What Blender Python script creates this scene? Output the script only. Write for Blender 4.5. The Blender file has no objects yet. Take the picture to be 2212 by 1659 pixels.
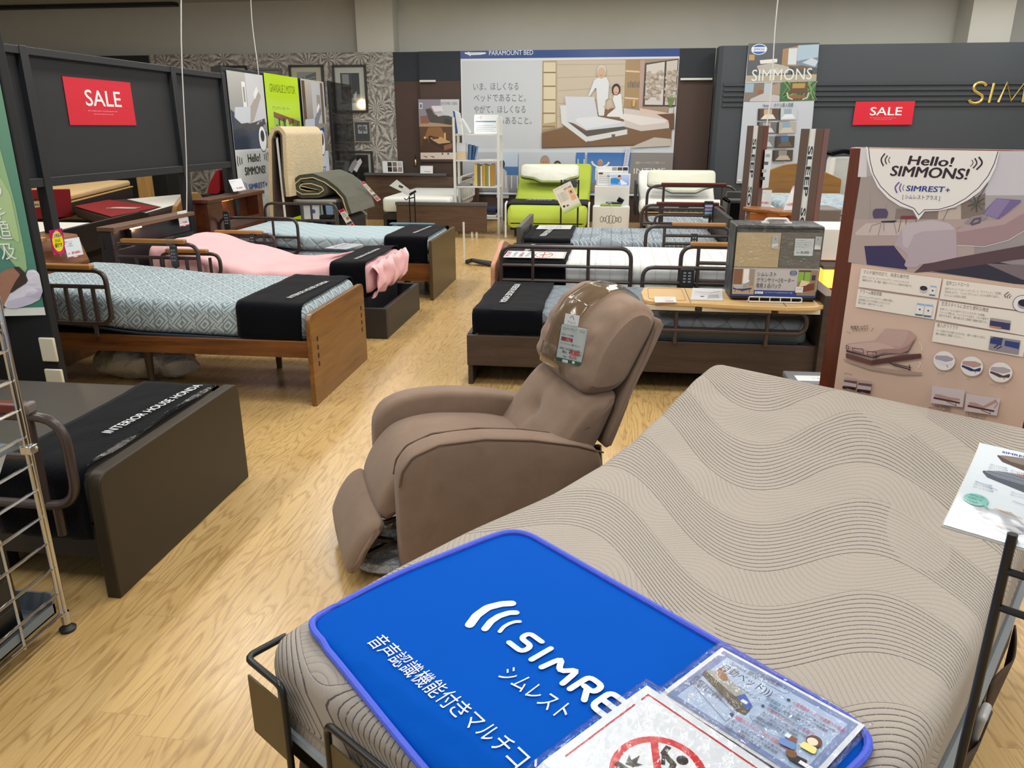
import bpy, bmesh, math, random
from mathutils import Vector, Matrix, noise
random.seed(7)
SC = bpy.context.scene
COL = SC.collection
R = math.radians

# ---------------------------------------------------------------- camera, world, lights, exposure
cam = bpy.data.cameras.new('camera'); cam.sensor_width = 36; cam.lens = 27.03; cam.clip_end = 60; cam.clip_start = .05
camo = bpy.data.objects.new('camera', cam); COL.objects.link(camo)
camo.location = (0, 0, 1.55); camo.rotation_euler = (R(90 - 18.46), 0, R(7.3)); SC.camera = camo
SC.view_settings.view_transform = 'Standard'; SC.view_settings.look = 'None'
SC.view_settings.gamma = 1; SC.view_settings.use_curve_mapping = False
SC.view_settings.exposure = 0.0
try:
    SC.cycles.use_denoising = True
    SC.cycles.max_bounces = 6; SC.cycles.diffuse_bounces = 3; SC.cycles.glossy_bounces = 3; SC.cycles.transparent_max_bounces = 10; SC.cycles.transmission_bounces = 4
    SC.cycles.sample_clamp_indirect = 4; SC.cycles.caustics_reflective = False; SC.cycles.caustics_refractive = False
except Exception:
    pass
wd = bpy.data.worlds.new('world'); SC.world = wd; wd.use_nodes = True
wd.node_tree.nodes['Background'].inputs[0].default_value = (.80, .86, .92, 1)
wd.node_tree.nodes['Background'].inputs[1].default_value = .72
CEIL = 3.62
def area(x, y, sx, sy, w, col=(1, .985, .945), z=CEIL - .06):
    l = bpy.data.lights.new('ceiling_lamp', 'AREA'); l.shape = 'RECTANGLE'; l.size = sx; l.size_y = sy; l.energy = w; l.color = col
    o = bpy.data.objects.new('ceiling_lamp', l); COL.objects.link(o); o.location = (x, y, z)
for ly in (.7, 3.3, 5.95, 8.5, 11.1):
    for lx in (-6.1, -3.3, -.4, 2.5, 5.4):
        area(lx, ly, .34, 1.25, 40 if lx > -5 else 20)
for lx in (-1.6, 1.0, 3.8, 5.8):
    area(lx, 12.3, 1.2, .25, 17)

# ---------------------------------------------------------------- helpers
def lin(h):
    if isinstance(h, (tuple, list)): return (h[0], h[1], h[2], 1)
    h = h.lstrip('#')
    c = [int(h[i:i + 2], 16) / 255 for i in (0, 2, 4)]
    return tuple(x / 12.92 if x <= .04045 else ((x + .055) / 1.055) ** 2.4 for x in c) + (1,)

class NT:
    def __init__(s, name, rough=.6, metal=0, spec=.5):
        s.mat = bpy.data.materials.new(name); s.mat.use_nodes = True
        s.t = s.mat.node_tree; s.b = s.t.nodes['Principled BSDF']
        s.b.inputs['Roughness'].default_value = rough; s.b.inputs['Metallic'].default_value = metal
        s.b.inputs['Specular IOR Level'].default_value = spec
    def put(s, sock, v):
        if isinstance(v, bpy.types.NodeSocket): s.t.links.new(v, sock)
        else: sock.default_value = v
    def n(s, typ, ins=None, out=0, **props):
        nd = s.t.nodes.new('ShaderNode' + typ)
        for k, v in props.items(): setattr(nd, k, v)
        for k, v in (ins or {}).items(): s.put(nd.inputs[k], v)
        return nd.outputs[out]
    def m(s, op, a, b=None, c=None):
        ins = {0: a}
        if b is not None: ins[1] = b
        if c is not None: ins[2] = c
        return s.n('Math', ins, operation=op)
    def co(s, kind='Object'): return s.n('TexCoord', out={'Generated': 0, 'UV': 2, 'Object': 3}[kind])
    def geo(s): return s.n('NewGeometry')
    def sep(s, v):
        nd = s.t.nodes.new('ShaderNodeSeparateXYZ'); s.put(nd.inputs[0], v); return nd.outputs
    def vec(s, x, y, z=0.0): return s.n('CombineXYZ', {0: x, 1: y, 2: z})
    def scale(s, v, sc): return s.n('VectorMath', {0: v, 1: sc}, operation='MULTIPLY')
    def noise(s, v, sc=5, det=3, out=0, rough=.5, dist=0): return s.n('TexNoise', {'Vector': v, 'Scale': sc, 'Detail': det, 'Roughness': rough, 'Distortion': dist}, out=out)
    def mix(s, f, a, b):
        nd = s.t.nodes.new('ShaderNodeMix'); nd.data_type = 'RGBA'
        s.put(nd.inputs[0], f); s.put(nd.inputs[6], a); s.put(nd.inputs[7], b); return nd.outputs[2]
    def ramp(s, f, stops):
        nd = s.t.nodes.new('ShaderNodeValToRGB'); e = nd.color_ramp.elements
        while len(e) < len(stops): e.new(.5)
        for k, (p, c) in zip(e, stops): k.position = p; k.color = lin(c) if isinstance(c, str) else (c, c, c, 1)
        s.put(nd.inputs[0], f); return nd.outputs[0]
    def bump(s, h, strength=.3, dist=.01):
        o = s.n('Bump', {'Strength': strength, 'Distance': dist, 'Height': h}); s.t.links.new(o, s.b.inputs['Normal'])
    def col(s, c): s.put(s.b.inputs['Base Color'], c)

MATS = {}
def plain(name, c, rough=.6, metal=0, spec=.5, var=.06, vs=6, bump=0, bs=60, bd=.004, sheen=0):
    if name in MATS: return MATS[name]
    t = NT(name, rough, metal, spec); v = t.co()
    l = lin(c)
    if var:
        a = tuple(x * (1 - var) for x in l[:3]) + (1,); b = tuple(min(1, x * (1 + var)) for x in l[:3]) + (1,)
        t.col(t.mix(t.noise(v, vs, 4), a, b))
    else: t.col(l)
    if bump: t.bump(t.noise(v, bs, 3), bump, bd)
    if sheen: t.b.inputs['Sheen Weight'].default_value = sheen
    MATS[name] = t.mat; return t.mat
def wood(name, c1, c2, axis='x', rough=.35, sc=1.0, spec=.5):
    if name in MATS: return MATS[name]
    t = NT(name, rough, 0, spec); v = t.co()
    k = {'x': (1.2, 16, 16), 'y': (16, 1.2, 16), 'z': (16, 16, 1.2)}[axis]
    vv = t.scale(v, tuple(q * sc for q in k))
    f = t.noise(vv, 1.6, 6, rough=.65, dist=.6); g = t.noise(t.scale(vv, (4, 4, 4)), 3, 3)
    f = t.m('ADD', t.m('MULTIPLY', f, .8), t.m('MULTIPLY', g, .2))
    t.col(t.ramp(f, [(.32, c1), (.68, c2)])); t.bump(g, .05, .002)
    MATS[name] = t.mat; return t.mat
def emit(name, c, s):
    t = NT(name); t.col(lin(c)); t.b.inputs['Emission Color'].default_value = lin(c); t.b.inputs['Emission Strength'].default_value = s
    MATS[name] = t.mat; return t.mat
def printed(name, rough=.5, wrinkle=0, wsc=30):
    if name in MATS: return MATS[name]
    t = NT(name, rough); t.col(t.n('Attribute', out=0, attribute_name='Col', attribute_type='GEOMETRY'))
    if wrinkle:
        n1 = t.noise(t.co(), wsc, 2, dist=1.5); t.bump(n1, wrinkle, .01)
    MATS[name] = t.mat; return t.mat
def clear(name, alpha=.1, rough=.05, tint='ffffff', wrinkle=0, wsc=20):
    """clear plastic: see-through with a glossy skin"""
    if name in MATS: return MATS[name]
    t = NT(name, rough); N = t.t.nodes
    g = N.new('ShaderNodeBsdfGlossy'); g.inputs['Roughness'].default_value = rough
    tr = N.new('ShaderNodeBsdfTransparent'); tr.inputs[0].default_value = lin(tint)
    mx = N.new('ShaderNodeMixShader'); fr = N.new('ShaderNodeLayerWeight'); fr.inputs[0].default_value = .5
    if wrinkle:
        bp = N.new('ShaderNodeBump'); bp.inputs['Strength'].default_value = wrinkle; bp.inputs['Distance'].default_value = .02
        t.t.links.new(t.noise(t.co(), wsc, 3, dist=2.), bp.inputs['Height']); t.t.links.new(bp.outputs[0], g.inputs['Normal'])
    t.t.links.new(t.m('ADD', alpha * .5, t.m('MULTIPLY', t.m('POWER', fr.outputs[1], 4), .5)), mx.inputs[0]); t.t.links.new(tr.outputs[0], mx.inputs[1]); t.t.links.new(g.outputs[0], mx.inputs[2])
    t.t.links.new(mx.outputs[0], N['Material Output'].inputs[0]); MATS[name] = t.mat; return t.mat

def tag(o, label=None, cat=None, group=None, kind=None):
    for k, v in (('label', label), ('category', cat), ('group', group), ('kind', kind)):
        if v: o[k] = v
    return o
def thing(name, loc, label, cat, group=None):
    o = bpy.data.objects.new(name, None); COL.objects.link(o); o.location = loc; o.empty_display_size = .1
    return tag(o, label, cat, group)
def wpos(o):
    p = Vector((0, 0, 0))
    while o is not None: p = p + o.location; o = o.parent
    return p
def dup(root, delta, label=None, group=None):
    r = root.copy(); COL.objects.link(r); r.location = root.location + Vector(delta)
    if label: r['label'] = label
    if group: r['group'] = group
    for ch in list(root.children):
        c = ch.copy(); COL.objects.link(c); c.parent = r
        for g in list(ch.children):
            d = g.copy(); COL.objects.link(d); d.parent = c
    return r
def fillet(pts, r, n=5, closed=False):
    P = [Vector(p) for p in pts]; out = []; N = len(P)
    rs = r if isinstance(r, (list, tuple)) else [r] * N
    for i, p in enumerate(P):
        rr = rs[i]
        if (not closed and i in (0, N - 1)) or rr <= 0: out.append(p); continue
        a = P[i - 1] - p; b = P[(i + 1) % N] - p
        la, lb = a.length, b.length
        if la < 1e-6 or lb < 1e-6: out.append(p); continue
        a /= la; b /= lb; ang = a.angle(b, math.pi)
        if ang > math.pi - .03: out.append(p); continue
        d = min(rr / math.tan(ang / 2), la * .49, lb * .49); p0 = p + a * d; p1 = p + b * d
        for k in range(n + 1):
            t = k / n; out.append(p0 * (1 - t) ** 2 + p * 2 * t * (1 - t) + p1 * t * t)
    return out
def lerp(x, tab):
    if x <= tab[0][0]: return tab[0][1]
    for (a, b), (c, d) in zip(tab, tab[1:]):
        if x <= c:
            t = (x - a) / (c - a); t = t * t * (3 - 2 * t) * .5 + t * .5
            return b + (d - b) * t
    return tab[-1][1]

class MB:
    def __init__(s): s.v = []; s.f = []; s.mi = []; s.uv = {}; s.fn = None
    def add(s, vs, fs, mi=0):
        b = len(s.v)
        for p in vs:
            p = Vector(p); s.v.append(s.fn(p) if s.fn else p)
        for f in fs: s.f.append([b + i for i in f]); s.mi.append(mi)
        return b
    def box(s, x0, x1, y0, y1, z0, z1, mi=0):
        s.add([(x, y, z) for z in (z0, z1) for y in (y0, y1) for x in (x0, x1)], [(0, 2, 3, 1), (4, 5, 7, 6), (0, 1, 5, 4), (2, 6, 7, 3), (0, 4, 6, 2), (1, 3, 7, 5)], mi); return s
    def obox(s, c, size, rz=0, rx=0, ry=0, mi=0):
        M = Matrix.Rotation(rz, 3, 'Z') @ Matrix.Rotation(ry, 3, 'Y') @ Matrix.Rotation(rx, 3, 'X'); c = Vector(c)
        vs = [c + M @ Vector((x * size[0] / 2, y * size[1] / 2, z * size[2] / 2)) for z in (-1, 1) for y in (-1, 1) for x in (-1, 1)]
        s.add(vs, [(0, 2, 3, 1), (4, 5, 7, 6), (0, 1, 5, 4), (2, 6, 7, 3), (0, 4, 6, 2), (1, 3, 7, 5)], mi); return s
    def prism(s, poly, axis, t0, t1, mi=0):
        f = {'x': lambda p, t: (t, p[0], p[1]), 'y': lambda p, t: (p[0], t, p[1]), 'z': lambda p, t: (p[0], p[1], t)}[axis]
        n = len(poly); vs = [f(p, t0) for p in poly] + [f(p, t1) for p in poly]
        s.add(vs, [list(range(n))[::-1], list(range(n, 2 * n))] + [(i, (i + 1) % n, n + (i + 1) % n, n + i) for i in range(n)], mi); return s
    def tube(s, pts, r, n=8, closed=False, mi=0):
        P = [Vector(p) for p in pts]; N = len(P)
        if closed: T = [(P[(i + 1) % N] - P[i - 1]).normalized() for i in range(N)]
        else: T = [(P[min(i + 1, N - 1)] - P[max(i - 1, 0)]).normalized() for i in range(N)]
        up = Vector((0, 0, 1)) if abs(T[0].z) < .9 else Vector((1, 0, 0))
        a = (up - T[0] * up.dot(T[0])).normalized(); vs = []
        for i in range(N):
            a = (a - T[i] * a.dot(T[i])).normalized(); b = T[i].cross(a); rr = r[i] if isinstance(r, (list, tuple)) else r
            for k in range(n):
                t = 2 * math.pi * k / n; vs.append(P[i] + a * (math.cos(t) * rr) + b * (math.sin(t) * rr))
        fs = [(i * n + k, i * n + (k + 1) % n, ((i + 1) % N) * n + (k + 1) % n, ((i + 1) % N) * n + k) for i in range(N if closed else N - 1) for k in range(n)]
        if not closed: fs += [list(range(n))[::-1], [(N - 1) * n + k for k in range(n)]]
        s.add(vs, fs, mi); return s
    def lathe(s, prof, c=(0, 0, 0), n=24, mi=0):
        vs = [(c[0] + r * math.cos(2 * math.pi * k / n), c[1] + r * math.sin(2 * math.pi * k / n), c[2] + z) for r, z in prof for k in range(n)]
        m = len(prof)
        fs = [(i * n + k, i * n + (k + 1) % n, (i + 1) * n + (k + 1) % n, (i + 1) * n + k) for i in range(m - 1) for k in range(n)]
        fs += [list(range(n))[::-1], [(m - 1) * n + k for k in range(n)]]
        s.add(vs, fs, mi); return s
    def grid(s, fn, nu, nv, mi=0, uv=None):
        b = len(s.v)
        s.add([fn(i / nu, j / nv) for i in range(nu + 1) for j in range(nv + 1)], [(i * (nv + 1) + j, (i + 1) * (nv + 1) + j, (i + 1) * (nv + 1) + j + 1, i * (nv + 1) + j + 1) for i in range(nu) for j in range(nv)], mi)
        if uv:
            for i in range(nu + 1):
                for j in range(nv + 1): s.uv[b + i * (nv + 1) + j] = uv(i / nu, j / nv)
        return s
    def loft(s, rings, closed=True, caps=True, mi=0):
        n = len(rings[0]); N = len(rings); vs = [p for r in rings for p in r]
        fs = [(i * n + k, i * n + (k + 1) % n, (i + 1) * n + (k + 1) % n, (i + 1) * n + k) for i in range(N - 1) for k in range(n if closed else n - 1)]
        if caps: fs += [list(range(n))[::-1], [(N - 1) * n + k for k in range(n)]]
        s.add(vs, fs, mi); return s
    def blob(s, c, rad, nu=12, nv=8, fn=None, mi=0):
        rings = []
        for j in range(1, nv):
            t = math.pi * j / nv
            rings.append([(c[0] + rad[0] * math.sin(t) * math.cos(2 * math.pi * i / nu), c[1] + rad[1] * math.sin(t) * math.sin(2 * math.pi * i / nu), c[2] - rad[2] * math.cos(t)) for i in range(nu)])
        if fn: rings = [[fn(Vector(p)) for p in r] for r in rings]
        return s.loft(rings, mi=mi)
    def mattress(s, x0, x1, y0, y1, z0, z1, r=.045, zf=None, nx=36, nt=8, rc=None, mi=0):
        """rounded slab along X, ring in YZ; uv = (x, distance round the ring from the middle of the top)"""
        rb = min(r, (z1 - z0) * .35)
        st = [r * (1 - math.cos(k * math.pi / 10)) for k in range(5)]
        xs = [x0 + d for d in st] + [x0 + r + (x1 - x0 - 2 * r) * k / nx for k in range(nx + 1)] + [x1 - d for d in st[::-1]]
        ym = (y0 + y1) / 2; b = len(s.v); L = 0; rows = []
        for x in xs:
            d = min(x - x0, x1 - x); i = r - math.sqrt(max(0, r * r - (r - d) ** 2)) if d < r else 0
            a0, a1, c0, c1 = y0 + i, y1 - i, z0 + i * .6, z1 - i
            q = [(ym, c0)] + [(a0 + rb * (1 - math.sin(t)), c0 + rb * (1 - math.cos(t))) for t in (0, .4, .8, 1.2, 1.57)]
            q += [(a0, c0 + rb + (c1 - c0 - r - rb) * k / 3) for k in (1, 2)]
            q += [(a0 + r * (1 - math.cos(t)), c1 - r * (1 - math.sin(t))) for t in (0, .3, .6, .9, 1.2, 1.57)]
            q += [(a0 + r + (a1 - a0 - 2 * r) * k / nt, c1) for k in range(1, nt)]
            half = q[1:14]
            q += [(a0 + a1 - p[0], p[1]) for p in half[::-1]] + [(ym, c0)]
            lens = [0]
            for p, w in zip(q, q[1:]): lens.append(lens[-1] + math.hypot(p[0] - w[0], p[1] - w[1]))
            mid = lens[-1] / 2; rows.append([((x, p[0], p[1] + (zf(x, p[0]) if zf else 0)), l - mid) for p, l in zip(q, lens)])
        n = len(rows[0])
        s.add([p for r_ in rows for p, _ in r_], [(i * n + k, i * n + k + 1, (i + 1) * n + k + 1, (i + 1) * n + k) for i in range(len(rows) - 1) for k in range(n - 1)] + [list(range(n - 1))[::-1], [(len(rows) - 1) * n + k for k in range(n - 1)]], mi)
        for i, r_ in enumerate(rows):
            for k, (p, l) in enumerate(r_): s.uv[b + i * n + k] = (p[0], l)
        return s
    def drape(s, x0, x1, path, zf=None, nx=14, wob=.004, edge=.012, seed=0, mi=0):
        """cloth laid over a slab: the path runs in YZ, the cloth spans x0..x1"""
        P = [Vector((p[0], p[1])) for p in path]; ls = [0]
        for a, c in zip(P, P[1:]): ls.append(ls[-1] + (c - a).length)
        m = max(24, int(ls[-1] / .03))
        def at(l):
            for i in range(len(ls) - 1):
                if l <= ls[i + 1] + 1e-9:
                    t = (l - ls[i]) / max(1e-9, ls[i + 1] - ls[i]); return P[i].lerp(P[i + 1], t)
            return P[-1]
        def f(u, v):
            p = at(v * ls[-1]); x = x0 + (x1 - x0) * u
            w = noise.noise(Vector((u * 3 + seed, v * 7, .3))); x += edge * noise.noise(Vector((seed * 3.1, v * 5, u * 2)))
            hang = noise.noise(Vector((u * 9, seed, .7))) * edge * .8 if v < .03 or v > .97 else 0
            return (x, p[0] + abs(wob * w) * (-1 if v < .15 else 1 if v > .85 else 0), p[1] + abs(wob * w) + hang + (zf(x, p[0]) if zf else 0))
        return s.grid(f, nx, m, mi, uv=lambda u, v: (u, v))
    def build(s, name, mats, parent=None, label=None, cat=None, group=None, kind=None, bevel=0, seg=2, sub=0, solid=0, ang=40, smooth=True, off=-1):
        off_ = wpos(parent) if parent is not None else Vector((0, 0, 0))
        me = bpy.data.meshes.new(name); me.from_pydata([tuple(p - off_) for p in s.v], [], s.f)
        for m_ in (mats if isinstance(mats, (list, tuple)) else [mats]): me.materials.append(m_)
        for p, i in zip(me.polygons, s.mi): p.material_index = i
        if s.uv:
            u = me.uv_layers.new(name='UVMap')
            for lp in me.loops: u.data[lp.index].uv = s.uv.get(lp.vertex_index, (0, 0))
        bm = bmesh.new(); bm.from_mesh(me); bmesh.ops.recalc_face_normals(bm, faces=bm.faces); bm.to_mesh(me); bm.free()
        if smooth:
            me.polygons.foreach_set('use_smooth', [True] * len(me.polygons)); me.set_sharp_from_angle(angle=R(ang))
        o = bpy.data.objects.new(name, me); COL.objects.link(o)
        if parent is not None: o.parent = parent
        if solid: q = o.modifiers.new('thick', 'SOLIDIFY'); q.thickness = solid; q.offset = off
        if bevel: q = o.modifiers.new('bevel', 'BEVEL'); q.width = bevel; q.segments = seg; q.limit_method = 'ANGLE'; q.angle_limit = R(35)
        if sub: q = o.modifiers.new('sub', 'SUBSURF'); q.levels = sub; q.render_levels = sub
        return tag(o, label, cat, group, kind)
def B(*a): return MB().box(*a)

# ---------------------------------------------------------------- print: flat coloured shapes on a sheet, as one mesh
def PY(Y): return lambda x, y, h: (x, Y - h, y)
def PX(X): return lambda x, y, h: (X + h, x, y)
def plane(o, ax, ay):
    o, ax, ay = Vector(o), Vector(ax).normalized(), Vector(ay).normalized(); n = ax.cross(ay)
    return lambda x, y, h: o + ax * x + ay * y + n * h
GLY = {}
def glyphs(txt, bold):
    k = txt; bold = abs(bold)
    if k not in GLY:
        c = bpy.data.curves.new('t', 'FONT'); c.body = txt; c.size = 1; c.resolution_u = 3
        o = bpy.data.objects.new('t', c); me = bpy.data.meshes.new_from_object(o)
        GLY[k] = ([(v.co.x, v.co.y) for v in me.vertices], [list(p.vertices) for p in me.polygons])
        bpy.data.objects.remove(o); bpy.data.curves.remove(c); bpy.data.meshes.remove(me)
    vs, fs = GLY[k]
    return vs, fs
class PR:
    def __init__(s, dz=.0004): s.e = []; s.dz = dz * .2; s.k = 0
    def raw(s, vs, fs, c):
        s.e.append((vs, fs, [lin(c)] * len(vs), s.k * s.dz)); s.k += 1; return s
    def rect(s, x0, y0, x1, y1, c, c2=None, nx=1, ny=1):
        """c2: second printed colour at the top (a printed blend)"""
        vs = [(x0 + (x1 - x0) * i / nx, y0 + (y1 - y0) * j / ny) for i in range(nx + 1) for j in range(ny + 1)]
        fs = [(i * (ny + 1) + j, (i + 1) * (ny + 1) + j, (i + 1) * (ny + 1) + j + 1, i * (ny + 1) + j + 1) for i in range(nx) for j in range(ny)]
        a = lin(c); b = lin(c2) if c2 else a
        s.e.append((vs, fs, [tuple(p + (q - p) * ((v[1] - y0) / (y1 - y0)) for p, q in zip(a, b)) for v in vs], s.k * s.dz)); s.k += 1; return s
    def poly(s, pts, c, r=0):
        if r: pts = [tuple(p) for p in fillet([(p[0], p[1], 0) for p in pts], r, 4, True)]
        pts = [(p[0], p[1]) for p in pts]
        from mathutils.geometry import tessellate_polygon
        tr = tessellate_polygon([[Vector((p[0], p[1], 0)) for p in pts]])
        return s.raw(pts, [tuple(t) for t in tr], c)
    def circ(s, cx, cy, r, c, ry=None, n=28):
        ry = ry or r
        return s.raw([(cx, cy)] + [(cx + r * math.cos(2 * math.pi * k / n), cy + ry * math.sin(2 * math.pi * k / n)) for k in range(n)], [(0, 1 + k, 1 + (k + 1) % n) for k in range(n)], c)
    def line(s, pts, w, c, closed=False):
        P = [Vector((p[0], p[1])) for p in pts]; N = len(P); vs = []; fs = []
        for i, p in enumerate(P):
            a = P[i - 1] if (i > 0 or closed) else None; b = P[(i + 1) % N] if (i < N - 1 or closed) else None
            d1 = (p - a).normalized() if a is not None else (b - p).normalized(); d2 = (b - p).normalized() if b is not None else d1
            n1 = Vector((-d1.y, d1.x)); n2 = Vector((-d2.y, d2.x)); m = (n1 + n2); m = m.normalized() if m.length > 1e-6 else n1
            k = w / 2 / max(.4, m.dot(n1)); vs += [tuple(p + m * k), tuple(p - m * k)]
        for i in range(N if closed else N - 1):
            j = (i + 1) % N; fs.append((2 * i, 2 * i + 1, 2 * j + 1, 2 * j))
        return s.raw(vs, fs, c)
    def arc(s, cx, cy, r, a0, a1, w, c, n=14, ry=None):
        ry = ry or r
        return s.line([(cx + r * math.cos(R(a0 + (a1 - a0) * k / n)), cy + ry * math.sin(R(a0 + (a1 - a0) * k / n))) for k in range(n + 1)], w, c)
    def text(s, txt, x, y, h, c, w=None, al='l', bold=0.0, ang=0, sh=0):
        """h: cap height; w: fitted width; (x, y): start of the baseline"""
        vs, fs = glyphs(txt, bold)
        if not vs: return s
        x0 = min(v[0] for v in vs); x1 = max(v[0] for v in vs); ky = h / .73; kx = w / (x1 - x0) if w else ky
        W = (x1 - x0) * kx; ox = {'l': 0, 'c': -W / 2, 'r': -W}[al]; ca, sa = math.cos(ang), math.sin(ang)
        for ex, ey in (((-bold, 0), (bold, 0), (0, bold * .6), (0, -bold * .6)) if bold > .002 else ((0, 0),)):
            q = [(ox + (v[0] - x0 + ex) * kx + v[1] * ky * sh, (v[1] + ey) * ky) for v in vs]
            s.raw([(x + a * ca - b * sa, y + a * sa + b * ca) for a, b in q], fs, c)
        return s
    def text2(s, txt, p0, p1, h, c, bold=0, sh=0):
        d = (p1[0] - p0[0], p1[1] - p0[1]); return s.text(txt, p0[0], p0[1], h, c, w=math.hypot(*d), bold=bold, ang=math.atan2(d[1], d[0]), sh=sh)
    def para(s, lines, x, y, h, c, lead=1.7, w=None):
        for i, l in enumerate(lines): s.text(l, x, y - i * h * lead, h, c, w=w)
        return s
    def split(s, e, L):
        vs, fs, cs, h = e; bm = bmesh.new(); q = [bm.verts.new((v[0], v[1], 0)) for v in vs]; c0 = cs[0]
        if any(c != c0 for c in cs): bm.free(); return e
        for f in fs:
            try: bm.faces.new([q[i] for i in f])
            except ValueError: pass
        for _ in range(6):
            bmesh.ops.triangulate(bm, faces=bm.faces); lg = [x for x in bm.edges if x.calc_length() > L]
            if not lg: break
            bmesh.ops.subdivide_edges(bm, edges=lg, cuts=1)
        bmesh.ops.triangulate(bm, faces=bm.faces); bm.verts.index_update()
        r = ([(v.co.x, v.co.y) for v in bm.verts], [[v.index for v in f.verts] for f in bm.faces], [c0] * len(bm.verts), h); bm.free(); return r
    def build(s, name, mat, mp, parent=None, label=None, cat=None, group=None, h0=.0004, back=0, kind=None, sub=0):
        if sub: s.e = [s.split(e, sub) for e in s.e]
        off = wpos(parent) if parent is not None else Vector((0, 0, 0)); V = []; F = []; C = []
        for vs, fs, cs, h in s.e:
            b = len(V); V += [tuple(Vector(mp(p[0], p[1], h + h0)) - off) for p in vs]; C += cs; F += [[b + i for i in f] for f in fs]
        if back:   # the sheet's own thickness
            xs = [p[0] for p in s.e[0][0]]; ys = [p[1] for p in s.e[0][0]]; q = [(min(xs), min(ys)), (max(xs), min(ys)), (max(xs), max(ys)), (min(xs), max(ys))]
            if len(s.e[0][0]) == 4: q = [s.e[0][0][i] for i in (0, 2, 3, 1)]
            b = len(V); V += [tuple(Vector(mp(p[0], p[1], h0 - .0002)) - off) for p in q] + [tuple(Vector(mp(p[0], p[1], h0 - back)) - off) for p in q]; C += [s.e[0][2][0]] * 8
            F += [[b + i for i in f] for f in ((7, 6, 5, 4), (0, 1, 5, 4), (1, 2, 6, 5), (2, 3, 7, 6), (3, 0, 4, 7))]
        me = bpy.data.meshes.new(name); me.from_pydata(V, [], F); me.materials.append(mat)
        ca = me.color_attributes.new('Col', 'FLOAT_COLOR', 'POINT')
        ca.data.foreach_set('color', [x for c in C for x in c])
        o = bpy.data.objects.new(name, me); COL.objects.link(o)
        if parent is not None: o.parent = parent
        return tag(o, label, cat, group, kind)

# ---------------------------------------------------------------- materials
def m_floor():
    t = NT('floor_oak', .3); x, y, z = t.sep(t.co())
    xs = t.m('DIVIDE', x, .152); i = t.m('FLOOR', xs); fx = t.m('FRACT', xs)
    rnd = t.n('TexWhiteNoise', {'W': i}, out=0, noise_dimensions='1D')
    ys = t.m('ADD', t.m('DIVIDE', y, .91), t.m('MULTIPLY', rnd, 7)); j = t.m('FLOOR', ys); fy = t.m('FRACT', ys)
    rv = t.n('TexWhiteNoise', {'Vector': t.vec(i, j, 0)}, out=0, noise_dimensions='2D')
    off = t.m('MULTIPLY', rv, 37)
    v = t.vec(t.m('ADD', t.m('MULTIPLY', x, 7), off), t.m('MULTIPLY', y, .9), off)
    big = t.noise(v, 1.2, 2, dist=.3)
    rings = t.m('FRACT', t.m('MULTIPLY', t.m('ADD', big, t.m('MULTIPLY', t.noise(t.vec(t.m('MULTIPLY', x, 60), t.m('MULTIPLY', y, 14), off), 1, 2), .03)), 15))
    grain = t.n('MapRange', {0: t.m('ABSOLUTE', t.m('SUBTRACT', rings, .5)), 1: .28, 2: .5, 3: 0, 4: 1})
    fine = t.noise(t.vec(t.m('MULTIPLY', x, 130), t.m('MULTIPLY', y, 5), off), 1, 4)
    f = t.m('ADD', t.m('MULTIPLY', grain, .42), t.m('MULTIPLY', fine, .55))
    c = t.mix(rv, lin('d8b87c'), lin('c9a76a')); c = t.mix(t.m('MULTIPLY', f, .9), t.mix(t.m('MULTIPLY', t.noise(v, .6, 2), .7), c, lin('dfc084')), lin('8a6236'))
    seam = t.m('MAXIMUM', t.m('LESS_THAN', fx, .012), t.m('LESS_THAN', fy, .0025))
    t.col(t.mix(t.m('MULTIPLY', seam, .35), c, lin('7a5830')))
    t.bump(t.m('ADD', fine, t.m('MULTIPLY', t.noise(t.co(), 9, 2), .6)), .09, .004)
    t.put(t.b.inputs['Roughness'], t.m('ADD', .2, t.m('MULTIPLY', fine, .14)))
    return t.mat
def m_leafpaper():
    t = NT('leaf_wallpaper', .7); v = t.scale(t.co(), (1, 0, 1))
    vo = t.t.nodes.new('ShaderNodeTexVoronoi'); t.put(vo.inputs['Vector'], t.scale(v, (2.6, 1, 2.6))); vo.inputs['Scale'].default_value = 1
    p = vo.outputs['Position']; d = t.n('VectorMath', {0: t.scale(v, (2.6, 1, 2.6)), 1: p}, operation='SUBTRACT')
    dx, dy, dz = t.sep(d); rn = t.sep(vo.outputs['Color'])
    an = t.m('ADD', t.m('ARCTAN2', dz, dx), t.m('MULTIPLY', rn[0], 6))
    k = t.m('ADD', 9, t.m('FLOOR', t.m('MULTIPLY', rn[1], 6)))
    fan = t.m('SINE', t.m('ADD', t.m('MULTIPLY', an, k), t.m('MULTIPLY', t.noise(t.scale(v, (9, 1, 9)), 1, 2), 5)))
    r = vo.outputs['Distance']; veins = t.m('MULTIPLY', fan, t.m('SUBTRACT', 1, t.m('MULTIPLY', r, .9)))
    sh = t.m('ADD', t.m('MULTIPLY', veins, .5), t.m('MULTIPLY', t.m('SUBTRACT', t.noise(t.scale(v, (14, 1, 14)), 1, 4, dist=2), .5), 1.4))
    t.col(t.ramp(t.m('ADD', .5, t.m('MULTIPLY', sh, .5)), [(.2, '4a4744'), (.42, '827e79'), (.6, 'b4b0a9'), (.85, 'd0ccc5')])); return t.mat
M_FLOOR = m_floor(); M_LEAF = m_leafpaper()
M_WALL = plain('wall_paint', 'cbcac1', .85, var=.03, vs=3, bump=.1, bs=220, bd=.002)
M_CEIL = plain('ceiling_board', 'c8c7c2', .9, var=.03)
M_BLK = plain('black_laminate', '1b1e22', .5, var=.06, vs=20)
M_BLKP = plain('charcoal_panel', '202327', .7, var=.05, vs=30, bump=.1, bs=200, bd=.001)
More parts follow.
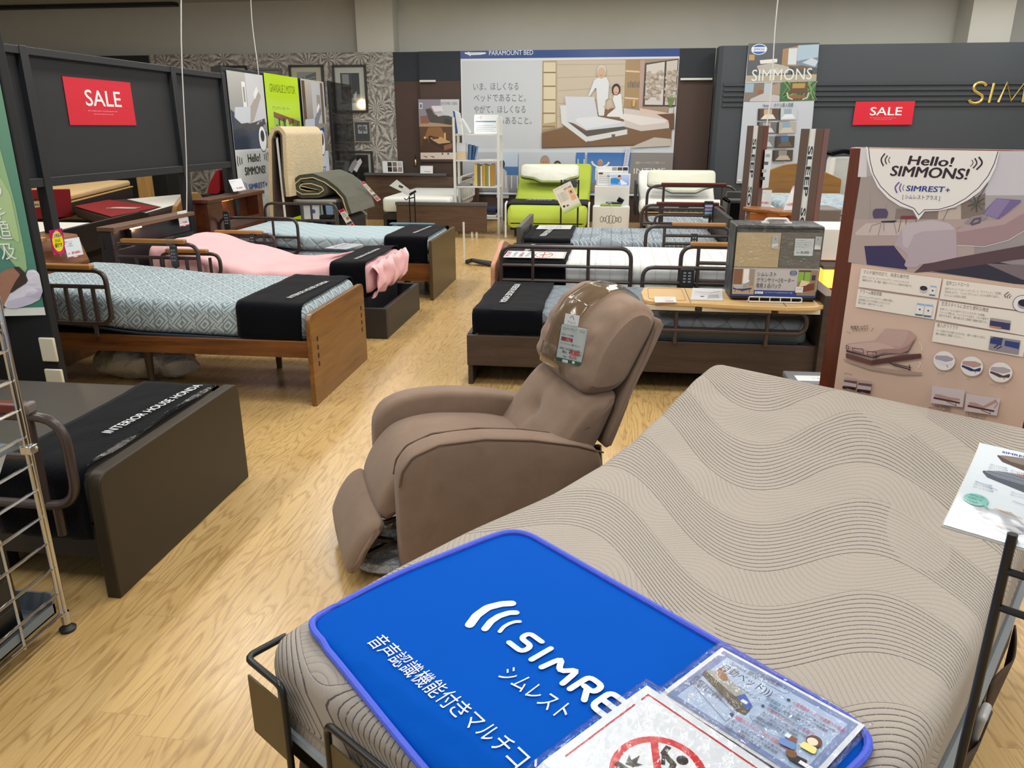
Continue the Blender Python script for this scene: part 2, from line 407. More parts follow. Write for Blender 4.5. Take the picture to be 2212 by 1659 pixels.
M_NAVY_T = plain('navy_towel', '04060d', .95, spec=.1, var=.3, vs=14, bump=.5, bs=90, bd=.004, sheen=.06)
M_WHITEP = plain('white_enamel', 'd8dad8', .35, var=.02)
M_BLKM = plain('black_metal', '0f1012', .35, var=0)
M_BRN = plain('brown_steel', '3a2f2c', .35, spec=.6, var=.08, vs=30)
M_CHROME = plain('chrome', 'c9ccd0', .12, 1, var=0)
M_PRINT = printed('print_matt', .55); M_GLOSSP = printed('print_glossy', .12, .08, 14); M_LAM = printed('print_laminated', .3, .1, 24)
M_OAKGRIP = wood('oak_grip', '93622e', 'b9874c', 'x', .4); M_REDGRIP = wood('red_grip', '4a1512', '6d241d', 'x', .35)
M_WALNUT = wood('walnut', '4e2c16', '83542c', 'x', .32); M_WALNUTY = wood('walnut_panel', '5d3c1e', '8a602f', 'y', .3)
M_DARKW = wood('dark_oak', '2c221d', '453630', 'x', .45); M_DARKWY = wood('dark_oak_y', '2c221d', '453630', 'y', .45)
M_BRONZE = plain('bronze_brown_board', '2f281e', .45, spec=.35, var=.06, vs=9)
M_CHARC = plain('charcoal_board', '2b2828', .45, var=.06)
M_CLEAR = clear('clear_plastic', .06, .06, 'f4f6f6')
M_CLEARW = clear('crinkled_clear_plastic', .1, .1, 'f6f8f9', .9, 26)
M_PAPER = plain('paper', 'd9dee2', .6, var=0)

# ---------------------------------------------------------------- the setting
B(-12, 9, -2.5, 14.3, -.1, 0).build('floor', M_FLOOR, kind='structure', smooth=False)
B(-12, 9, -2.5, 14.3, CEIL, CEIL + .1).build('ceiling', M_CEIL, kind='structure', smooth=False)
B(-12, 9, 14.05, 14.3, 0, CEIL).build('wall_back', M_WALL, kind='structure', smooth=False)
B(-12.1, -12, -2.5, 14.3, 0, CEIL).build('wall_left', M_WALL, kind='structure', smooth=False)
x = [p[0] for p in [(-4.396,3.278),(-3.759,3.268)]]
B(x[0], x[1], 13.7, 14.05, 0, CEIL).build('pillar_back', M_WALL, kind='structure', smooth=False)
x = [p[0] for p in [(5.242,3.104),(5.843,3.095)]]
B(x[0], x[1], 13.5, 14.05, 0, CEIL).build('pillar_back_right', M_WALL, kind='structure', smooth=False)
B(-8.13, -3.757, 13.6, 13.72, 0, 2.748).build('wall_back_leaf_paper', M_LEAF, kind='structure', smooth=False)
B(-12, -8.13, 13.6, 13.72, 0, 2.74).build('wall_back_black', M_BLK, kind='structure', smooth=False)
M_BRNW = plain('brown_wall_panel', '4b3a33', .7, var=.05, vs=2); M_NAVW = plain('navy_wall_band', '262b33', .7, var=.04)
m = MB(); m.box(-3.757, 1.535, 13.62, 13.72, 0, 2.29); m.box(-3.757, 1.535, 13.615, 13.72, 2.29, 2.745, 1)
m.box(-3.3, 1.525, 13.56, 13.62, 0, 2.29); m.box(-3.3, 1.525, 13.555, 13.62, 2.29, 2.745, 1)
m.build('wall_back_brown', [M_BRNW, M_NAVW], kind='structure', smooth=False)
for i, (a, b_) in enumerate(((-3.29, -3.02), (1.0, 1.5))):
    B(a, b_, 13.5, 13.56, 2.27, 2.3).build('trim_%d' % (i + 1), M_WHITEP, kind='structure', smooth=False)
M_DGREY = plain('dark_grey_wall', '3b4147', .62, var=.04, vs=3)
m = MB(); m.prism([(1.52, 13.06), (1.58, 13.0), (7.5, 13.0), (7.5, 13.4), (1.52, 13.4)], 'z', 0, 2.725)
for z in (2.17, 2.095, 2.02, 1.945, 1.87): m.prism([(12.999, z - .026), (12.975, z - .018), (12.972, z + .018), (12.999, z + .024)], 'x', 1.62, 7.5)
m.build('wall_right_display', M_DGREY, kind='structure', smooth=False)
m = MB()
m.box(-11.5, -7.7, 13.9, 14.05, 3.56, 3.62)
for k in range(3): m.box(-11.4 + k * 1.27, -10.28 + k * 1.27, 13.88, 13.9, 3.565, 3.6)
m.build('trim_3', M_BLK, kind='structure', smooth=False)

# wing wall near the camera on the left, with poster and switch plates
B(-5.2, -2.75, 3.4, 3.45, 0, 2.7).build('wall_left_wing', plain('black_wing_paint', '0d1013', .6, var=.05), kind='structure', bevel=.004)
def wing(x, y, h):   # the poster bows off the wall towards its middle
    t = (x + 3.55) / .785; return (x, 3.398 - .11 * max(0, 1 - t * t) - h, y)
p = PR(.004)
W0, W1, Z0, Z1 = -4.2, -2.764, .668, 2.35
p.rect(W0, Z0, W1, Z0 + .042, 'e6ebe6', nx=24); p.rect(W0, Z0 + .04, W1, Z1, '3f8272', '86b08e', nx=24, ny=6)
for pts, c in (([(-3.9, 2.3), (-3.3, 2.0), (-3.25, 1.3), (-3.35, .72), (-3.6, .72), (-3.5, 1.4)], '2f7a70'), ([(-3.05, 2.3), (-2.85, 2.0), (-2.8, 1.2), (-2.8, .8), (-2.95, 1.1), (-2.95, 1.7)], '9cc28c'),
               ([(-3.1, 1.6), (-2.98, 1.3), (-2.93, .75), (-3.1, .72), (-3.2, 1.1)], '6aa88f'), ([(-2.9, 1.5), (-2.81, 1.25), (-2.81, 1.0), (-2.87, 1.1)], 'b6d196')): p.poly(pts, c, .2)
p.poly([(-2.947,0.741),(-2.92,0.784),(-2.83,0.832),(-2.802,0.892),(-2.772,0.897),(-2.752,0.875),(-2.752,0.829),(-2.751,0.788),(-2.775,0.746),(-2.813,0.727),(-2.854,0.714),(-2.893,0.706),(-2.932,0.709)], 'e4e2f0', .02)
p.poly([(-2.932,0.709),(-2.92,0.742),(-2.84,0.763),(-2.787,0.806),(-2.752,0.807),(-2.751,0.788),(-2.775,0.746),(-2.813,0.727),(-2.854,0.714),(-2.893,0.706)], 'cbc9de', .01)
p.poly([(-3.111,0.638),(-3.071,0.803),(-2.977,0.778),(-2.931,0.825),(-2.94,0.852),(-2.928,0.88),(-2.911,0.889),(-2.894,0.899),(-2.858,0.906),(-2.832,0.891),(-2.828,0.864),(-2.841,0.827),(-2.901,0.78),(-2.931,0.737),(-2.973,0.642)], 'a67862', .02)
p.poly([(-2.862,0.911),(-2.835,0.911),(-2.814,0.882),(-2.808,0.842),(-2.821,0.828),(-2.861,0.804),(-2.907,0.775),(-2.863,0.84),(-2.836,0.873)], '3a2c27', .01)
for i, ch in enumerate('のを追及'):
    q = [(-2.908,1.241),(-2.911,1.125),(-2.902,1.049),(-2.9,0.953)][i]
    p.text(ch, q[0], q[1], .066, 'f2f6f4', w=.066)
p.build('wall_poster', M_GLOSSP, wing, sub=.09, label='green watercolour poster with a sleeping head on a white pillow, on black wing wall', cat='poster')
for (a, b_), l in (([(-2.824,0.428),(-2.728,0.565)], 'upper cream switch plate on the black wing wall'), ([(-2.826,0.224),(-2.718,0.401)], 'lower cream switch plate on the black wing wall, half behind the bed')):
    B(a[0], b_[0] - .012, 3.385, 3.4, a[1], b_[1] - .012).build('switch_plate', plain('cream_plastic', 'd6cfb8', .45, var=0), label=l, cat='switch plate', bevel=.006)

# ---------------------------------------------------------------- black display partition on the left
t = thing('display_partition', (-3.85, 4.2, 0), 'black framed display partition with red sale sheet, open below', 'partition')
for y in (4.93, 6.72, 7.63): B(-3.895, -3.824, y, y + .07, 0, 2.054).build('post', M_BLK, t, bevel=.004)
B(-3.89, -3.83, 4.2, 7.7, 2.0, 2.05).build('rail', M_BLK, t, bevel=.004); B(-3.89, -3.83, 4.2, 7.7, 1.165, 1.225).build('rail', M_BLK, t, bevel=.004)
for a, b_ in ((4.2, 4.93), (5.0, 6.72), (6.79, 7.63)): B(-3.885, -3.868, a, b_, 1.2, 2.02).build('panel', M_BLKP, t)
def sale(pts, mp, sh, lab):
    p = PR(.0008); (x0, z0), (x1, z1) = pts[0], pts[1]; w, h = x1 - x0, z1 - z0
    p.poly([(x0, z0), (x1, z0 + sh), (x1 - .003, z1 + sh), (x0 + .004, z1)], 'd0142f')
    p.text('SALE', x0 + w * .27, z0 + h * .42, h * .36, 'f6f2f2', w=w * .53, bold=.008)
    for k, ww in ((.3, .44), (.23, .3)): p.text('after changed season, continued payment with,' if k == .3 else 'until 12 the company "try our sale"', x0 + w * .5, z0 + h * k, h * .028, 'f0b8bf', w=w * ww, al='c')
    p.build('sale_sign', M_PRINT, mp, label=lab, cat='sign', back=.002)
sale([(5.342,1.566),(6.149,1.89)], PX(-3.864), .0, 'red SALE sheet taped to the black framed partition')
sale([(3.588,1.584),(4.448,1.92)], PY(12.97), .004, 'red SALE sheet on the dark grey display wall')

# standing posters along the continuation of the partition
PK = 1.12
def POST(x, y, h): return (-3.86 * PK + h, x * PK, 1.55 + (y - 1.55) * PK)
m = B(-4.48, -4.345, 8.68, 11.78, 0, 2.19); m.build('poster_backboard', M_BLK, label='long black backboard behind the row of bed posters', cat='display board', bevel=.004)
def bedpic(p, x, y, s, c1, c2, base, head=1):
    """small printed picture of a raised bed: x, y lower corner, s length; head +1: raised at the far end"""
    f = lambda a, b: (x + (a if head > 0 else 1 - a) * s, y + b * s)
    p.poly([f(.0, .1), f(.55, .0), f(1.02, .12), f(1.0, .2), f(.5, .12), f(0, .2)], base)
    for a in (.12, .5, .9): p.rect(x + a * s - .01 * s, y - .07 * s, x + a * s + .02 * s, y + .1 * s, base)
    p.poly([f(.0, .2), f(.48, .12), f(.62, .16), f(.95, .52), f(.86, .58), f(.55, .36), f(.05, .34)], c1, .03 * s)
    p.poly([f(.05, .34), f(.55, .36), f(.5, .14), f(.2, .12), f(.02, .2)], c2, .02 * s)
    p.poly([f(.72, .46), f(.86, .58), f(.82, .66), f(.68, .53)], 'e9e7ea', .02 * s)
p = PR(.0006)
y0, y1 = 7.80, 8.63
p.rect(y0, .2, y1, 2.09, 'd5dbe2'); p.rect(y0, 1.33, y1, 2.09, '74767a', 'b3b2ae'); p.rect(y0 + .4, 1.6, y1, 2.09, 'c9cad2'); p.rect(y0 + .3, 1.75, y0 + .38, 2.0, 'e8e6e2'); p.rect(y0 + .32, 1.8, y0 + .36, 1.95, '8d8f90')
p.poly([(y0, 1.33), (y0 + .75, 1.33), (y0 + .8, 1.5), (y0 + .3, 1.62), (y0, 1.72)], '29344f'); bedpic(p, y0 + .06, 1.5, .72, 'aaa19b', 'c8ced8', '3b3a3e')
p.circ(y0 + .68, 1.43, .1, '26303c', .14); p.circ(y0 + .68, 1.43, .092, 'eef0f4', .13); p.circ(y0 + .68, 1.46, .05, '17181c', .06)
for k in range(7): p.text('"Hello! S'[k], y0 + .56 + .025 * k, 1.56 + .018 * k - .0017 * k * k, .03, 'f2f3f5')
p.text('Hello!', y0 + .27, 1.2, .085, '2a2124', w=.3, bold=.02); p.text('SIMMONS!', y0 + .17, 1.07, .085, '2a2124', w=.5, bold=.02)
for k in range(3):
    p.arc(y0 + .18 - k * .028, 1.22, .06 + .02 * k, 150, 210, .012, '2a2124'); p.arc(y0 + .62 + k * .028, 1.24, .06 + .02 * k, -30, 30, .012, '2a2124'); p.arc(y0 + .22 - k * .025, .955, .05 + .015 * k, 140, 220, .01, '2c5fae')
p.text('SIMREST+', y0 + .22, .92, .06, '2456a8', w=.46, bold=.02); p.text('シムレスト プラス', y0 + .28, .82, .035, '55585e', w=.3); p.text('+', y0 + .72, .86, .09, '2a2124', bold=.02)
p.build('standing_poster', M_GLOSSP, POST, label='tall white bed poster with dark blue rug photo, beside the black partition', cat='poster', back=.004)
p = PR(.0006); y0, y1 = 8.67, 9.62
p.rect(y0, .2, y1, 2.12, 'b7da2a'); p.text('GRANSALIE 2 MOTOR', y0 + .12, 1.93, .09, '4e6a1e', w=.72); p.text('グランサリー2モーター', y0 + .14, 1.74, .035, '4e6a1e', w=.5)
p.rect(y0 + .16, .9, y1 - .02, 1.66, '6da23a', '9cc765', ny=4); p.poly([(y0 + .16, 1.72), (y1 - .03, 1.62), (y1 - .03, 1.52), (y0 + .16, 1.66)], '7c5a3a')
random.seed(5)
for k in range(70): p.circ(y0 + .2 + random.random() * .7, .92 + random.random() * .68, .02 + random.random() * .03, random.choice(['5f9a3a', '86bd4c', '4d8734', 'a8d470']), n=7)
for a in (.28, .42, .68): p.rect(y0 + a, .9, y0 + a + .025, 1.65, '55503c')
for k, ch in enumerate('電動リクライニング'): p.text(ch, y0 + .05, 1.5 - k * .09, .04, '4e6a1e')
p.build('standing_poster', M_GLOSSP, POST, label='lime green poster with a window full of leaves', cat='poster', back=.004)
p = PR(.0006); y0, y1 = 9.71, 10.5
p.rect(y0, .2, y1, 2.12, 'c3cbd6'); p.rect(y0, 1.25, y1, 2.12, '6e6a66', 'b9b3ac'); p.rect(y0 + .02, 1.5, y0 + .12, 2.1, '5f4c3c'); p.rect(y0 + .34, 1.6, y1, 2.1, 'b8bcc2'); p.rect(y0 + .5, 1.7, y0 + .62, 1.95, '9c958c'); p.rect(y1 - .14, 1.6, y1 - .05, 2.1, '6d5f50')
bedpic(p, y0 + .02, 1.42, .66, '7f8590', 'b8c2d4', '2a4a8c'); p.circ(y1 - .2, 1.36, .1, '2b5ba8', .17); p.circ(y1 - .2, 1.36, .088, 'e6eaf0', .155); p.circ(y1 - .2, 1.4, .05, '15171c', .08)
p.text('SIMREST', y0 + .14, .98, .075, '2456a8', w=.52, bold=.02); p.text('シムレスト', y0 + .3, .86, .04, '8a8f98', w=.3); p.rect(y0, .2, y1, .68, '7f9fc6')
p.build('standing_poster', M_GLOSSP, POST, label='blue and grey bed poster with a round control disc, next to tinted panel', cat='poster', back=.004)
# tinted panel
t = thing('tinted_panel', (-4.28, 12.3, 0), 'dark tinted see-through panel with white butterfly mark, behind olive roll', 'panel')
q = [(10.558,2.116),(11.495,2.164)]
m = B(-4.285, -4.275, 11.86, 12.88, .0, 2.2); m.build('sheet', clear('dark_tint', .05, .1, 'a4a6aa'), t)
B(-4.3, -4.26, 11.84, 11.87, 0, 2.21).build('edge_strip', M_BLK, t)
p = PR(.0008); q = [(12.715,0.891),(12.957,1.013),(13.138,1.052),(13.227,0.988),(13.034,0.905),(12.897,0.837)]; p.poly(q, 'd5d5da', .02); p.poly([(a - .25, b_) for a, b_ in q], '8b8b92', .02)
p.build('printed_mark', M_PRINT, PX(-4.274), t)
# hanging cords
def cord(a, b_, Y, lab, r=.005):
    pts = []
    for k in range(13):
        u = k / 12; pts.append((a[0] + (b_[0] - a[0]) * u + .012 * math.sin(u * 9), Y, a[1] + (b_[1] - a[1]) * u))
    MB().tube(pts, r, 6).build('hanging_cord', M_WHITEP, label=lab, cat='cord')
q = [(-3.648,0.857)][0]; q2 = [(-3.314,2.52)][0]; cord((q2[0], CEIL), q, 6.35, 'white power cord hanging down to the charcoal headboard of the pink bed')
q = [(-4.355,2.113)][0]; q2 = [(-4.317,2.979)][0]; cord((q2[0] - .02, CEIL), (q[0], 1.95), 9.6, 'white power cord hanging down behind the lime green poster')
q = [(1.407,1.563)][0]; q2 = [(1.415,2.637)][0]; cord((q2[0], CEIL), (q[0], q[1]), 7.9, 'white power cord hanging down to the farther brown tower')

# framed pictures on the leaf wallpaper
def frame(px, lab, fc, mat_c, art, bw=.035):
    (x0, z1), (x1, z0) = px
    t = thing('picture_frame', ((x0 + x1) / 2, 13.6, z0), lab, 'picture')
    m = MB()
    for a in ((x0, x1, z0, z0 + bw), (x0, x1, z1 - bw, z1), (x0, x0 + bw, z0 + bw, z1 - bw), (x1 - bw, x1, z0 + bw, z1 - bw)): m.box(a[0], a[1], 13.555, 13.598, a[2], a[3])
    m.build('frame', fc, t, bevel=.004)
    p = PR(.0006); p.rect(x0 + bw, z0 + bw, x1 - bw, z1 - bw, mat_c); w, h = x1 - x0, z1 - z0
    a0, a1, b0, b1 = x0 + w * .22, x1 - w * .22, z0 + h * .2, z1 - h * .17; art(p, a0, a1, b0, b1); p.build('picture', printed('print_framed', .4), PY(13.585), t)
    B(x0 + bw, x1 - bw, 13.57, 13.573, z0 + bw, z1 - bw).build('glazing', M_CLEAR, t)
def art_room(p, a, b, c, d):
    w, h = b - a, d - c; p.rect(a, c, b, d, '3b3a3c'); p.rect(a, c, b, c + h * .3, '8a8884'); p.rect(a + w * .1, c + h * .55, a + w * .45, d - .02, '9d9b98'); p.rect(a + w * .6, c + h * .3, b, d, '1c1c1e')
    p.rect(a + w * .3, c + h * .18, a + w * .62, c + h * .34, '22211f'); p.rect(a + w * .34, c + h * .36, a + w * .56, c + h * .44, 'b3283a'); p.poly([(a + w * .62, c + h * .1), (a + w * .8, c + h * .12), (a + w * .82, c + h * .4), (a + w * .7, c + h * .3)], 'd8d5d0'); p.rect(a + w * .36, c, a + w * .4, c + h * .2, '111')if 0 else None
def art_city(p, a, b, c, d):
    w, h = b - a, d - c; p.rect(a, c, b, d, 'a7a6a4'); p.poly([(a, c), (a + w * .4, c), (a + w * .35, c + h * .8), (a, c + h * .7)], '4e4d4c'); p.poly([(a + w * .3, c), (b, c), (b, d), (a + w * .45, c + h * .85)], '6d6c6a')
    for k in range(8): p.line([(a + w * .35, c + h * .1 * k), (b, c + h * (.1 * k + .12))], .012, 'b5b3b0')
def art_tree(p, a, b, c, d):
    w, h = b - a, d - c; p.rect(a, c, b, d, 'b9b7ba'); p.rect(a, c, b, c + h * .35, '2a2a2c'); p.rect(a + w * .45, c + h * .3, a + w * .55, d, '3a393b')
    for k in range(9): p.circ(a + w * (.15 + .08 * k), c + h * (.72 + .12 * math.sin(k * 2.1)), w * .13, '5d5c60', n=8)
def art_dark(p, a, b, c, d):
    w, h = b - a, d - c; p.rect(a - w * .15, c - h * .2, b + w * .15, d + h * .1, '1a1a1d'); p.poly([(a + w * .3, c), (a + w * .7, c), (a + w * .6, c + h * .8), (a + w * .4, c + h * .9)], '2b2b30', .04)
BF = plain('dark_wood_frame', '2a2322', .4, var=0); SF = plain('pewter_frame', '8d8b84', .4, var=0); GF = plain('grey_frame', '6f6c68', .5, var=0)
frame([(-4.819,2.554),(-4.227,1.791)], 'tall dark framed interior photo on leaf wallpaper, right of the tinted panel', BF, 'dcd9cf', art_room)
frame([(-5.589,2.561),(-4.978,1.891)], 'dark framed city photo on leaf wallpaper above lime poster', BF, 'e3d6bc', art_city)
frame([(-6.925,2.558),(-6.338,1.88)], 'dark framed picture on leaf wallpaper above the partition end', BF, 'd9cbb0', art_city)
frame([(-6.208,2.515),(-5.724,1.855)], 'pale grey framed picture on leaf wallpaper behind a cord', GF, 'a9a59c', art_tree)
frame([(-4.5,1.649),(-4.199,1.299)], 'small pewter framed tree photo on leaf wallpaper', SF, '3a3936', art_tree, .02)
frame([(-4.874,1.634),(-4.573,1.298)], 'small pewter framed photo seen through the tinted panel', SF, '3a3936', art_tree, .02)
frame([(-4.826,1.158),(-4.192,0.582)], 'dark framed black picture above the brown headboard', BF, 'c9cac4', art_dark)

# ---------------------------------------------------------------- bed pieces
def m_quilt(name, c, kind, line='8a9096', rough=.85):
    """mattress ticking, patterned in its own UV"""
    t = NT(name, rough, 0, .3); u, v, _ = t.sep(t.co('UV'))
    if kind == 'key':      # maze of pale lines
        a = t.m('MULTIPLY', t.m('ADD', u, v), 7.1); b = t.m('MULTIPLY', t.m('SUBTRACT', u, v), 7.1)
        ck = t.m('MODULO', t.m('ADD', t.m('ADD', t.m('FLOOR', a), t.m('FLOOR', b)), 400), 2)
        fa = t.m('ABSOLUTE', t.m('SUBTRACT', t.m('FRACT', a), .5)); fb = t.m('ABSOLUTE', t.m('SUBTRACT', t.m('FRACT', b), .5))
        st = t.m('ADD', t.m('MULTIPLY', ck, t.m('MAXIMUM', fa, t.m('MULTIPLY', fb, .6))), t.m('MULTIPLY', t.m('SUBTRACT', 1, ck), t.m('MAXIMUM', fb, t.m('MULTIPLY', fa, .6))))
        w = t.m('FRACT', t.m('MULTIPLY', st, 6.2)); l = t.m('GREATER_THAN', w, .58)
        pu = t.m('FRACT', t.m('DIVIDE', u, .085)); groove = t.m('LESS_THAN', pu, .04)
        t.col(t.mix(groove, t.mix(l, lin('85959c'), lin('bfced4')), lin('7e8890')))
        t.bump(t.m('SUBTRACT', t.m('MULTIPLY', l, .35), t.m('MULTIPLY', t.m('POWER', t.m('ABSOLUTE', t.m('SUBTRACT', pu, .5)), 4), 16)), .5, .006)
    elif kind == 'diamond':
        k = 6.5; a = t.m('MULTIPLY', t.m('ADD', u, v), k); b = t.m('MULTIPLY', t.m('SUBTRACT', u, v), k)
        wv = t.m('MULTIPLY', t.m('SINE', t.m('MULTIPLY', a, 3.14)), .12); b = t.m('ADD', b, wv)
        d = t.m('MINIMUM', t.m('ABSOLUTE', t.m('SUBTRACT', t.m('FRACT', a), .5)), t.m('ABSOLUTE', t.m('SUBTRACT', t.m('FRACT', b), .5)))
        g = t.m('SMOOTH_MIN', d, .14, .08); t.col(t.mix(t.m('LESS_THAN', d, .02), lin(c), lin(line))); t.bump(g, .8, .05)
    elif kind == 'channel':
        pu = t.m('ABSOLUTE', t.m('SUBTRACT', t.m('FRACT', t.m('DIVIDE', u, .11)), .5)); h = t.m('SUBTRACT', .12, t.m('POWER', pu, 4))
        t.col(t.mix(t.m('GREATER_THAN', pu, .475), t.mix(t.noise(t.co('UV'), 9, 2), lin(c), lin(line)), lin(line))); t.bump(h, .9, .12)
    elif kind == 'wave':   # channels with light wave lines in the middle
        pu = t.m('ABSOLUTE', t.m('SUBTRACT', t.m('FRACT', t.m('DIVIDE', u, .095)), .5)); h = t.m('SUBTRACT', .12, t.m('POWER', pu, 4))
        ph = t.m('ADD', t.m('MULTIPLY', u, 26), t.m('MULTIPLY', t.m('SINE', t.m('MULTIPLY', v, 14)), 1.6)); st = t.m('GREATER_THAN', t.m('FRACT', ph), .8)
        msk = t.m('MULTIPLY', t.m('GREATER_THAN', t.noise(t.scale(t.co('UV'), (2.2, 1.3, 1)), 2.0, 1), .47), st)
        t.col(t.mix(t.m('MULTIPLY', msk, .75), t.mix(t.m('GREATER_THAN', pu, .47), lin(c), lin('5a646d')), lin(line))); t.bump(t.m('ADD', h, t.m('MULTIPLY', st, .02)), .9, .12)
    elif kind == 'camo':
        n = t.noise(t.scale(t.co('UV'), (4, 7, 1)), 2, 2, dist=.6); t.col(t.ramp(n, [(.46, c), (.5, line)])); t.bump(n, .2, .01)
    elif kind == 'plain':
        n = t.noise(t.co('UV'), 160, 2); t.col(lin(c)); t.bump(n, .15, .002)
    MATS[name] = t.mat; return t.mat
Q_KEY = m_quilt('maze_ticking', '', 'key'); Q_PALE = m_quilt('pale_blue_ticking', 'adc0c8', 'diamond', '8fa3ad'); Q_WHITE = m_quilt('white_ticking', 'dfe2e4', 'channel', 'c6cac9')
Q_GREY = m_quilt('grey_wave_ticking', '7d8993', 'wave', 'd3dbe0'); Q_SLATE = m_quilt('slate_ticking', '747f88', 'diamond', '5b656e'); Q_IVORY = m_quilt('ivory_ticking', 'e3e4df', 'plain'); Q_LIME = m_quilt('lime_ticking', 'a9bb46', 'plain')
Q_CAMO = m_quilt('camo_ticking', '8d9ca5', 'camo', 'a3b1b9'); Q_WAVY = m_quilt('white_wave_border', 'd9dad5', 'diamond', 'aeb0ac')
M_VINYL = plain('dark_vinyl', '3f3a35', .5, var=.05, vs=40, bump=.15, bs=300, bd=.001)
M_PINK = plain('pink_sheet', 'e9b9bd', .85, spec=.2, var=.04, vs=3, bump=.35, bs=6, bd=.05)
M_PIPE = plain('navy_piping', '28303e', .7, var=0)

def rail(parent, Y, x0, x1, z0, z1, r=.014, rc=.1, vbars=(), hbars=(), grip=None, feet=(), mat=None, axis='x', gmat=None, legz=.12):
    """bed rail: a bent tube loop with bars, in the plane Y (or X when axis is y)"""
    P = (lambda a, z: (a, Y, z)) if axis == 'x' else (lambda a, z: (Y, a, z))
    m = MB(); m.tube(fillet([P(x0, z0), P(x1, z0), P(x1, z1), P(x0, z1)], rc, 6, True), r, 10, True)
    for b in vbars:
        a, za, zb = b if isinstance(b, tuple) else (b, z0, z1); m.tube([P(a, za), P(a, zb)], r * .85, 8)
    for b in hbars:
        z, xa, xb = b if isinstance(b, tuple) else (b, x0, x1); m.tube([P(xa, z), P(xb, z)], r * .85, 8)
    for a in feet: m.tube([P(a, z0), P(a, z0 - legz)], r * .9, 8)
    o = m.build('bed_rail', mat or M_BRN, parent)
    if grip:
        g0, g1 = grip; q = fillet([(-.02, -.002), (.02, -.002), (.02, .034), (-.02, .034)], 0)
        gm = MB()
        poly = [(Y - .022, z1 + .004), (Y + .022, z1 + .004), (Y + .022, z1 + .034), (Y - .022, z1 + .034)]
        if axis == 'x': gm.prism(poly, 'x', g0, g1)
        gm.build('grip', gmat or M_OAKGRIP, o, bevel=.008, seg=3)
    return o
def towel(x0, x1, ya, yb, zt, lab, zf=None, drop0=.2, drop1=.2, r=.05, seed=0, txt=None, group=None, up=-1, gap=.014, flip=False):
    """navy cloth across a bed foot with INTERIOR HOUSE HONDA stitched on; ya..yb bed width"""
    t = thing('bed_towel', ((x0 + x1) / 2, (ya + yb) / 2, zt - .1), lab, 'towel', group)
    path = [(p.x, p.y) for p in fillet([(ya - gap, zt - drop0, 0), (ya - gap, zt + gap, 0), (yb + gap, zt + gap, 0), (yb + gap, zt - drop1, 0)], r + .01, 6)]
    MB().drape(x0, x1, path, zf, seed=seed, wob=.008).build('cloth', M_NAVY_T, t, solid=.003)
    if txt:
        (a, b_), (c, d), h = txt; p = PR(.0006)
        p.text2('INTERIOR HOUSE HONDA', (0, 0), (math.hypot(c - a, d - b_), 0), h, 'dfe3e6', bold=.012)
        dx, dy = (c - a), (d - b_); L = math.hypot(dx, dy); dx /= L; dy /= L
        ux, uy = (-dy, dx)
        def mp(x, y, hh):
            X = a + dx * x + ux * y; Yw = b_ + dy * x + uy * y
            return (X, Yw, zt + gap + .012 + hh + (zf(X, Yw) if zf else 0) - edge_drop(Yw, ya, yb, r))
        p.build('stitched_letters', M_PRINT, mp, t)
    return t
def edge_drop(y, ya, yb, r):
    d = min(y - ya, yb - y)
    return 0 if d >= r else r - math.sqrt(max(0, r * r - (r - d) ** 2)) if d > 0 else r
def card(name, o, ax, ay, w, h, lab, price, lines=(), border=None, foot=None, cat='price card', pc='d02a3a', mat=None, title=None):
    p = PR(.0005); p.rect(0, 0, w, h, 'e2e7ea')
    if foot: p.rect(0, 0, w, h * .06, foot); p.rect(w * .35, 0, w * .6, h * .04, 'e9eef0')
    if border: p.rect(0, h * .9, w, h, border)
    for k, l in enumerate(lines): p.text(l, w * .07, h * (.82 - .11 * k), h * .05, '3b4046', w=min(w * .86, len(l) * h * .055))
    if title: p.text(title, w * .07, h * .6, h * .08, 'c23040', w=w * .55, bold=.02)
    p.text('税込', w * .08, h * .2, h * .06, '4a4f55'); p.text(price, w * .3, h * .18, h * .13, pc, w=w * .5, bold=.02); p.text('円', w * .84, h * .18, h * .06, pc)
    return p.build(name, mat or M_GLOSSP, plane(o, ax, ay), label=lab, cat=cat, back=.003)
def board_y(m, x0, x1, poly): m.prism(poly, 'x', x0, x1); return m
def round_top(y0, y1, z0, z1, r):
    return [(p.x, p.y) for p in fillet([(y0, z0, 0), (y1, z0, 0), (y1, z1, 0), (y0, z1, 0)], [0, 0, r, r], 6, True)]
def remote(x, y, z, lab, h=.15, w=.045, front=-1, buttons=True):
    t = thing('hand_remote', (x, y, z), lab, 'remote control')
    B(x - w / 2, x + w / 2, y - .012, y + .012, z, z + h).build('body', M_BLK, t, bevel=.008, seg=3)
    m = MB()
    for i in range(2):
        for j in range(4): m.box(x - w * .28 + i * w * .34, x - w * .08 + i * w * .34, y - .0145, y - .012, z + h * (.3 + .15 * j), z + h * (.38 + .15 * j))
    m.build('keys', plain('grey_keys', '8a8e93', .5, var=0), t)
    MB().tube(fillet([(x, y, z), (x, y, z - .06), (x + .03, y + .01, z - .15)], .03), .003, 6).build('cord', M_BLK, t)
    return t

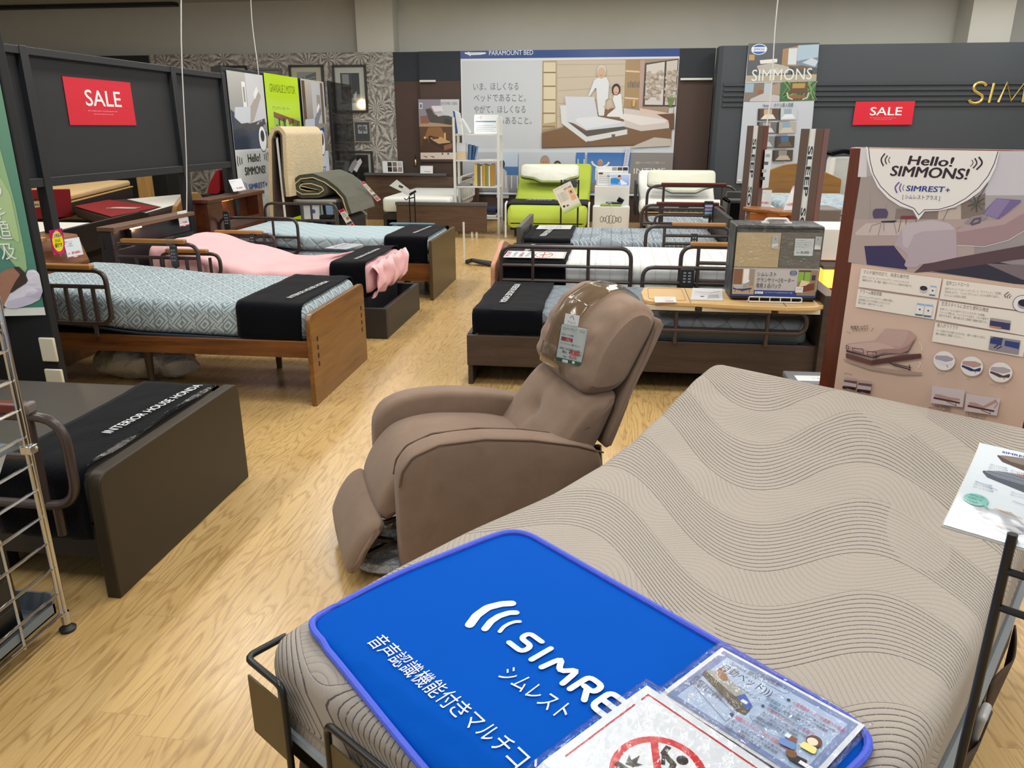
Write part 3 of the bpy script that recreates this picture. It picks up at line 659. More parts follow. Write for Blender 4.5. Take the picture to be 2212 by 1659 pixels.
# ---- near dark brown bed
t = thing('dark_bed', (-2.65, 2.6, 0), 'dark brown bed beside the wire rack, bare vinyl mattress, rounded footboard', 'bed')
board_y(MB(), -1.685, -1.635, round_top(2.10, 3.09, 0, .468, .055)).build('footboard', M_BRONZE, t, bevel=.006)
B(-3.7, -1.69, 2.16, 2.2, .12, .25).build('side_board', M_CHARC, t); B(-3.7, -1.69, 2.99, 3.03, .12, .25).build('side_board', M_CHARC, t)
B(-3.7, -1.72, 2.2, 2.99, .2, .245).build('bed_base', M_CHARC, t)
for a, b_ in ((-3.6, 2.22), (-2.2, 2.22), (-3.6, 2.92), (-2.2, 2.92)): B(a, a + .05, b_, b_ + .05, 0, .2).build('leg', M_CHARC, t)
MB().mattress(-3.7, -1.70, 2.13, 3.06, .25, .455, .05).build('mattress', M_VINYL, t)
o = rail(t, 2.083, -2.75, -1.71, .36, .675, .0165, .1, vbars=(-1.825, -2.3), hbars=((.53, -2.75, -1.825),), feet=(-1.79, -2.55), legz=.11)
MB().prism([(2.061, .685), (2.105, .685), (2.105, .72), (2.061, .72)], 'x', -2.75, -1.83).build('grip', M_REDGRIP, o, bevel=.008, seg=3)
B(-1.83, -1.805, 2.059, 2.107, .683, .722).build('grip_cap', plain('grey_cap', '6b6460', .4, var=0), o, bevel=.008)
B(-3.8, -3.7, 2.1, 3.09, 0, .75).build('headboard', M_BRONZE, t, bevel=.006)
towel(-2.05, -1.705, 2.13, 3.06, .455, 'navy towel with white lettering over the foot of the dark brown bed', drop0=.24, drop1=.1, seed=1, txt=((-1.80, 2.42), (-1.745, 2.99), .042))
m = MB(); m.grid(lambda u, v: (-1.715 + .03 * u, 2.16 + .84 * v, .47 + .012 * math.sin(v * 9 + u * 3) + .02 * u), 4, 20)
m.build('plastic_film', M_CLEARW, label='strip of clear film tucked between towel and dark brown footboard', cat='plastic film', solid=.001)

# ---- wood bed
t = thing('wooden_bed', (-2.65, 4.55, 0), 'walnut bed with slotted rounded footboard and maze patterned pale mattress', 'bed')
m = MB(); board_y(m, -1.70, -1.67, round_top(4.05, 5.03, 0, .545, .06)).build('footboard', M_WALNUTY, t, bevel=.004)
m = MB()
for y in (4.14, 4.95):
    for k in range(4): m.prism([(y + .009 * math.cos(a * .785), .385 - .05 * k + .017 * math.sin(a * .785) - .0 * k) for a in range(8)], 'x', -1.701, -1.6685)
m.build('slot', plain('slot_black', '14100d', .8, var=0), t)
for a, b_ in ((4.055, 4.08), (5.0, 5.025)): B(-3.7, -1.70, a, b_, .29, .388).build('side_board', M_WALNUT, t, bevel=.003)
B(-3.7, -1.72, 4.08, 5.0, .34, .385).build('bed_base', M_CHARC, t)
for a, b_ in ((-2.85, 4.3), (-2.2, 4.75), (-3.55, 4.3)): MB().lathe([(.018, 0), (.03, .3)], (a, b_, 0), 14).build('leg', plain('taupe_leg', '5a4c45', .4, var=0), t)
zw = lambda x, y: lerp(x, [(-3.7, .06), (-3.4, .055), (-3.1, .035), (-2.7, .0), (-1.6, -.02)])
MB().mattress(-3.62, -1.71, 4.085, 5.0, .392, .6, .055, zw).build('mattress', Q_KEY, t)
MB().tube([(x * .01, 4.083, .396 + zw(x * .01, 0)) for x in range(-360, -171, 6)], .008, 6).build('piping', M_PIPE, t)
B(-3.95, -3.66, 4.1, 5.02, 0, .66).build('headboard', M_WALNUT, t, bevel=.004)
m = MB(); m.prism([(-3.66, .66), (-3.95, .66), (-3.95, .86), (-3.72, .84)], 'y', 4.1, 5.02); m.build('head_cabinet', wood('walnut_h', '5d3519', '8d5a30', 'y', .35), t, bevel=.004)
rail(t, 4.03, -3.45, -2.86, .465, .775, .0145, .075, vbars=((-2.95, .465, .68), (-3.03, .465, .68), (-3.12, .465, .68), (-3.21, .465, .68), (-3.32, .465, .68)), hbars=(.68,), grip=(-3.45, -2.93), feet=(-2.97,), legz=.08)
rail(t, 5.06, -3.475, -2.86, .50, .775, .0145, .075, vbars=((-2.95, .5, .68), (-3.04, .5, .68), (-3.13, .5, .68), (-3.22, .5, .68), (-3.33, .5, .68)), hbars=(.68,), grip=(-3.42, -2.94), feet=(-2.97, -3.4), legz=.11)
towel(-2.12, -1.73, 4.085, 5.0, .6, 'navy towel with white lettering over the maze patterned mattress', zw, .195, .12, seed=2, txt=((-1.83, 4.2), (-1.79, 4.72), .036))
q = [(4.727,0.718),(4.893,0.72),(4.904,0.833),(4.741,0.839)]
card('price_card', (-3.60, q[0][0], q[0][1]), (0, 1, -.03), (-.12, .03, 1), .16, .125, 'price card with 89,800 clipped to the walnut headboard, beside the round balloon sticker', '89,800', ('電動ベッド 2モーター', 'フレーム 送料無料', 'サイズ 幅100cm'), foot='c43348')
p = PR(.0006); q = [(4.673,0.837)][0]; p.circ(q[0], q[1], .062, 'c8286e', .08); p.circ(q[0], q[1] + .002, .05, 'efe21f', .066); p.poly([(q[0] - .015, q[1] - .075), (q[0] + .015, q[1] - .075), (q[0] + .004, q[1] - .105)], 'c8286e')
p.text('この商品は', q[0], q[1] + .03, .02, '55409c', w=.085, al='c', bold=.02); p.text('さらに', q[0], q[1] - .002, .018, '2a2433', w=.05, al='c', bold=.02); p.text('値引です', q[0], q[1] - .034, .022, '2a2433', w=.07, al='c', bold=.02); p.text('店長', q[0], q[1] + .058, .014, 'e9c9dc', w=.03, al='c')
p.build('balloon_sticker', M_GLOSSP, PX(-3.61), label='round pink and yellow balloon sticker standing on the walnut headboard', cat='sticker', back=.003)
B(-3.72, -3.66, 4.5, 4.64, .845, .87).build('wood_block', plain('pale_pine', 'c79a5b', .5), label='small pale wood block lying on the walnut headboard', cat='block', bevel=.004)
t = remote(-3.02, 5.03, .62, 'black remote hung in a clear pouch on the walnut bed rail', .15, .05)
m = MB(); m.grid(lambda u, v: (-3.05 + .06 * u, 5.005 + .006 * math.sin(v * 7), .6 + .24 * v), 4, 8); m.build('pouch', M_CLEARW, t, solid=.001)
# under the bed
m = MB(); rnd = lambda p: p + Vector((noise.noise(p * 9), noise.noise(p * 9 + Vector((5, 0, 0))), .6 * noise.noise(p * 11))) * .045
m.blob((-3.05, 4.45, .11), (.26, .16, .11), 22, 12, rnd); m.blob((-2.82, 4.5, .09), (.16, .13, .09), 18, 10, rnd)
m.build('plastic_bag', plain('hazy_plastic', 'd2d5d8', .2, spec=.8, var=.15, vs=5, bump=.7, bs=22, bd=.03), label='crumpled pale plastic bag on the floor under the walnut bed', cat='plastic bag')
t = thing('adapter_box', (-2.85, 4.75, 0), 'black power adapter box beneath the walnut bed', 'adapter'); m = B(-2.93, -2.75, 4.70, 4.78, .13, .19); m.build('body', M_BLK, t, bevel=.01)
MB().tube(fillet([(-2.75, 4.74, .16), (-2.6, 4.74, .15), (-2.62, 4.7, .32)], .06), .005, 6).build('cable', M_BLK, t); MB().tube([(-2.85, 4.74, .14), (-2.85, 4.74, 0)], .012, 6).build('foot', M_BLK, t)

# ---- pink bed
t = thing('pink_bed', (-2.65, 6.08, 0), 'bed with rumpled pink sheet on a low charcoal box base', 'bed')
m = MB()
for a in ((5.565, 5.6), (6.57, 6.605)): m.box(-3.7, -1.68, a[0], a[1], 0, .24)
m.box(-1.715, -1.68, 5.6, 6.57, 0, .24); m.box(-3.7, -1.715, 5.6, 6.57, .02, .08); m.build('box_base', M_CHARC, t, bevel=.004)
B(-3.6, -1.85, 5.66, 6.5, .08, .3).build('bed_base', M_BLK, t)
zp = lambda x, y: lerp(x, [(-3.7, .13), (-3.45, .125), (-3.1, .03), (-2.75, -.06), (-2.4, -.05), (-2.1, .0), (-1.7, .01)])
def zpw(x, y): return zp(x, y) + .012 * noise.noise(Vector((x * 5, y * 7, 0))) + .012 * max(0, noise.noise(Vector((x * 3 + y * 4, y * 3 - x * 4, 3))))
MB().mattress(-3.62, -1.80, 5.63, 6.55, .33, .545, .06, zpw, nx=70, nt=20).build('sheet', M_PINK, t)
m = MB()
def crumple(u, v):
    y = 5.60 + .95 * u; a = v * math.pi
    rr = .055 + .02 * noise.noise(Vector((u * 9, v * 4, 0))) + .012 * math.sin(u * 40 + 3 * v)
    return (-1.80 + rr * math.sin(a) + .02 * noise.noise(Vector((u * 5, 3, v * 3))), y, .435 + .115 * math.cos(a) + .012 * math.sin(u * 23 + v * 5) + .015 * noise.noise(Vector((u * 12, v * 3, 7))))
m.grid(crumple, 60, 14); m.build('sheet_gather', M_PINK, t, solid=.004)
MB().tube(fillet([(-1.77, 6.50, .36), (-1.76, 6.545, .5), (-1.79, 6.56, .55)], .04), .018, 8).build('mattress_corner', M_WHITEP, t)
# headboard cabinet, with lamp niche
m = MB(); m.box(-3.87, -3.75, 5.46, 6.62, 0, .66); m.box(-3.87, -3.84, 5.46, 6.62, .66, .8); m.box(-3.84, -3.77, 5.46, 5.5, .66, .8); m.box(-3.84, -3.785, 5.74, 6.62, .66, .8)
m.build('headboard', plain('graphite_board', '25252a', .35, var=.08), t, bevel=.004); B(-3.875, -3.73, 5.45, 6.63, .8, .832).build('head_shelf', wood('rosy_walnut', '5b4234', '7b5c48', 'y', .4), t, bevel=.003)
B(-3.755, -3.74, 6.3, 6.4, .55, .58).build('handle', M_BLK, t)
B(-3.78, -3.765, 5.72, 5.86, .785, .796).build('niche_lamp', emit('warm_niche', 'ffb070', 14), t)
rail(t, 5.56, -3.45, -2.97, .46, .63, .0145, .07, vbars=((-3.05, .46, .6), (-3.14, .46, .6)), grip=(-3.4, -3.06), feet=(-3.05,), legz=.3)
o = rail(t, 6.6, -3.56, -2.985, .47, .64, .0145, .07, vbars=(-3.08, -3.2, -3.32), hbars=(.57,), feet=(-3.08,), legz=.3, grip=(-3.54, -3.09))
q = [(6.374,0.726),(6.581,0.714),(6.573,0.841),(6.367,0.846)]
card('price_tag', (-3.735, q[0][0], q[0][1]), (0, 1, 0), (-.06, -.02, 1), .155, .13, 'white price tag with red triangle hanging on the charcoal headboard', '79,800', ('電動ベッド', '高さ調節 3モーター', 'フレームのみ'), foot='c43348')
towel(-2.12, -1.84, 5.63, 6.55, .56, 'navy towel with white lettering over the foot of the pink bed', zp, .24, .2, seed=3, txt=((-1.93, 5.72), (-1.905, 6.25), .036))
p = PR(.0006); p.rect(0, 0, .3, .2, 'dfe6ec'); p.text('お試しください', .15, .13, .022, '5c6670', w=.2, al='c', bold=.02); p.para(['電動リクライニングベッド', 'ご自由にお休み下さい'], .05, .09, .012, '8a939c')
p.build('notice_sheet', M_GLOSSP, plane((-2.16, 6.12, .60), (.2, 1, 0), (-1, .2, .0)), label='white laminated notice lying between pink sheet and navy towel', cat='notice', back=.002)
remote(-3.18, 6.575, .49, 'black remote hung on the rail behind the pink sheet', .16, .05)

# ---- pale blue bed
t = thing('pale_blue_bed', (-2.65, 7.55, 0), 'bed with pale blue quilted double mattress and plain dark footboard', 'bed')
B(-1.67, -1.64, 6.98, 8.07, 0, .557).build('footboard', plain('olive_brown_board', '4f3d24', .4, var=.06), t, bevel=.003)
for y in (7.03, 8.0): B(-3.7, -1.67, y, y + .03, .17, .335).build('side_board', M_WALNUT, t)
B(-3.7, -1.68, 7.06, 8.0, .25, .33).build('bed_base', M_CHARC, t)
for a, b_ in ((-1.95, 7.1), (-3.5, 7.1), (-1.95, 7.9)): B(a, a + .05, b_, b_ + .05, 0, .25).build('leg', M_CHARC, t)
MB().mattress(-3.66, -1.69, 7.07, 8.01, .335, .425, .03).build('lower_mattress', Q_PALE, t)
zb = lambda x, y: lerp(x, [(-3.7, .035), (-3.3, .03), (-2.9, .0), (-1.7, 0)])
MB().mattress(-3.66, -1.70, 7.075, 8.01, .43, .565, .045, zb).build('mattress', Q_PALE, t)
MB().tube([(x * .01, 7.072, .43) for x in range(-364, -171, 6)], .007, 6).build('piping', M_PIPE, t)
rail(t, 7.03, -3.71, -2.94, .40, .735, .0145, .085, vbars=(-3.18,), hbars=(.56,), feet=(-3.6, -3.1), legz=.06)
rail(t, 8.06, -3.72, -2.915, .42, .775, .0145, .085, vbars=(-3.2,), hbars=(.6,), feet=(-3.6, -3.1), legz=.08)
HW = wood('cherry', '3f1f11', '5f3019', 'y', .3)
m = MB(); m.box(-3.88, -3.72, 6.86, 8.03, 0, .6); m.box(-3.88, -3.85, 6.86, 8.03, .6, .88); m.box(-3.85, -3.72, 6.86, 7.14, .6, .88); m.box(-3.85, -3.72, 7.92, 8.03, .6, .88); m.box(-3.85, -3.72, 7.14, 7.92, .6, .68); m.build('headboard', HW, t, bevel=.004)
B(-3.89, -3.7, 6.84, 8.05, .88, .915).build('head_shelf', HW, t, bevel=.004)
B(-3.84, -3.83, 7.3, 7.5, .855, .875).build('niche_lamp', emit('warm_niche_dim', 'ffa050', 5), t)
q = [(7.435,0.93),(7.903,0.932),(7.766,1.034),(7.372,1.028)]
card('price_card', (-3.74, q[0][0], q[0][1] + .012), (0, 1, 0), (-.35, .0, 1), .27, .12, 'white price cards leaning on the cherry headboard of the pale blue bed', '99,800', ('電動ベッドフレーム 幅97cm', 'マットレス別'), foot='b9d9c6')
towel(-2.12, -1.70, 7.075, 8.01, .567, 'navy towel with white lettering over the pale blue mattress', None, .225, .15, seed=4, txt=((-1.86, 7.25), (-1.82, 7.8), .034))
remote(-3.62, 7.0, .63, 'black remote hung on the rail of the pale blue bed', .17, .06)
B(-2.33, -1.86, 8.0, 8.1, .578, .588).build('folded_leaflet', plain('teal_paper', '4f7f95', .4, var=0), label='teal folded leaflet at the back edge of the pale blue bed', cat='leaflet')
# black feet on the aisle floor
t = thing('stand_base', (-1.62, 8.95, 0), 'black splayed stand base on the aisle floor beyond the dark footboard', 'stand')
m = MB()
for a in (-.5, .25, 1.1, 1.9): m.tube([(-1.62, 8.95, .06), (-1.62 + .3 * math.cos(a), 8.95 + .3 * math.sin(a) * .5, .016)], .024, 8)
m.build('feet', M_BLK, t); MB().tube([(-1.72, 8.97, .03), (-1.72, 8.97, .5)], .012, 8).build('pole', M_WHITEP, t)

# ---- beyond the partition: mattress with red throw, white bed, oak ends
M_TAN = plain('tan_top', 'd8bb8c', .8, var=.1, vs=9); M_BRT = plain('brown_border', '332823', .8, var=.2, vs=18); M_RED = plain('red_throw', '86101a', .9, var=.12, vs=8, bump=.3, bs=60)
def slab(px, z1, z0, name, mat, parent=None, **k):
    return MB().prism(px, 'z', z0, z1).build(name, mat, parent, **k)
t = thing('brown_mattress_bed', (-6.3, 7.6, 0), 'brown tan-piped mattress with raised back, seen under the black partition', 'bed')
BX = -6.15
Q = [(7.88,0.718),(7.84,0.573),(9.515,0.836),(9.492,0.634)]     # near and far ends of the side, (Y, Z)
ya, yb = Q[0][0] - .6, Q[2][0]; sl = (Q[2][1] - Q[0][1]) / (Q[2][0] - Q[0][0]); zt0 = Q[0][1]
def rise(x, y): return sl * (x - Q[0][0])
def alongY(z0, z1, r, name, mat, par, dx=0, y1=None):
    m = MB(); m.fn = lambda p: Vector((p.y, p.x, p.z)); m.mattress(ya, y1 or yb, BX - 1.0 + dx, BX + dx, z0, z1, r, rise); return m.build(name, mat, par)
alongY(zt0 - .17, zt0, .04, 'mattress', M_BRT, t); alongY(zt0 + .004, zt0 + .07, .03, 'topper', M_TAN, t, -.02); alongY(zt0 - .02, zt0 - .002, .009, 'piping', plain('tan_piping', 'b6975f', .7, var=0), t, .008)
B(BX - 1, BX - .04, ya, yb, 0, .40).build('bed_base', M_CHARC, t)
q = [(7.593,0.928),(7.508,0.621),(8.252,0.889),(8.217,0.583)]
m = MB(); m.prism([q[1], q[3], q[2], q[0]], 'x', -6.13, -6.10); m.build('red_throw', M_RED, label='dark red throw hung over the brown mattress behind the partition', cat='throw', bevel=.01)
p = PR(.001); q = [(7.623,0.739),(7.74,0.806)]; p.rect(q[0][0], q[0][1], q[1][0], q[1][1], 'd9c79b'); p.text('PRO', (q[0][0] + q[1][0]) / 2, q[0][1] + .06, .03, '2a2018', w=.07, al='c', bold=.02); p.text('WALL', (q[0][0] + q[1][0]) / 2, q[0][1] + .015, .028, '2a2018', w=.08, al='c', bold=.02)
p.build('paper_tag', M_PRINT, PX(-6.095), label='small cream tag with black lettering on the red throw', cat='tag', back=.006)
t = thing('white_sheet_bed', (-5.6, 6.6, 0), 'white mattress bed with dark side board, behind the partition gap', 'bed')
m = MB(); m.fn = lambda p: Vector((p.y, p.x, p.z)); m.mattress(5.4, 6.82, -5.74, -4.78, .55, .70, .05); m.build('mattress', Q_IVORY, t); B(-5.72, -4.8, 5.4, 6.82, 0, .54).build('bed_base', M_CHARC, t)
m = MB(); m.prism([(6.123,0.715),(7.275,0.754),(7.411,0.717),(7.398,0.542),(6.103,0.468)], 'x', -4.70, -4.66); m.build('side_board', plain('umber_board', '241c18', .5, var=.1), t, bevel=.003)
t = thing('red_pad_bed', (-5.2, 7.8, 0), 'bed with red pad, white sheet and curved oak end, beyond the dark side board', 'bed')
Gm = [(-6.048,8.192),(-6.166,9.002),(-5.68,9.899),(-5.049,8.774),(-4.759,7.388),(-4.935,7.196)]
slab(Gm, .70, .58, 'mattress', M_BRT, t, bevel=.03, seg=3); slab([(-6.029,8.173),(-6.152,8.981),(-5.015,8.197),(-4.948,7.217)], .708, .702, 'red_pad', M_RED, t, bevel=.003)
slab([(-5.964,9.07),(-5.667,9.875),(-5.068,8.809),(-4.789,7.453),(-4.99,8.2)], .707, .702, 'white_sheet', Q_IVORY, t)
gc = [sum(v[i] for v in Gm) / 6 for i in (0, 1)]; slab([(gc[0] + (a_ - gc[0]) * .55, gc[1] + (b_ - gc[1]) * .55) for a_, b_ in Gm], .58, 0, 'bed_base', M_CHARC, t)
c_ = [(-5.467,7.932)][0]; p = PR(.001); p.text('S', 0, 0, .15, 'e9e2dc', w=.3, bold=.04); p.build('white_mark', M_PRINT, lambda x, y, h: (c_[0] + x, c_[1] + y, .712 + h), t)
M_OAKD = wood('honey_oak', '8a6226', 'b08440', 'x', .4)
Oq = [(7.184,0.575),(7.294,0.806),(7.435,0.884),(7.603,0.912),(7.741,0.91),(8.111,0.609),(8.03,0.368),(7.186,0.484)]
m = MB(); m.prism([(p_.x, p_.y) for p_ in fillet([(a_, b_, 0) for a_, b_ in Oq], .05, 4, True)], 'x', -4.33, -4.28); m.build('footboard', M_OAKD, t, bevel=.006)
q = [(-7.296,0.758),(-7.09,0.76)]
B(q[0][0], q[1][0], 11.4, 11.5, 0, 1.33).build('lit_oak_post', wood('lit_oak', 'b78c4c', 'd9b272', 'z', .5), label='upright oak board coloured pale as if lit, behind the partition', cat='board', bevel=.004)  # the lit look is put into the pale oak colour; the board emits nothing
# crimson cushion and black cabinet glimpsed at the partition end
q = [(-5.644,0.66),(-5.575,0.818),(-5.458,0.986),(-5.403,0.999),(-5.432,0.662)]
m = MB(); m.prism([(p_.x, p_.y) for p_ in fillet([(a_, b_, 0) for a_, b_ in q], .08, 5, True)], 'y', 10.4, 10.6)
m.build('red_cushion', plain('crimson_cloth', 'a01a24', .85, var=.1), label='crimson draped cushion standing behind the partition by the oak bed end', cat='cushion', bevel=.03)
B(q[0][0] - .1, q[4][0] + .05, 10.38, 10.7, 0, q[0][1] - .003).build('cushion_bench', M_BLK, label='black bench beneath the crimson cushion', cat='bench', bevel=.01)
q = [(-7.273,0.747),(-7.022,0.749)]
B(q[0][0], q[1][0], 11.8, 12.2, 0, 1.36).build('black_cabinet', M_BLK, label='tall black cabinet behind the partition beside the pale oak board', cat='cabinet', bevel=.01)
lp = bpy.data.lights.new('warm_lamp', 'POINT'); lp.energy = 34; lp.color = (1, .72, .4); lp.shadow_soft_size = .1; lo = bpy.data.objects.new('warm_lamp', lp); COL.objects.link(lo); lo.location = (-6.3, 7.4, 2.1)
for q_, e in (((-3.74, 5.82, .77), .35), ((-3.75, 7.4, .85), .8)):
    lp = bpy.data.lights.new('niche_light', 'POINT'); lp.energy = e; lp.color = (1, .65, .35); lp.shadow_soft_size = .02; lo = bpy.data.objects.new('niche_light', lp); COL.objects.link(lo); lo.location = q_

# ---------------------------------------------------------------- right group
# ---- slate mattress bed nearest the aisle
t = thing('dark_oak_bed', (.2, 5.1, 0), 'dark oak bed behind the recliner with slate diamond mattress', 'bed')
m = MB(); m.box(-.865, 1.3, 4.54, 4.57, .135, .33); m.build('side_board', M_DARKW, t, bevel=.003); B(-.83, 1.3, 5.52, 5.55, .135, .33).build('side_board', M_DARKW, t, bevel=.003)
B(-.865, -.835, 4.57, 5.55, .0, .335).build('footboard', M_DARKWY, t, bevel=.003)
B(-.835, 1.28, 4.57, 5.52, .26, .31).build('bed_base', M_CHARC, t)
B(1.22, 1.30, 4.5, 5.57, 0, .64).build('headboard', M_DARKWY, t, bevel=.004); B(1.05, 1.22, 4.58, 5.54, .0, .3).build('head_plinth', M_DARKW, t)
B(-.3, 1.05, 4.9, 5.4, .02, .12).build('lift_motor', M_BLK, t, bevel=.02); B(.35, .45, 5.0, 5.3, .1, .27).build('lift_leg', M_BLK, t)
MB().mattress(-.82, 1.17, 4.585, 5.51, .322, .415, .03).build('lower_mattress', m_quilt('slate_border', '5d686f', 'plain'), t)
MB().mattress(-.82, 1.17, 4.58, 5.515, .40, .47, .035).build('mattress', Q_SLATE, t)
m = MB(); m.tube([(x * .02, 4.583, .333) for x in range(-40, 58, 4)], .007, 6); m.tube([(x * .02, 4.583, .408) for x in range(-40, 58, 4)], .007, 6); m.build('piping', M_PIPE, t)
rail(t, 4.53, .16, 1.145, .405, .532, .0145, .06, vbars=((.40, .33, .532), (.925, .33, .532)), feet=(.40, .925), legz=.08)
rail(t, 5.565, .235, 1.1, .35, .60, .0145, .08, vbars=(.62, .86), hbars=(.49,), feet=(.4, .95), legz=.12)
remote(.545, 5.545, .46, 'black hand remote hung on the rail behind the overbed table', .14, .1)
towel(-.825, -.40, 4.58, 5.515, .471, 'navy towel with white lettering over the slate mattress behind the recliner', None, .135, .1, r=.035, seed=5, txt=((-.665, 5.35), (-.69, 4.75), .045))
t = thing('overbed_table', (.75, 4.66, .55), 'pale maple overbed table lying across the bed rails', 'table')
tp = [(p.x, p.y) for p in fillet([(.205, 4.51, 0), (.32, 4.48, 0), (.52, 4.475, 0), (.8, 4.44, 0), (1.0, 4.43, 0), (1.16, 4.455, 0), (1.285, 4.56, 0), (1.30, 4.8, 0), (1.28, 4.9, 0), (.22, 4.92, 0), (.195, 4.75, 0)], .06, 5, True)]
M_MAPLE = wood('maple', 'c3a06a', 'd0b07c', 'x', .35, .5); M_MAPLED = plain('maple_edge', 'a9843f', .4, var=.04)
MB().prism(tp, 'z', .56, .585).build('table_top', M_MAPLE, t, bevel=.005, seg=3)
m = MB(); m.box(.47, .473, 4.475, 4.915, .5855, .5862); m.box(1.0, 1.003, 4.44, 4.56, .559, .5862); m.build('joint_line', M_BLK, t)
m = MB(); m.tube(fillet([(.235, 4.55, .586), (.45, 4.52, .586), (.45, 4.88, .586), (.24, 4.88, .586)], .03, 4, True), .0018, 5, True); m.build('inlay', M_MAPLED, t)
m = MB(); m.box(.22, .50, 4.485, 4.51, .535, .56); m.box(.54, .93, 4.48, 4.505, .535, .56); m.box(.97, 1.2, 4.48, 4.505, .535, .56); m.build('under_rail', plain('cream_steel', 'c9c2b2', .4, var=0), t)
for a in (.52, .95): B(a - .014, a + .014, 4.475, 4.512, .545, .562).build('bracket', M_BLK, t)
def sheet(pts, z, name, lab, cat, art, c='e3e7ea', mat=None):
    (ox, oy), (ax, ay), (bx, by) = pts; w = math.hypot(ax - ox, ay - oy); h = math.hypot(bx - ox, by - oy)
    p = PR(.0004); p.rect(0, 0, w, h, c); art(p, w, h)
    return p.build(name, mat or M_GLOSSP, plane((ox, oy, z), (ax - ox, ay - oy, 0), (bx - ox, by - oy, 0)), label=lab, cat=cat, back=.002)
def art_lines(p, w, h):
    for k in range(4): p.text('オーバーベッドテーブル', w * .06, h * (.75 - .2 * k), h * .09, '5a6067', w=w * (.8 - .1 * k))
    p.text('19,800', w * .5, h * .12, h * .18, 'd04048', w=w * .35, bold=.02)
sheet([(0.266,4.447),(0.391,4.463),(0.268,4.603)], .588, 'price_card', 'small white price sheet at the left end of the maple overbed table', 'price card', art_lines)
def art_dev(p, w, h):
    p.line([(w * .1, h * .7), (w * .6, h * .6), (w * .9, h * .75)], .006, '4b5056'); p.line([(w * .1, h * .6), (w * .5, h * .45)], .004, 'a8aeb4'); p.circ(w * .35, h * .3, w * .07, '3d4349'); p.poly([(w * .5, h * .15), (w * .9, h * .2), (w * .85, h * .5), (w * .55, h * .45)], 'b9bec2'); p.rect(0, 0, w, h * .07, 'd9c9a0')
sheet([(0.477,4.538),(0.662,4.536),(0.521,4.903)], .588, 'leaflet', 'white product leaflet on the maple table beside the packed bedding bag', 'leaflet', art_dev)
# bedding pack
t = thing('bedding_pack', (.97, 4.72, .588), 'black bedding bag with clear window, standing on the maple overbed table', 'bag')
PY0 = 4.575; a = [(0.707,0.586),(1.232,0.595),(0.693,0.987),(1.191,0.99)]; x0, x1, z0, z1 = .705, 1.195, .592, 1.02
m = B(x0, x1, PY0, 4.86, z0, z1); m.build('bag', plain('black_nylon', '15171a', .45, var=.1, bump=.6, bs=14, bd=.03), t, bevel=.014, seg=3)
def packmap(px): return px
p = PR(.0006); w, h = x1 - x0, z1 - z0
p.rect(x0 + .008, z0 + .02, x1 - .008, z1 - .035, '6b6762'); p.rect(x0 + .008, z0 + h * .45, x0 + w * .52, z1 - .04, 'd3bb94'); p.rect(x0 + w * .515, z0 + h * .45, x0 + w * .525, z1 - .04, '4b4844')
p.rect(x0 + .008, z0 + .02, x1 - .008, z0 + h * .44, 'b4b5ba'); p.rect(x0 + .008, z0 + .02, x1 - .008, z0 + h * .135, '27418a')
# left photo
a0, a1, b0, b1 = x0 + .01, x0 + w * .27, z0 + h * .075, z0 + h * .42
p.rect(a0, b0, a1, b1, 'b6a897'); p.rect(a0, b1 - .09, a0 + .05, b1, '7d5a44'); p.rect(a0 + .055, b1 - .085, a0 + .085, b1, 'dfe2e4'); p.rect(a0 + .09, b1 - .1, a1 - .005, b1, '8f8a80'); p.rect(a0, b0, a1, b0 + .05, 'b49a75'); bedpic(p, a0 + .002, b0 + .018, .105, '9298a6', 'aab0bd', '24407f')
a0, a1 = x0 + w * .76, x1 - .012
p.rect(a0, b0, a1, b1, '8a7a66'); p.rect(a0, b0 + .08, a0 + .065, b1, '7fae4c', ny=2); p.rect(a0 + .03, b0 + .08, a0 + .034, b1, '5b4130'); p.rect(a0, b1 - .01, a0 + .068, b1, '5b4130'); p.poly([(a0 + .03, b0 + .02), (a1 - .01, b0 + .035), (a1 - .012, b0 + .075), (a0 + .035, b0 + .06)], '6d3b30'); p.poly([(a0 + .01, b0 + .05), (a0 + .05, b0 + .06), (a0 + .07, b0 + .08), (a0 + .02, b0 + .09)], 'd7c9a9'); p.rect(a1 - .03, b0 + .09, a1 - .01, b0 + .12, '32343a')
cx = x0 + w * .29
p.text('シムレスト', cx, z0 + h * .33, .022, '3a3f48', w=w * .22); p.text('グランサリー2モーター', cx, z0 + h * .25, .022, '3a3f48', w=w * .43); p.text('専用 3 点パック', cx, z0 + h * .17, .024, '3a3f48', w=w * .285)
p.rect(cx - .004, z0 + h * .085, cx + .043, z0 + h * .118, 'dfe3ea'); p.text('Basic', cx + .002, z0 + h * .09, .008, '2b3d70', w=.034); p.text('ニューファイバーパッドB1点とボックスシーツ2点', cx + .052, z0 + h * .1, .007, 'e5e9f2', w=.155)
p.line([(p_.x, p_.y) for p_ in fillet([(x0 + w * .665, z0 + h * .355, 0), (x0 + w * .735, z0 + h * .355, 0), (x0 + w * .735, z0 + h * .405, 0), (x0 + w * .665, z0 + h * .405, 0)], .012, 4, True)], .004, '2b4d86', True); p.rect(x0 + w * .672, z0 + h * .375, x0 + w * .728, z0 + h * .385, '2b4d86')
p.rect(x0 + w * .745, z0 + h * .115, x0 + w * .83, z0 + h * .195, 'd9dce0'); p.text('33-F3', x0 + w * .757, z0 + h * .15, .012, '8a8f96', w=w * .055)
p.build('printed_insert', M_PRINT, PY(PY0 - .001), t)
p = PR(.0006); bx0, bx1, bz0, bz1 = x0 + w * .68, x0 + w * .89, z1 - h * .40, z1 - h * .16
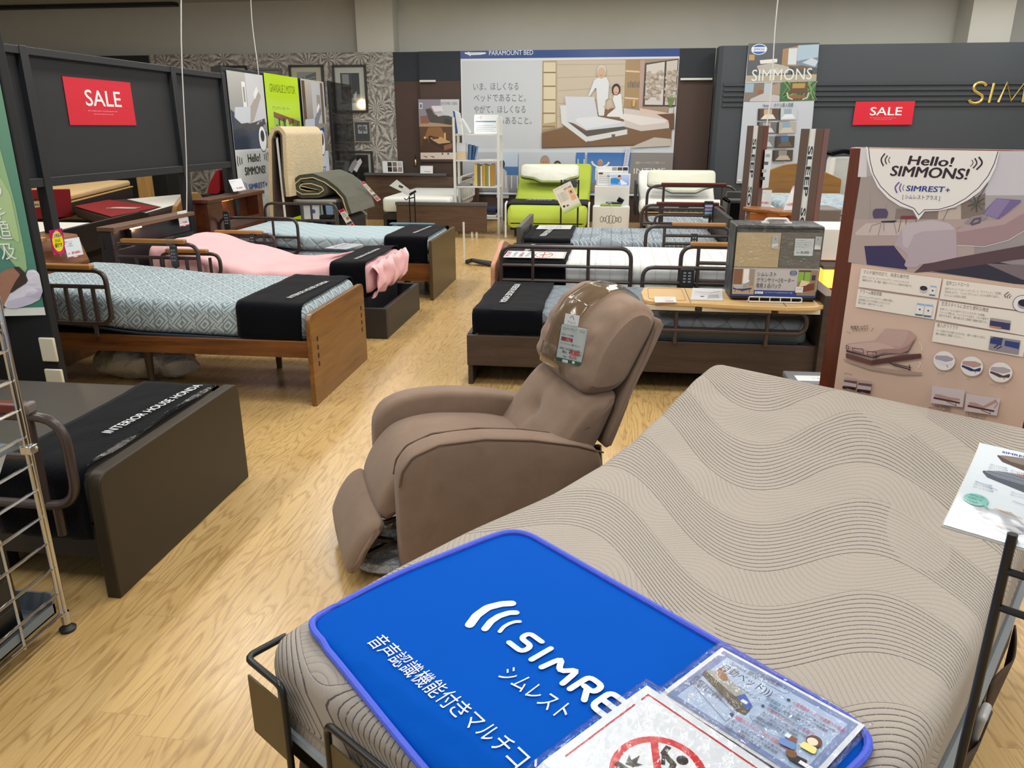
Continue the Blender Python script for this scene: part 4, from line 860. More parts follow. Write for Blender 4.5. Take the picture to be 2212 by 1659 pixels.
p.rect(bx0, bz0, bx1, bz1, 'dfe8ee'); p.rect(bx0, bz0, bx1, bz0 + .006, '4f7f63'); p.text('32,450', bx0 + .036, bz0 + .018, .014, '2a3038', w=.045, bold=.015); p.text('税込', bx0 + .01, bz0 + .02, .007, '4a5058')
for k in range(4): p.text('シムレストグランサリー専用パッド・シーツ', bx0 + .005, bz1 - .014 - .012 * k, .006, '6a7178', w=(bx1 - bx0) * (.5, .8, .85, .6)[k])
for a_ in (x0 + w * .42, x0 + w * .9): p.rect(a_, z1 - h * .3, a_ + .035, z1 - h * .13, 'c7ccd2'); p.text('S', a_ + .012, z1 - h * .18, .012, '5b6a86', bold=.01)
p.build('price_insert', M_PRINT, PY(PY0 - .003), t)
m = MB(); m.grid(lambda u, v: (x0 + .008 + (w - .016) * u, PY0 - .006 - .003 * noise.noise(Vector((u * 6, v * 9, 1))), z0 + h * .44 + (h * .52) * v), 30, 20); m.build('window', M_CLEARW, t, solid=.0006)
m = MB(); m.tube(fillet([(x0 + w * .36, 4.7, z1), (x0 + w * .38, 4.7, z1 + .025), (x0 + w * .62, 4.7, z1 + .025), (x0 + w * .64, 4.7, z1)], .02), .008, 8); m.box(x0 + w * .33, x0 + w * .41, 4.68, 4.72, z1, z1 + .008); m.box(x0 + w * .59, x0 + w * .67, 4.68, 4.72, z1, z1 + .008); m.build('handle', M_WHITEP, t)
t = thing('wire_rest', (.98, 4.52, .587), 'white wire rest holding up the bedding bag on the overbed table', 'wire rest')
m = MB(); q = [(0.806,0.588),(1.107,0.588)]; xa, xb = q[0][0], q[1][0] - .005
m.tube(fillet([(xa, 4.53, .59), (xb, 4.53, .59), (xb, 4.53, .618), (xa, 4.53, .618)], .008, 3, True), .0035, 8, True); m.build('loop', M_WHITEP, t)
m = MB()
for k in range(1, 5): m.tube([(xa + (xb - xa) * k / 5, 4.53, .59), (xa + (xb - xa) * k / 5, 4.53, .618)], .003, 6)
m.tube([(xb, 4.53, .59), (xb, 4.568, .59)], .003, 6); m.tube([(xa - .012, 4.52, .59), (xa, 4.568, .59)], .003, 6); m.build('wires', M_WHITEP, t)
# low tray by the display board
q = [(0.971,4.102),(1.185,4.113),(1.1,3.912),(0.972,3.989)]
B(.95, 1.25, 3.92, 4.13, .27, .30).build('grey_tray', plain('grey_plastic', '6b6e73', .5, var=0), label='flat grey tray on a low stool behind the beige mattress head', cat='tray', bevel=.006)
MB().lathe([(.12, 0), (.12, .03), (.05, .05), (.05, .25), (.1, .27)], (1.1, 4.02, 0), 20).build('low_stool', M_BLK, label='low black stool under the grey tray', cat='stool')
def art_s(p, w, h): p.text('リモコン', w * .4, h * .4, h * .2, '4a4f58', w=w * .4)
sheet([(.99, 3.95), (1.2, 3.96), (.99, 4.04)], .3025, 'paper_sheet', 'white paper on the grey tray by the mahogany board edge', 'paper', art_s)

# ---- white mattress bed
t = thing('white_bed', (.2, 6.15, 0), 'white channelled mattress bed with curved pinkish end and long brown rail', 'bed')
zw2 = lambda x, y: 0
MB().mattress(-.82, 1.2, 5.66, 6.64, .455, .595, .055).build('mattress', Q_WHITE, t)
MB().mattress(-.82, 1.2, 5.67, 6.63, .34, .45, .04).build('lower_mattress', Q_IVORY, t)
B(-.84, 1.25, 5.68, 6.62, .15, .335).build('bed_base', M_DARKW, t)
for a, b_ in ((-.8, 5.75), (1.1, 5.75), (-.8, 6.5), (1.1, 6.5)): B(a, a + .06, b_, b_ + .06, 0, .16).build('leg', M_DARKW, t)
pl = [(p.x, p.y) for p in fillet([(5.645, .1, 0), (6.68, .1, 0), (6.68, .58, 0), (6.15, .70, 0), (5.645, .58, 0)], [0, 0, .05, .5, .05], 8, True)]
MB().prism(pl, 'x', -.885, -.85).build('footboard', wood('pink_beech', 'b57f62', 'cf9c7e', 'y', .4), t, bevel=.008)
B(1.25, 1.29, 5.645, 6.68, 0, .8).build('headboard', wood('pink_beech', '', '', 'y'), t, bevel=.008)
rail(t, 5.618, -.80, .148, .30, .722, .0155, .09, vbars=(-.565, -.16), hbars=(.475, .585), feet=(-.5, 0), legz=.06)
rail(t, 5.615, .50, 1.15, .36, .745, .0155, .09, vbars=(.62,), hbars=((.5, .62, 1.15), (.63, .62, 1.15)), feet=(.6, 1.05), legz=.06, grip=(.56, 1.1))
towel(-.825, -.32, 5.66, 6.64, .595, 'navy towel with white lettering over the white channelled mattress', None, .22, .15, seed=6, txt=((-.665, 6.45), (-.69, 5.95), .04))
def art_nojump(p, w, h):
    p.line([(w * .02, h * .03), (w * .98, h * .03), (w * .98, h * .97), (w * .02, h * .97)], .004, 'c43a4a', True); p.circ(w * .64, h * .5, w * .15, 'c8202c', h * .42); p.circ(w * .64, h * .5, w * .13, 'eceff2', h * .36); p.rect(w * .63, h * .14, w * .65, h * .86, 'c8202c')
    p.poly([(w * .56, h * .4), (w * .7, h * .45), (w * .72, h * .55), (w * .58, h * .52)], '1e1e20', .01); p.circ(w * .73, h * .58, w * .02, '1e1e20', h * .06)
    for k, (tx, c) in enumerate((('危険', 'c8202c'), ('ベッドの上で', '3a3a40'), ('飛び跳ねないで', 'c8202c'), ('下さい', '3a3a40'))): p.text(tx, w * (.08 + .11 * k), h * .15, w * .05, c, w=h * .7, ang=R(90), bold=.01)
q = [(-0.753,5.633),(-0.326,5.646),(-0.776,6.087)]
sheet([(-.80, 5.70), (-.34, 5.70), (-.80, 6.02)], .628, 'notice_sheet', 'laminated no jumping notice on the navy towel of the white mattress', 'notice', art_nojump, mat=M_GLOSSP)

# ---- grey wave mattress bed
t = thing('grey_bed', (.2, 7.5, 0), 'grey channelled mattress bed with dark end board and hand holes', 'bed')
MB().mattress(-.79, .98, 6.98, 8.05, .42, .58, .06).build('mattress', Q_GREY, t); B(-.8, 1.0, 7.0, 8.03, .12, .41).build('bed_base', M_CHARC, t)
for a, b_ in ((-.75, 7.05), (.9, 7.05), (-.75, 7.9), (.9, 7.9)): B(a, a + .06, b_, b_ + .06, 0, .13).build('leg', M_CHARC, t)
m = MB(); E0, E1, EZ = 6.95, 8.08, .70
for a, b_, c, d in ((E0, E1, .12, .54), (E0, E1, .62, EZ), (E0, 7.12, .54, .62), (7.36, 7.66, .54, .62), (7.9, E1, .54, .62)): m.box(-.85, -.81, a, b_, c, d)
m.build('footboard', plain('ash_grey_board', '4c4845', .4, var=.05), t); B(-.85, -.81, 6.97, 7.05, 0, .12).build('leg', M_CHARC, t); B(-.85, -.81, 7.98, 8.06, 0, .12).build('leg', M_CHARC, t)
B(1.0, 1.04, 6.95, 8.08, 0, .8).build('headboard', M_CHARC, t)
rail(t, 6.93, .30, 1.03, .36, .73, .0155, .1, vbars=(.46,), hbars=((.58, .46, 1.03), (.65, .46, 1.03)), grip=(.52, .98), feet=(.4, .95), legz=.06)
rail(t, 8.1, .30, 1.12, .42, .80, .0155, .1, vbars=(.48, .98), hbars=(.62,), grip=(.44, 1.06), gmat=M_REDGRIP, feet=(.4, 1.0), legz=.06)
rail(t, 8.02, -.12 + .55, 1.0, .5, .71, .013, .06, feet=(), vbars=())
towel(-.79, -.36, 6.98, 8.05, .583, 'navy towel with white lettering over the grey channelled mattress', None, .17, .15, seed=7, txt=((-.60, 7.8), (-.655, 7.06), .06))
q = [(-0.759,7.695),(-0.548,7.648),(-0.749,8.086)]
def art_note(p, w, h):
    for k in range(5): p.text('ご自由にお試し下さい', w * (.3 + .1 * k), h * .2, .02, '6a7076', w=h * .55, ang=R(90))
sheet([(-.735, 7.58), (-.40, 7.62), (-.73, 7.90)], .607, 'notice_sheet', 'plain white notice on the navy towel of the grey mattress', 'notice', art_note)
remote(.72, 6.93, .50, 'remote in pale sleeve hung from the oak-gripped rail of grey bed', .17, .06)
t = thing('phone_holder', (.95, 8.1, .82), 'black strap holder with coloured tabs on the red-gripped rail', 'holder')
B(.91, 1.0, 8.05, 8.08, .68, .85).build('strap', M_BLK, t, bevel=.006)
p = PR(.0006)
for k, c in enumerate(('b7a6cf', '9d8fb8', '7fb6c8', 'c3cfae')): p.rect(.918, .79 - .034 * k, .992, .815 - .034 * k, c)
p.build('coloured_tabs', M_PRINT, PY(8.048), t)
# red rail of a further bed
t = thing('red_rail_bed', (.9, 9.0, 0), 'low bed rails with red wooden grips in front of the raised white bed', 'bed rail')
rail(t, 9.0, .38, 1.35, .5, .93, .016, .12, vbars=(.56, 1.2), hbars=(.68,), grip=(.53, 1.24), gmat=M_REDGRIP, feet=(.5, 1.2), legz=.5)
B(-.05 + .5, 1.3, 9.02, 9.9, .02, .34).build('bed_base', M_BRN, t, bevel=.02); MB().mattress(.42, 1.35, 9.03, 9.95, .345, .5, .05).build('mattress', Q_GREY, t)

# ---- lime bed, plinth, raised white bed at the back
def raised(t, x0, x1, yf, yk, yh, zs, zh, th, mat, front=0):
    """mattress along Y: flat from yf to yk, raised to zh at yh; built along X then turned"""
    m = MB(); w = x1 - x0; m.fn = lambda p: Vector((x0 + p.y, p.x, p.z))
    zf = lambda s, _: lerp(s, [(yf, -front), (yf + .12, -front * .25), (yf + .3, 0), (yk, 0), (yk + .15, .05), (yh, zh - zs)])
    m.mattress(yf, yh, 0, w, zs - th, zs, .06, zf, nx=40); return m.build('mattress', mat, t)
t = thing('lime_bed', (-.95, 12, 0), 'lime green bed with raised back and black knee cover', 'bed')
raised(t, -1.52, -.36, 11.25, 12.15, 13.15, .50, 1.0, .2, Q_LIME, .16); B(-1.5, -.38, 11.5, 13.1, .1, .29).build('bed_base', M_BLK, t)
for a, b_ in ((-1.45, 11.6), (-.5, 11.6), (-1.45, 12.9), (-.5, 12.9)): B(a, a + .06, b_, b_ + .06, 0, .11).build('leg', M_BLK, t)
m = MB()
for xx in (-1.535, -.335): m.tube(fillet([(xx, 11.25, .02), (xx, 11.25, .5), (xx, 11.4, .52)], .05), .014, 8)
m.build('side_strap', M_WHITEP, t)
m = MB(); m.drape(11.42, 11.95, [(p.x, p.y) for p in fillet([(-1.545, .2, 0), (-1.545, .515, 0), (-.335, .515, 0), (-.335, .2, 0)], .06, 5)], lambda s, _: lerp(s, [(11.25, -.14), (11.37, -.04), (11.5, .0), (12.2, 0)]), seed=9); m2 = MB(); m2.v = [Vector((p.y, p.x, p.z)) for p in m.v]; m2.f = m.f; m2.mi = m.mi
t = thing('knee_cover', (-.95, 11.6, .4), 'black cover printed with white wave mark across the lime bed', 'cover'); m2.build('cloth', plain('black_cover', '15171d', .9, var=.1), t, solid=.006)
p = PR(.0008); mp = lambda x, y, h: (x, 11.44 + y, .536 + h + lerp(11.44 + y, [(11.37, -.04), (11.5, 0)]))
for k in range(4): p.line([(-1.19 + .13 * k + .13 * i / 8, .3 + .06 * math.sin(i / 8 * math.pi) * (1 if k % 2 else -1)) for i in range(9)], .014, 'e4e6e8')
for k in range(4): p.line([(-1.19 + .13 * k + .13 * i / 8, .3 - .06 * math.sin(i / 8 * math.pi) * (1 if k % 2 else -1)) for i in range(9)], .014, 'e4e6e8')
p.text('Active Sleep', -1.27, .08, .085, 'e4e6e8', w=.74, bold=.03); p.build('printed_mark', M_PRINT, mp, t)
def pillow(lab, x0, x1, z0, z1, y0, yz, mat, side, tilt=.55):
    """contour pillow leaning on a raised back: outline in its own plane, thick body"""
    w, h = x1 - x0, z1 - z0
    out = fillet([(0, h * .3, 0), (0, h, 0), (w, h, 0), (w, h * .3, 0), (w * .86, h * .2, 0), (w * .72, 0, 0), (w * .36, 0, 0), (w * .22, h * .2, 0)], [.05, .06, .06, .05, .12, .08, .08, .12], 5, True)
    t = thing('contour_pillow', (x0 + w / 2, y0, z0), lab, 'pillow')
    ax, ay = Vector((1, 0, 0)), Vector((0, tilt, 1)).normalized(); n = ax.cross(ay); o = Vector((x0, y0, z0)); c = Vector((w / 2, h * .55, 0))
    def ring(k, d): return [o + ax * (c.x + (p.x - c.x) * k) + ay * (c.y + (p.y - c.y) * k) + n * d for p in out]
    m = MB(); m.loft([ring(.96, -.01), ring(1, .01), ring(1, .07)], mi=1); m.loft([ring(1.0, .068), ring(.985, .09), ring(.93, .115), ring(.6, .135), ring(.2, .14)], mi=0)
    m.build('case', [mat, side], t); return t
PW = plain('cream_case', 'dfe1d6', .85, var=.03, bump=.3, bs=9, bd=.03)
pillow('white contour pillow with grey underside leaning on the lime bed back', -1.46, -.54, .70, .99, 12.45, 0, PW, plain('grey_case', '6c6f70', .85))
pillow('ivory contour pillow with grey piping leaning on the raised white mattress', .50, 1.50, .60, .94, 12.05, 0, plain('ivory_case', 'd6d8c8', .85, var=.02, bump=.3, bs=9, bd=.03), plain('grey_case', '6c6f70', .85), .5)
t = thing('ladder_sign_stand', (-.75, 10.95, 0), 'black ladder sign stand with tilted flyer before the lime bed', 'sign stand')
q = [(-0.718,0.881),(-0.481,0.883)]; xa, xb = q[0][0], q[1][0]
m = MB(); m.tube([(xa, 11.0, 0), (xa, 11.0, .86)], .012, 6); m.tube([(xb, 11.0, 0), (xb, 11.0, .86)], .012, 6)
for z in (.5, .58, .66, .82): m.tube([(xa, 11.0, z), (xb, 11.0, z)], .008, 6)
m.build('frame', M_BLKM, t); B(xa + .03, xb - .02, 10.985, 11.0, .76, .86).build('clip', plain('slate_clip', '3b3f44', .5, var=0), t, bevel=.006); B(xa - .08, xb + .08, 10.9, 11.12, 0, .015).build('foot', M_BLKM, t)
p = PR(.0006); p.rect(0, 0, .27, .37, 'e6eae6'); p.rect(0, 0, .27, .07, '8fbf4a', 'e6eae6'); p.text('アクティブスリープ', .02, .335, .018, '6b7077', w=.2); p.text('無料体験', .14, .29, .026, 'c2703a', w=.11, bold=.02)
for k in range(6): p.text('電動ベッドで快適な眠りを体感して下さい', .03, .27 - .022 * k, .01, '6b7077', w=.13)
p.rect(.18, .2, .25, .27, 'e9b89a'); p.rect(.18, .12, .25, .19, 'e9b89a'); p.rect(.205, .22, .225, .25, '5a2a20'); p.rect(.03, .08, .06, .11, '333a42'); p.rect(.08, .075, .11, .095, '2e4b8c')
p.build('flyer', M_GLOSSP, plane((xa + .05, 10.96, .40), (1, 0, .5), (-.5, -.1, 1)), t, back=.002)
# plinth
t = thing('display_plinth', (-.02, 11.7, 0), 'white two-step display plinth between lime bed and raised white bed', 'plinth')
m = MB(); m.box(-.27, .235, 11.68, 11.98, 0, .73); m.box(-.285, .245, 11.45, 11.68, 0, .46); m.build('body', M_WHITEP, t, bevel=.005)
p = PR(.0008); cx = -.02
for k, (a_, r_) in enumerate(((-.13, .035), (-.09, .025), (-.045, .045), (0, .05), (.045, .045), (.09, .025), (.13, .035))): p.arc(cx + a_, .28, r_ * .62, 0, 360, .006, '2b2f33', 20, r_ * 1.15)
p.build('chain_mark', M_PRINT, PY(11.449), t)
t = thing('gadget', (-.02, 11.58, .46), 'green and black fabric sample gadget on the plinth step', 'gadget'); m = B(-.18, .12, 11.5, 11.62, .462, .49); m.build('body', plain('olive_fabric', '8da04a', .8), t, bevel=.01); B(-.1, .13, 11.52, 11.62, .49, .515).build('clamp', M_BLK, t, bevel=.006); m = MB(); m.obox((.11, 11.58, .54), (.09, .02, .07), 0, .5, .5); m.build('tablet', M_BLK, t)
MB().tube(fillet([(-.1, 11.5, .492), (-.02, 11.435, .53), (.0, 11.435, .3), (-.03, 11.435, .1)], .05), .004, 6).build('wire', M_WHITEP, t)
t = thing('sample_box', (-.1, 11.8, .73), 'white sample display box with swatches on the plinth top', 'display box')
B(-.24, .13, 11.76, 11.9, .73, .94).build('body', M_WHITEP, t, bevel=.006); B(-.26, .21, 11.9, 11.94, .73, 1.0).build('back_panel', M_WHITEP, t, bevel=.006)
p = PR(.0008)
for k, c in enumerate(('8d8b83', '4f4234', '2e2c2b')): p.rect(-.03 + .08 * k, .945, .04 + .08 * k, .99, c)
p.build('swatches', M_PRINT, PY(11.899), t)
p = PR(.0008); p.rect(-.23, .74, .12, .93, 'dfe4e8'); p.rect(-.22, .895, -.16, .92, '5a2a26'); p.rect(-.1, .86, .0, .88, '8a9096')
for k in range(4): p.text('眠りをはかるセンサー', -.21, .86 - .03 * k, .014, '6b737b', w=.15)
p.build('printed_front', M_PRINT, PY(11.759), t)
t = thing('small_monitor', (.1, 11.72, .73), 'small white monitor showing a sleeper in blue, on the plinth', 'monitor')
m = MB(); m.obox((.09, 11.72, .82), (.30, .02, .18), 0, -.12); m.build('case', M_WHITEP, t, bevel=.006)
p = PR(.0006); p.rect(-.135, -.075, .135, .075, '7fa0e8', 'b9ccf6'); p.poly([(-.135, -.05), (-.03, -.06), (.01, -.0), (-.06, .03), (-.135, .02)], '2b86c8', .02); p.circ(-.005, .035, .028, 'c79a86'); p.poly([(-.035, .04), (-.02, .07), (.02, .06), (-.0, .045)], '17181c', .005); p.poly([(0, .01), (.06, -.02), (.12, -.06), (.02, -.07)], 'e3eafa', .01)
pe = p.build('screen', emit('screen_glow', '000000', 0) if 0 else M_GLOSSP, plane((.09, 11.7095, .8205), (1, 0, 0), (0, .12, 1)), t)
# raised white bed
t = thing('raised_white_bed', (.95, 12, 0), 'white mattress bed raised against the wall right of plinth', 'bed')
raised(t, .385, 1.52, 11.55, 12.0, 12.75, .50, .93, .17, Q_IVORY, .0)
m = MB(); m.fn = lambda p: Vector((p.y, p.x, p.z)); m.mattress(11.2, 11.9, .385, 1.6, .40, .545, .06); m.build('foot_mattress', Q_WAVY, t)
B(.40, 1.55, 11.25, 12.7, .22, .39).build('bed_base', plain('taupe_base', '6d5a4d', .6), t, bevel=.01); B(.92, 1.05, 11.197, 11.2, .455, .515).build('brand_tab', M_BLK, t)
for a, b_ in ((.45, 11.35), (1.4, 11.35), (.45, 12.6), (1.4, 12.6)): B(a, a + .06, b_, b_ + .06, 0, .23).build('leg', M_BLK, t)
B(.33, .36, 11.9, 12.8, .3, .75).build('side_lifter', M_BLK, t)

# ---- far brown bed with white mattress
t = thing('far_brown_bed', (-2.7, 12.6, 0), 'brown wood bed with bare white mattress against the leaf wallpaper corner', 'bed')
FW = wood('taupe_wood', '4a3830', '66503f', 'x', .4)
B(-3.175, -1.83, 11.3, 11.38, .09, .46).build('footboard', FW, t, bevel=.003); B(-3.185, -1.82, 11.29, 11.39, .46, .505).build('footboard_cap', plain('grey_cap_wood', '575355', .4, var=0), t, bevel=.003)
B(-3.40, -3.35, 11.38, 13.4, .12, .32).build('side_board', M_CHARC, t); B(-2.45, -2.40, 11.38, 13.4, .12, .32).build('side_board', M_CHARC, t); B(-3.35, -2.45, 11.38, 13.4, .24, .33).build('bed_base', M_CHARC, t)
m = MB(); m.fn = lambda p: Vector((p.y, p.x, p.z)); m.mattress(11.42, 13.4, -3.42, -2.385, .335, .56, .05); m.build('mattress', Q_IVORY, t)
B(-4.3, -1.95 - .9, 13.42, 13.5, .0, .76).build('headboard', FW, t, bevel=.003); B(-4.3, -2.85, 13.36, 13.52, .76, .80).build('head_shelf', plain('grey_cap_wood', '575355', .4), t, bevel=.003); B(-2.85, -2.3, 13.42, 13.5, 0, .74).build('headboard', FW, t, bevel=.003)
for a in (-3.1, -2.5, -2.05, -1.98): MB().lathe([(.02, 0), (.02, .14)], (a, 11.34, 0), 10).build('leg', M_WHITEP, t)
ym = 12.25; P = lambda a, z: (-2.37, a, z + .03); m = MB(); m.tube(fillet([P(12.2, .42), P(13.35, .42), P(13.35, .78), P(12.2, .78)], .05, 4, True), .02, 8, True)
for k in range(6): m.tube([P(12.35 + .16 * k, .42), P(12.35 + .16 * k, .70)], .014, 6)
m.tube([P(12.2, .70), P(13.35, .70)], .014, 6); m.build('white_bed_rail', plain('ivory_enamel', 'c6c2b8', .4, var=0), t)
q = [(-3.963,0.748),(-3.619,0.759),(-4.01,0.925),(-3.659,0.934)]
t = thing('swatch_card', (q[0][0] + .15, 13.4, .80), 'white card of six wood swatches on the brown headboard shelf', 'swatch card')
p = PR(.0006); p.rect(0, 0, .36, .2, 'dfe2e4')
for k, c in enumerate(('241c19', '2d221c', '5d4a3e', '6e5d50', '8c7a72', 'a7abaa')): p.rect(.09 + .09 * (k // 2), .02 + .09 * (k % 2), .165 + .09 * (k // 2), .1 + .085 * (k % 2), c)
p.build('card', M_GLOSSP, plane((q[0][0], 13.38, .803), (1, 0, 0), (-.1, .25, 1)), t, back=.003)
q = [(-3.297,0.774),(-3.094,0.775)][0]
card('price_card', (q[0], 13.35, .80), (1, 0, 0), (0, .2, 1), .22, .13, 'pale pink price card on the brown headboard shelf', '198,000', ('電動ベッド',), border='e4b9bb')
# white flyer on black hook stand
t = thing('hook_stand', (-2.95, 11.0, 0), 'slim black hook stand holding a white flyer before the brown footboard', 'sign stand')
q = [(-2.838,0.625),(-2.777,0.658),(-2.829,0.209)]; xa, xb = q[0][0], q[1][0] + .015; yS = 10.8
m = MB(); m.tube([(xa, yS, 0), (xa, yS, .64)], .009, 6); m.tube([(xb, yS, 0), (xb, yS, .67)], .009, 6); m.tube([(xa, yS, .6), (xb, yS, .62)], .008, 6); m.tube([(xa, yS, .5), (xb, yS, .52)], .006, 6); m.tube(fillet([(xa, yS, .62), (xa - .03, yS - .05, .58), (xa - .06, yS - .05, .61)], .02), .007, 6)
m.build('frame', M_BLKM, t); B(xa - .1, xb + .1, yS - .08, yS + .12, 0, .015).build('foot', M_BLKM, t); MB().obox((xb - .02, yS - .01, .68), (.1, .03, .03), 0, 0, -.5).build('clip', M_BLKM, t)
q = [(-2.809,0.633),(-2.773,0.684),(-3.004,0.858),(-3.115,0.775)]
p = PR(.0006); p.poly([q[0], q[1], q[2], q[3]], 'dfe6ea'); c = [sum(a_[0] for a_ in q) / 4, sum(a_[1] for a_ in q) / 4]; p.poly([(c[0] - .06, c[1] + .02), (c[0] + .0, c[1] + .0), (c[0] + .01, c[1] + .03), (c[0] - .05, c[1] + .05)], '3d4d55')
p.text('リモコン', c[0] + .0, c[1] - .05, .018, '6b737b', w=.09, ang=-.7); p.build('flyer', M_GLOSSP, PY(10.79), t, back=.002)

# ---- white rack by the wall banner
t = thing('white_rack', (-2.03, 11.9, 0), 'narrow white steel shelf rack before the large bed banner', 'rack')
for xx in (-2.36, -1.70):
    for yy in (11.7, 12.02): B(xx - .018, xx + .018, yy - .018, yy + .018, 0, 1.71 if yy > 12 else 1.69).build('post', M_WHITEP, t)
for z in (1.455, 1.09, .71, .25): B(-2.36, -1.70, 11.7, 12.02, z - .022, z).build('shelf', M_WHITEP, t, bevel=.003)
q = [(-2.32,1.473),(-2.209,1.479),(-2.211,1.717),(-2.328,1.73)]
def rackpaper(name, lab, cat, o, ax, ay, w, h, c, art=None):
    p = PR(.0006); p.rect(0, 0, w, h, c)
    if art: art(p, w, h)
    p.build(name, M_GLOSSP, plane(o, ax, ay), label=lab, cat=cat, back=.02)
def art_form(p, w, h):
    p.rect(w * .05, h * .6, w * .9, h * .68, '6f8fb8'); p.line([(w * .1, h * .8), (w * .3, h * .9), (w * .25, h * .75)], .008, 'c88a8a')
    for k in range(4): p.rect(w * .08, h * (.12 + .1 * k), w * (.9 - .1 * (k % 2)), h * (.15 + .1 * k), 'a9b2ba')
rackpaper('display_sheet', 'white sheet in clear stand on the top rack shelf', 'sheet', (-2.08, 11.82, 1.46), (1, 0, 0), (0, .15, 1), .36, .27, 'dde3e7', art_form)
rackpaper('blue_book', 'tilted white and blue book at the top shelf edge of the white rack', 'book', (-2.33, 11.70, 1.475), (.3, -.15, -.1), (-.13, 0, 1), .13, .31, 'd9dfe6', lambda p, w, h: (p.rect(0, 0, w * .3, h, '3a5f9e'), p.text('ベッド', w * .5, h * .5, .02, '55606c')))
MB().obox((-2.2, 11.85, 1.57), (.02, .2, .24), 0, 0, -.6).build('easel_back', M_WHITEP, label='white easel board leaning behind the blue book on the rack', cat='easel')
rackpaper('tan_brochure', 'tan and white brochure standing on the second rack shelf', 'brochure', (-2.34, 11.75, 1.093), (1, -.2, 0), (0, .12, 1), .15, .24, 'd6c3a2', lambda p, w, h: p.rect(0, h * .5, w, h, 'cfd6de'))
for k in range(3): rackpaper('blue_brochure', ('blue brochure nearest the tan one on the rack', 'middle blue brochure on the second rack shelf', 'slanting blue brochure at the end of the row on the rack')[k], 'brochure', (-2.18 + .035 * k, 11.78, 1.093), (.5, -.8, 0), (.05 + .1 * k, .0, 1), .1, .22 - .01 * k, ('5b7fae', '3f6398', '7fa0c4')[k])
rackpaper('flat_leaflet', 'white leaflet lying flat on the second rack shelf', 'leaflet', (-2.0, 11.75, 1.1), (1, 0, 0), (0, 1, 0), .26, .2, 'd5dade')
for k in range(7):
    c = ('d9c27e', '6f6a4a', 'd5d5cc', 'c59b3f', '8e9a48', 'd8d8d0', 'b98a35')[k]; ws = (.05, .035, .03, .045, .03, .03, .045)[k]; xs = -2.08 + (0, .055, .095, .13, .18, .215, .25)[k]
    B(xs, xs + ws, 11.76, 11.98, .711, 1.03 - .012 * (k % 3)).build('sample_book', plain('sample_' + c, c, .4, var=.04), label=('zigzag edged cream sample book, first of the rack row', 'dark olive sample book next to the zigzag edged one', 'thin white sample book right of the olive one', 'ochre sample book in the middle of the rack row', 'moss green sample book beside the ochre one', 'thin white sample book beside the moss green one', 'golden sample book closing the rack row')[k], cat='book', group='sample books on the white rack', bevel=.004)
B(-2.34, -2.14, 11.74, 11.98, .711, .735).build('flat_folder', plain('grey_folder', '7d7f88', .5), label='grey folder lying flat beside the sample books', cat='folder', bevel=.004)
m = MB(); m.mattress(-2.3, -1.75, 11.72, 12.0, .312, .39, .035, lambda x, y: .02 * math.sin(x * 9)); m.build('navy_cushion', plain('navy_cloth', '1c2748', .85, var=.15), label='folded navy cushion on the lowest rack shelf', cat='cushion')
m = MB(); m.mattress(-2.32, -1.74, 11.71, 12.0, .252, .288, .012); m.build('white_blanket', plain('white_cloth', 'cdd3d8', .85), label='folded white blanket under the navy cushion on the rack', cat='blanket')

# ---- desk with olive topper, cream topper stand
t = thing('grey_table', (-3.62, 9.4, 0), 'pale grey table with tube legs under the olive mattress roll', 'table')
B(-3.79, -3.26, 9.0, 10.0, .70, .735).build('table_top', plain('pale_grey_laminate', '9a9b98', .5, var=.02), t, bevel=.01)
for a, b_ in ((-3.72, 9.06), (-3.3, 9.06), (-3.76, 9.9), (-3.3, 9.9)): MB().tube([(a, b_, .70), (a + .04, b_, 0)], .022, 10).build('leg', plain('grey_steel', '57595c', .4, var=0), t)
Y = 9.0
path = [(-3.681,0.91),(-3.575,0.884),(-3.451,0.859),(-3.437,0.827),(-3.598,0.815),(-3.705,0.84),(-3.717,0.888),(-3.673,0.931),(-3.547,0.938),(-3.408,0.896),(-3.373,0.838),(-3.457,0.784),(-3.676,0.776),(-3.774,0.834),(-3.772,0.92),(-3.679,0.99),(-3.519,1.007),(-3.37,0.95),(-3.241,0.855),(-3.158,0.76),(-3.131,0.653),(-3.103,0.567)]
path = [Vector((a_, 0, b_)) for a_, b_ in path]; path = fillet(path, .05, 4)
def sheetroll(path, t0, t1, ya, yb, n=8):
    N = len(path); nor = []
    for i in range(N):
        d = (path[min(i + 1, N - 1)] - path[max(0, i - 1)]).normalized(); nor.append(Vector((d.z, 0, -d.x)))
    m = MB(); A = [p + q * t0 for p, q in zip(path, nor)]; Bq = [p + q * t1 for p, q in zip(path, nor)]
    ring = A + Bq[::-1]; m.loft([[Vector((p.x, ya + (yb - ya) * k / n, p.z)) for p in ring] for k in range(n + 1)]); return m
t = thing('olive_topper_roll', (-3.5, 9.4, .735), 'olive plush mattress topper, rolled and hanging off the grey table', 'mattress topper')
M_OLIVE = plain('olive_plush', '474a3b', .95, spec=.1, var=.25, vs=7, bump=.4, bs=50, bd=.01, sheen=.3); M_CRM = plain('cream_plush', 'cdbb94', .95, spec=.1, var=.1, vs=7, bump=.5, bs=40, bd=.012, sheen=.3)
sheetroll(path, -.028, .012, 9.0, 9.95).build('plush_side', M_OLIVE, t, ang=60); sheetroll(path, .013, .024, 8.995, 9.94).build('cream_side', M_CRM, t, ang=60)
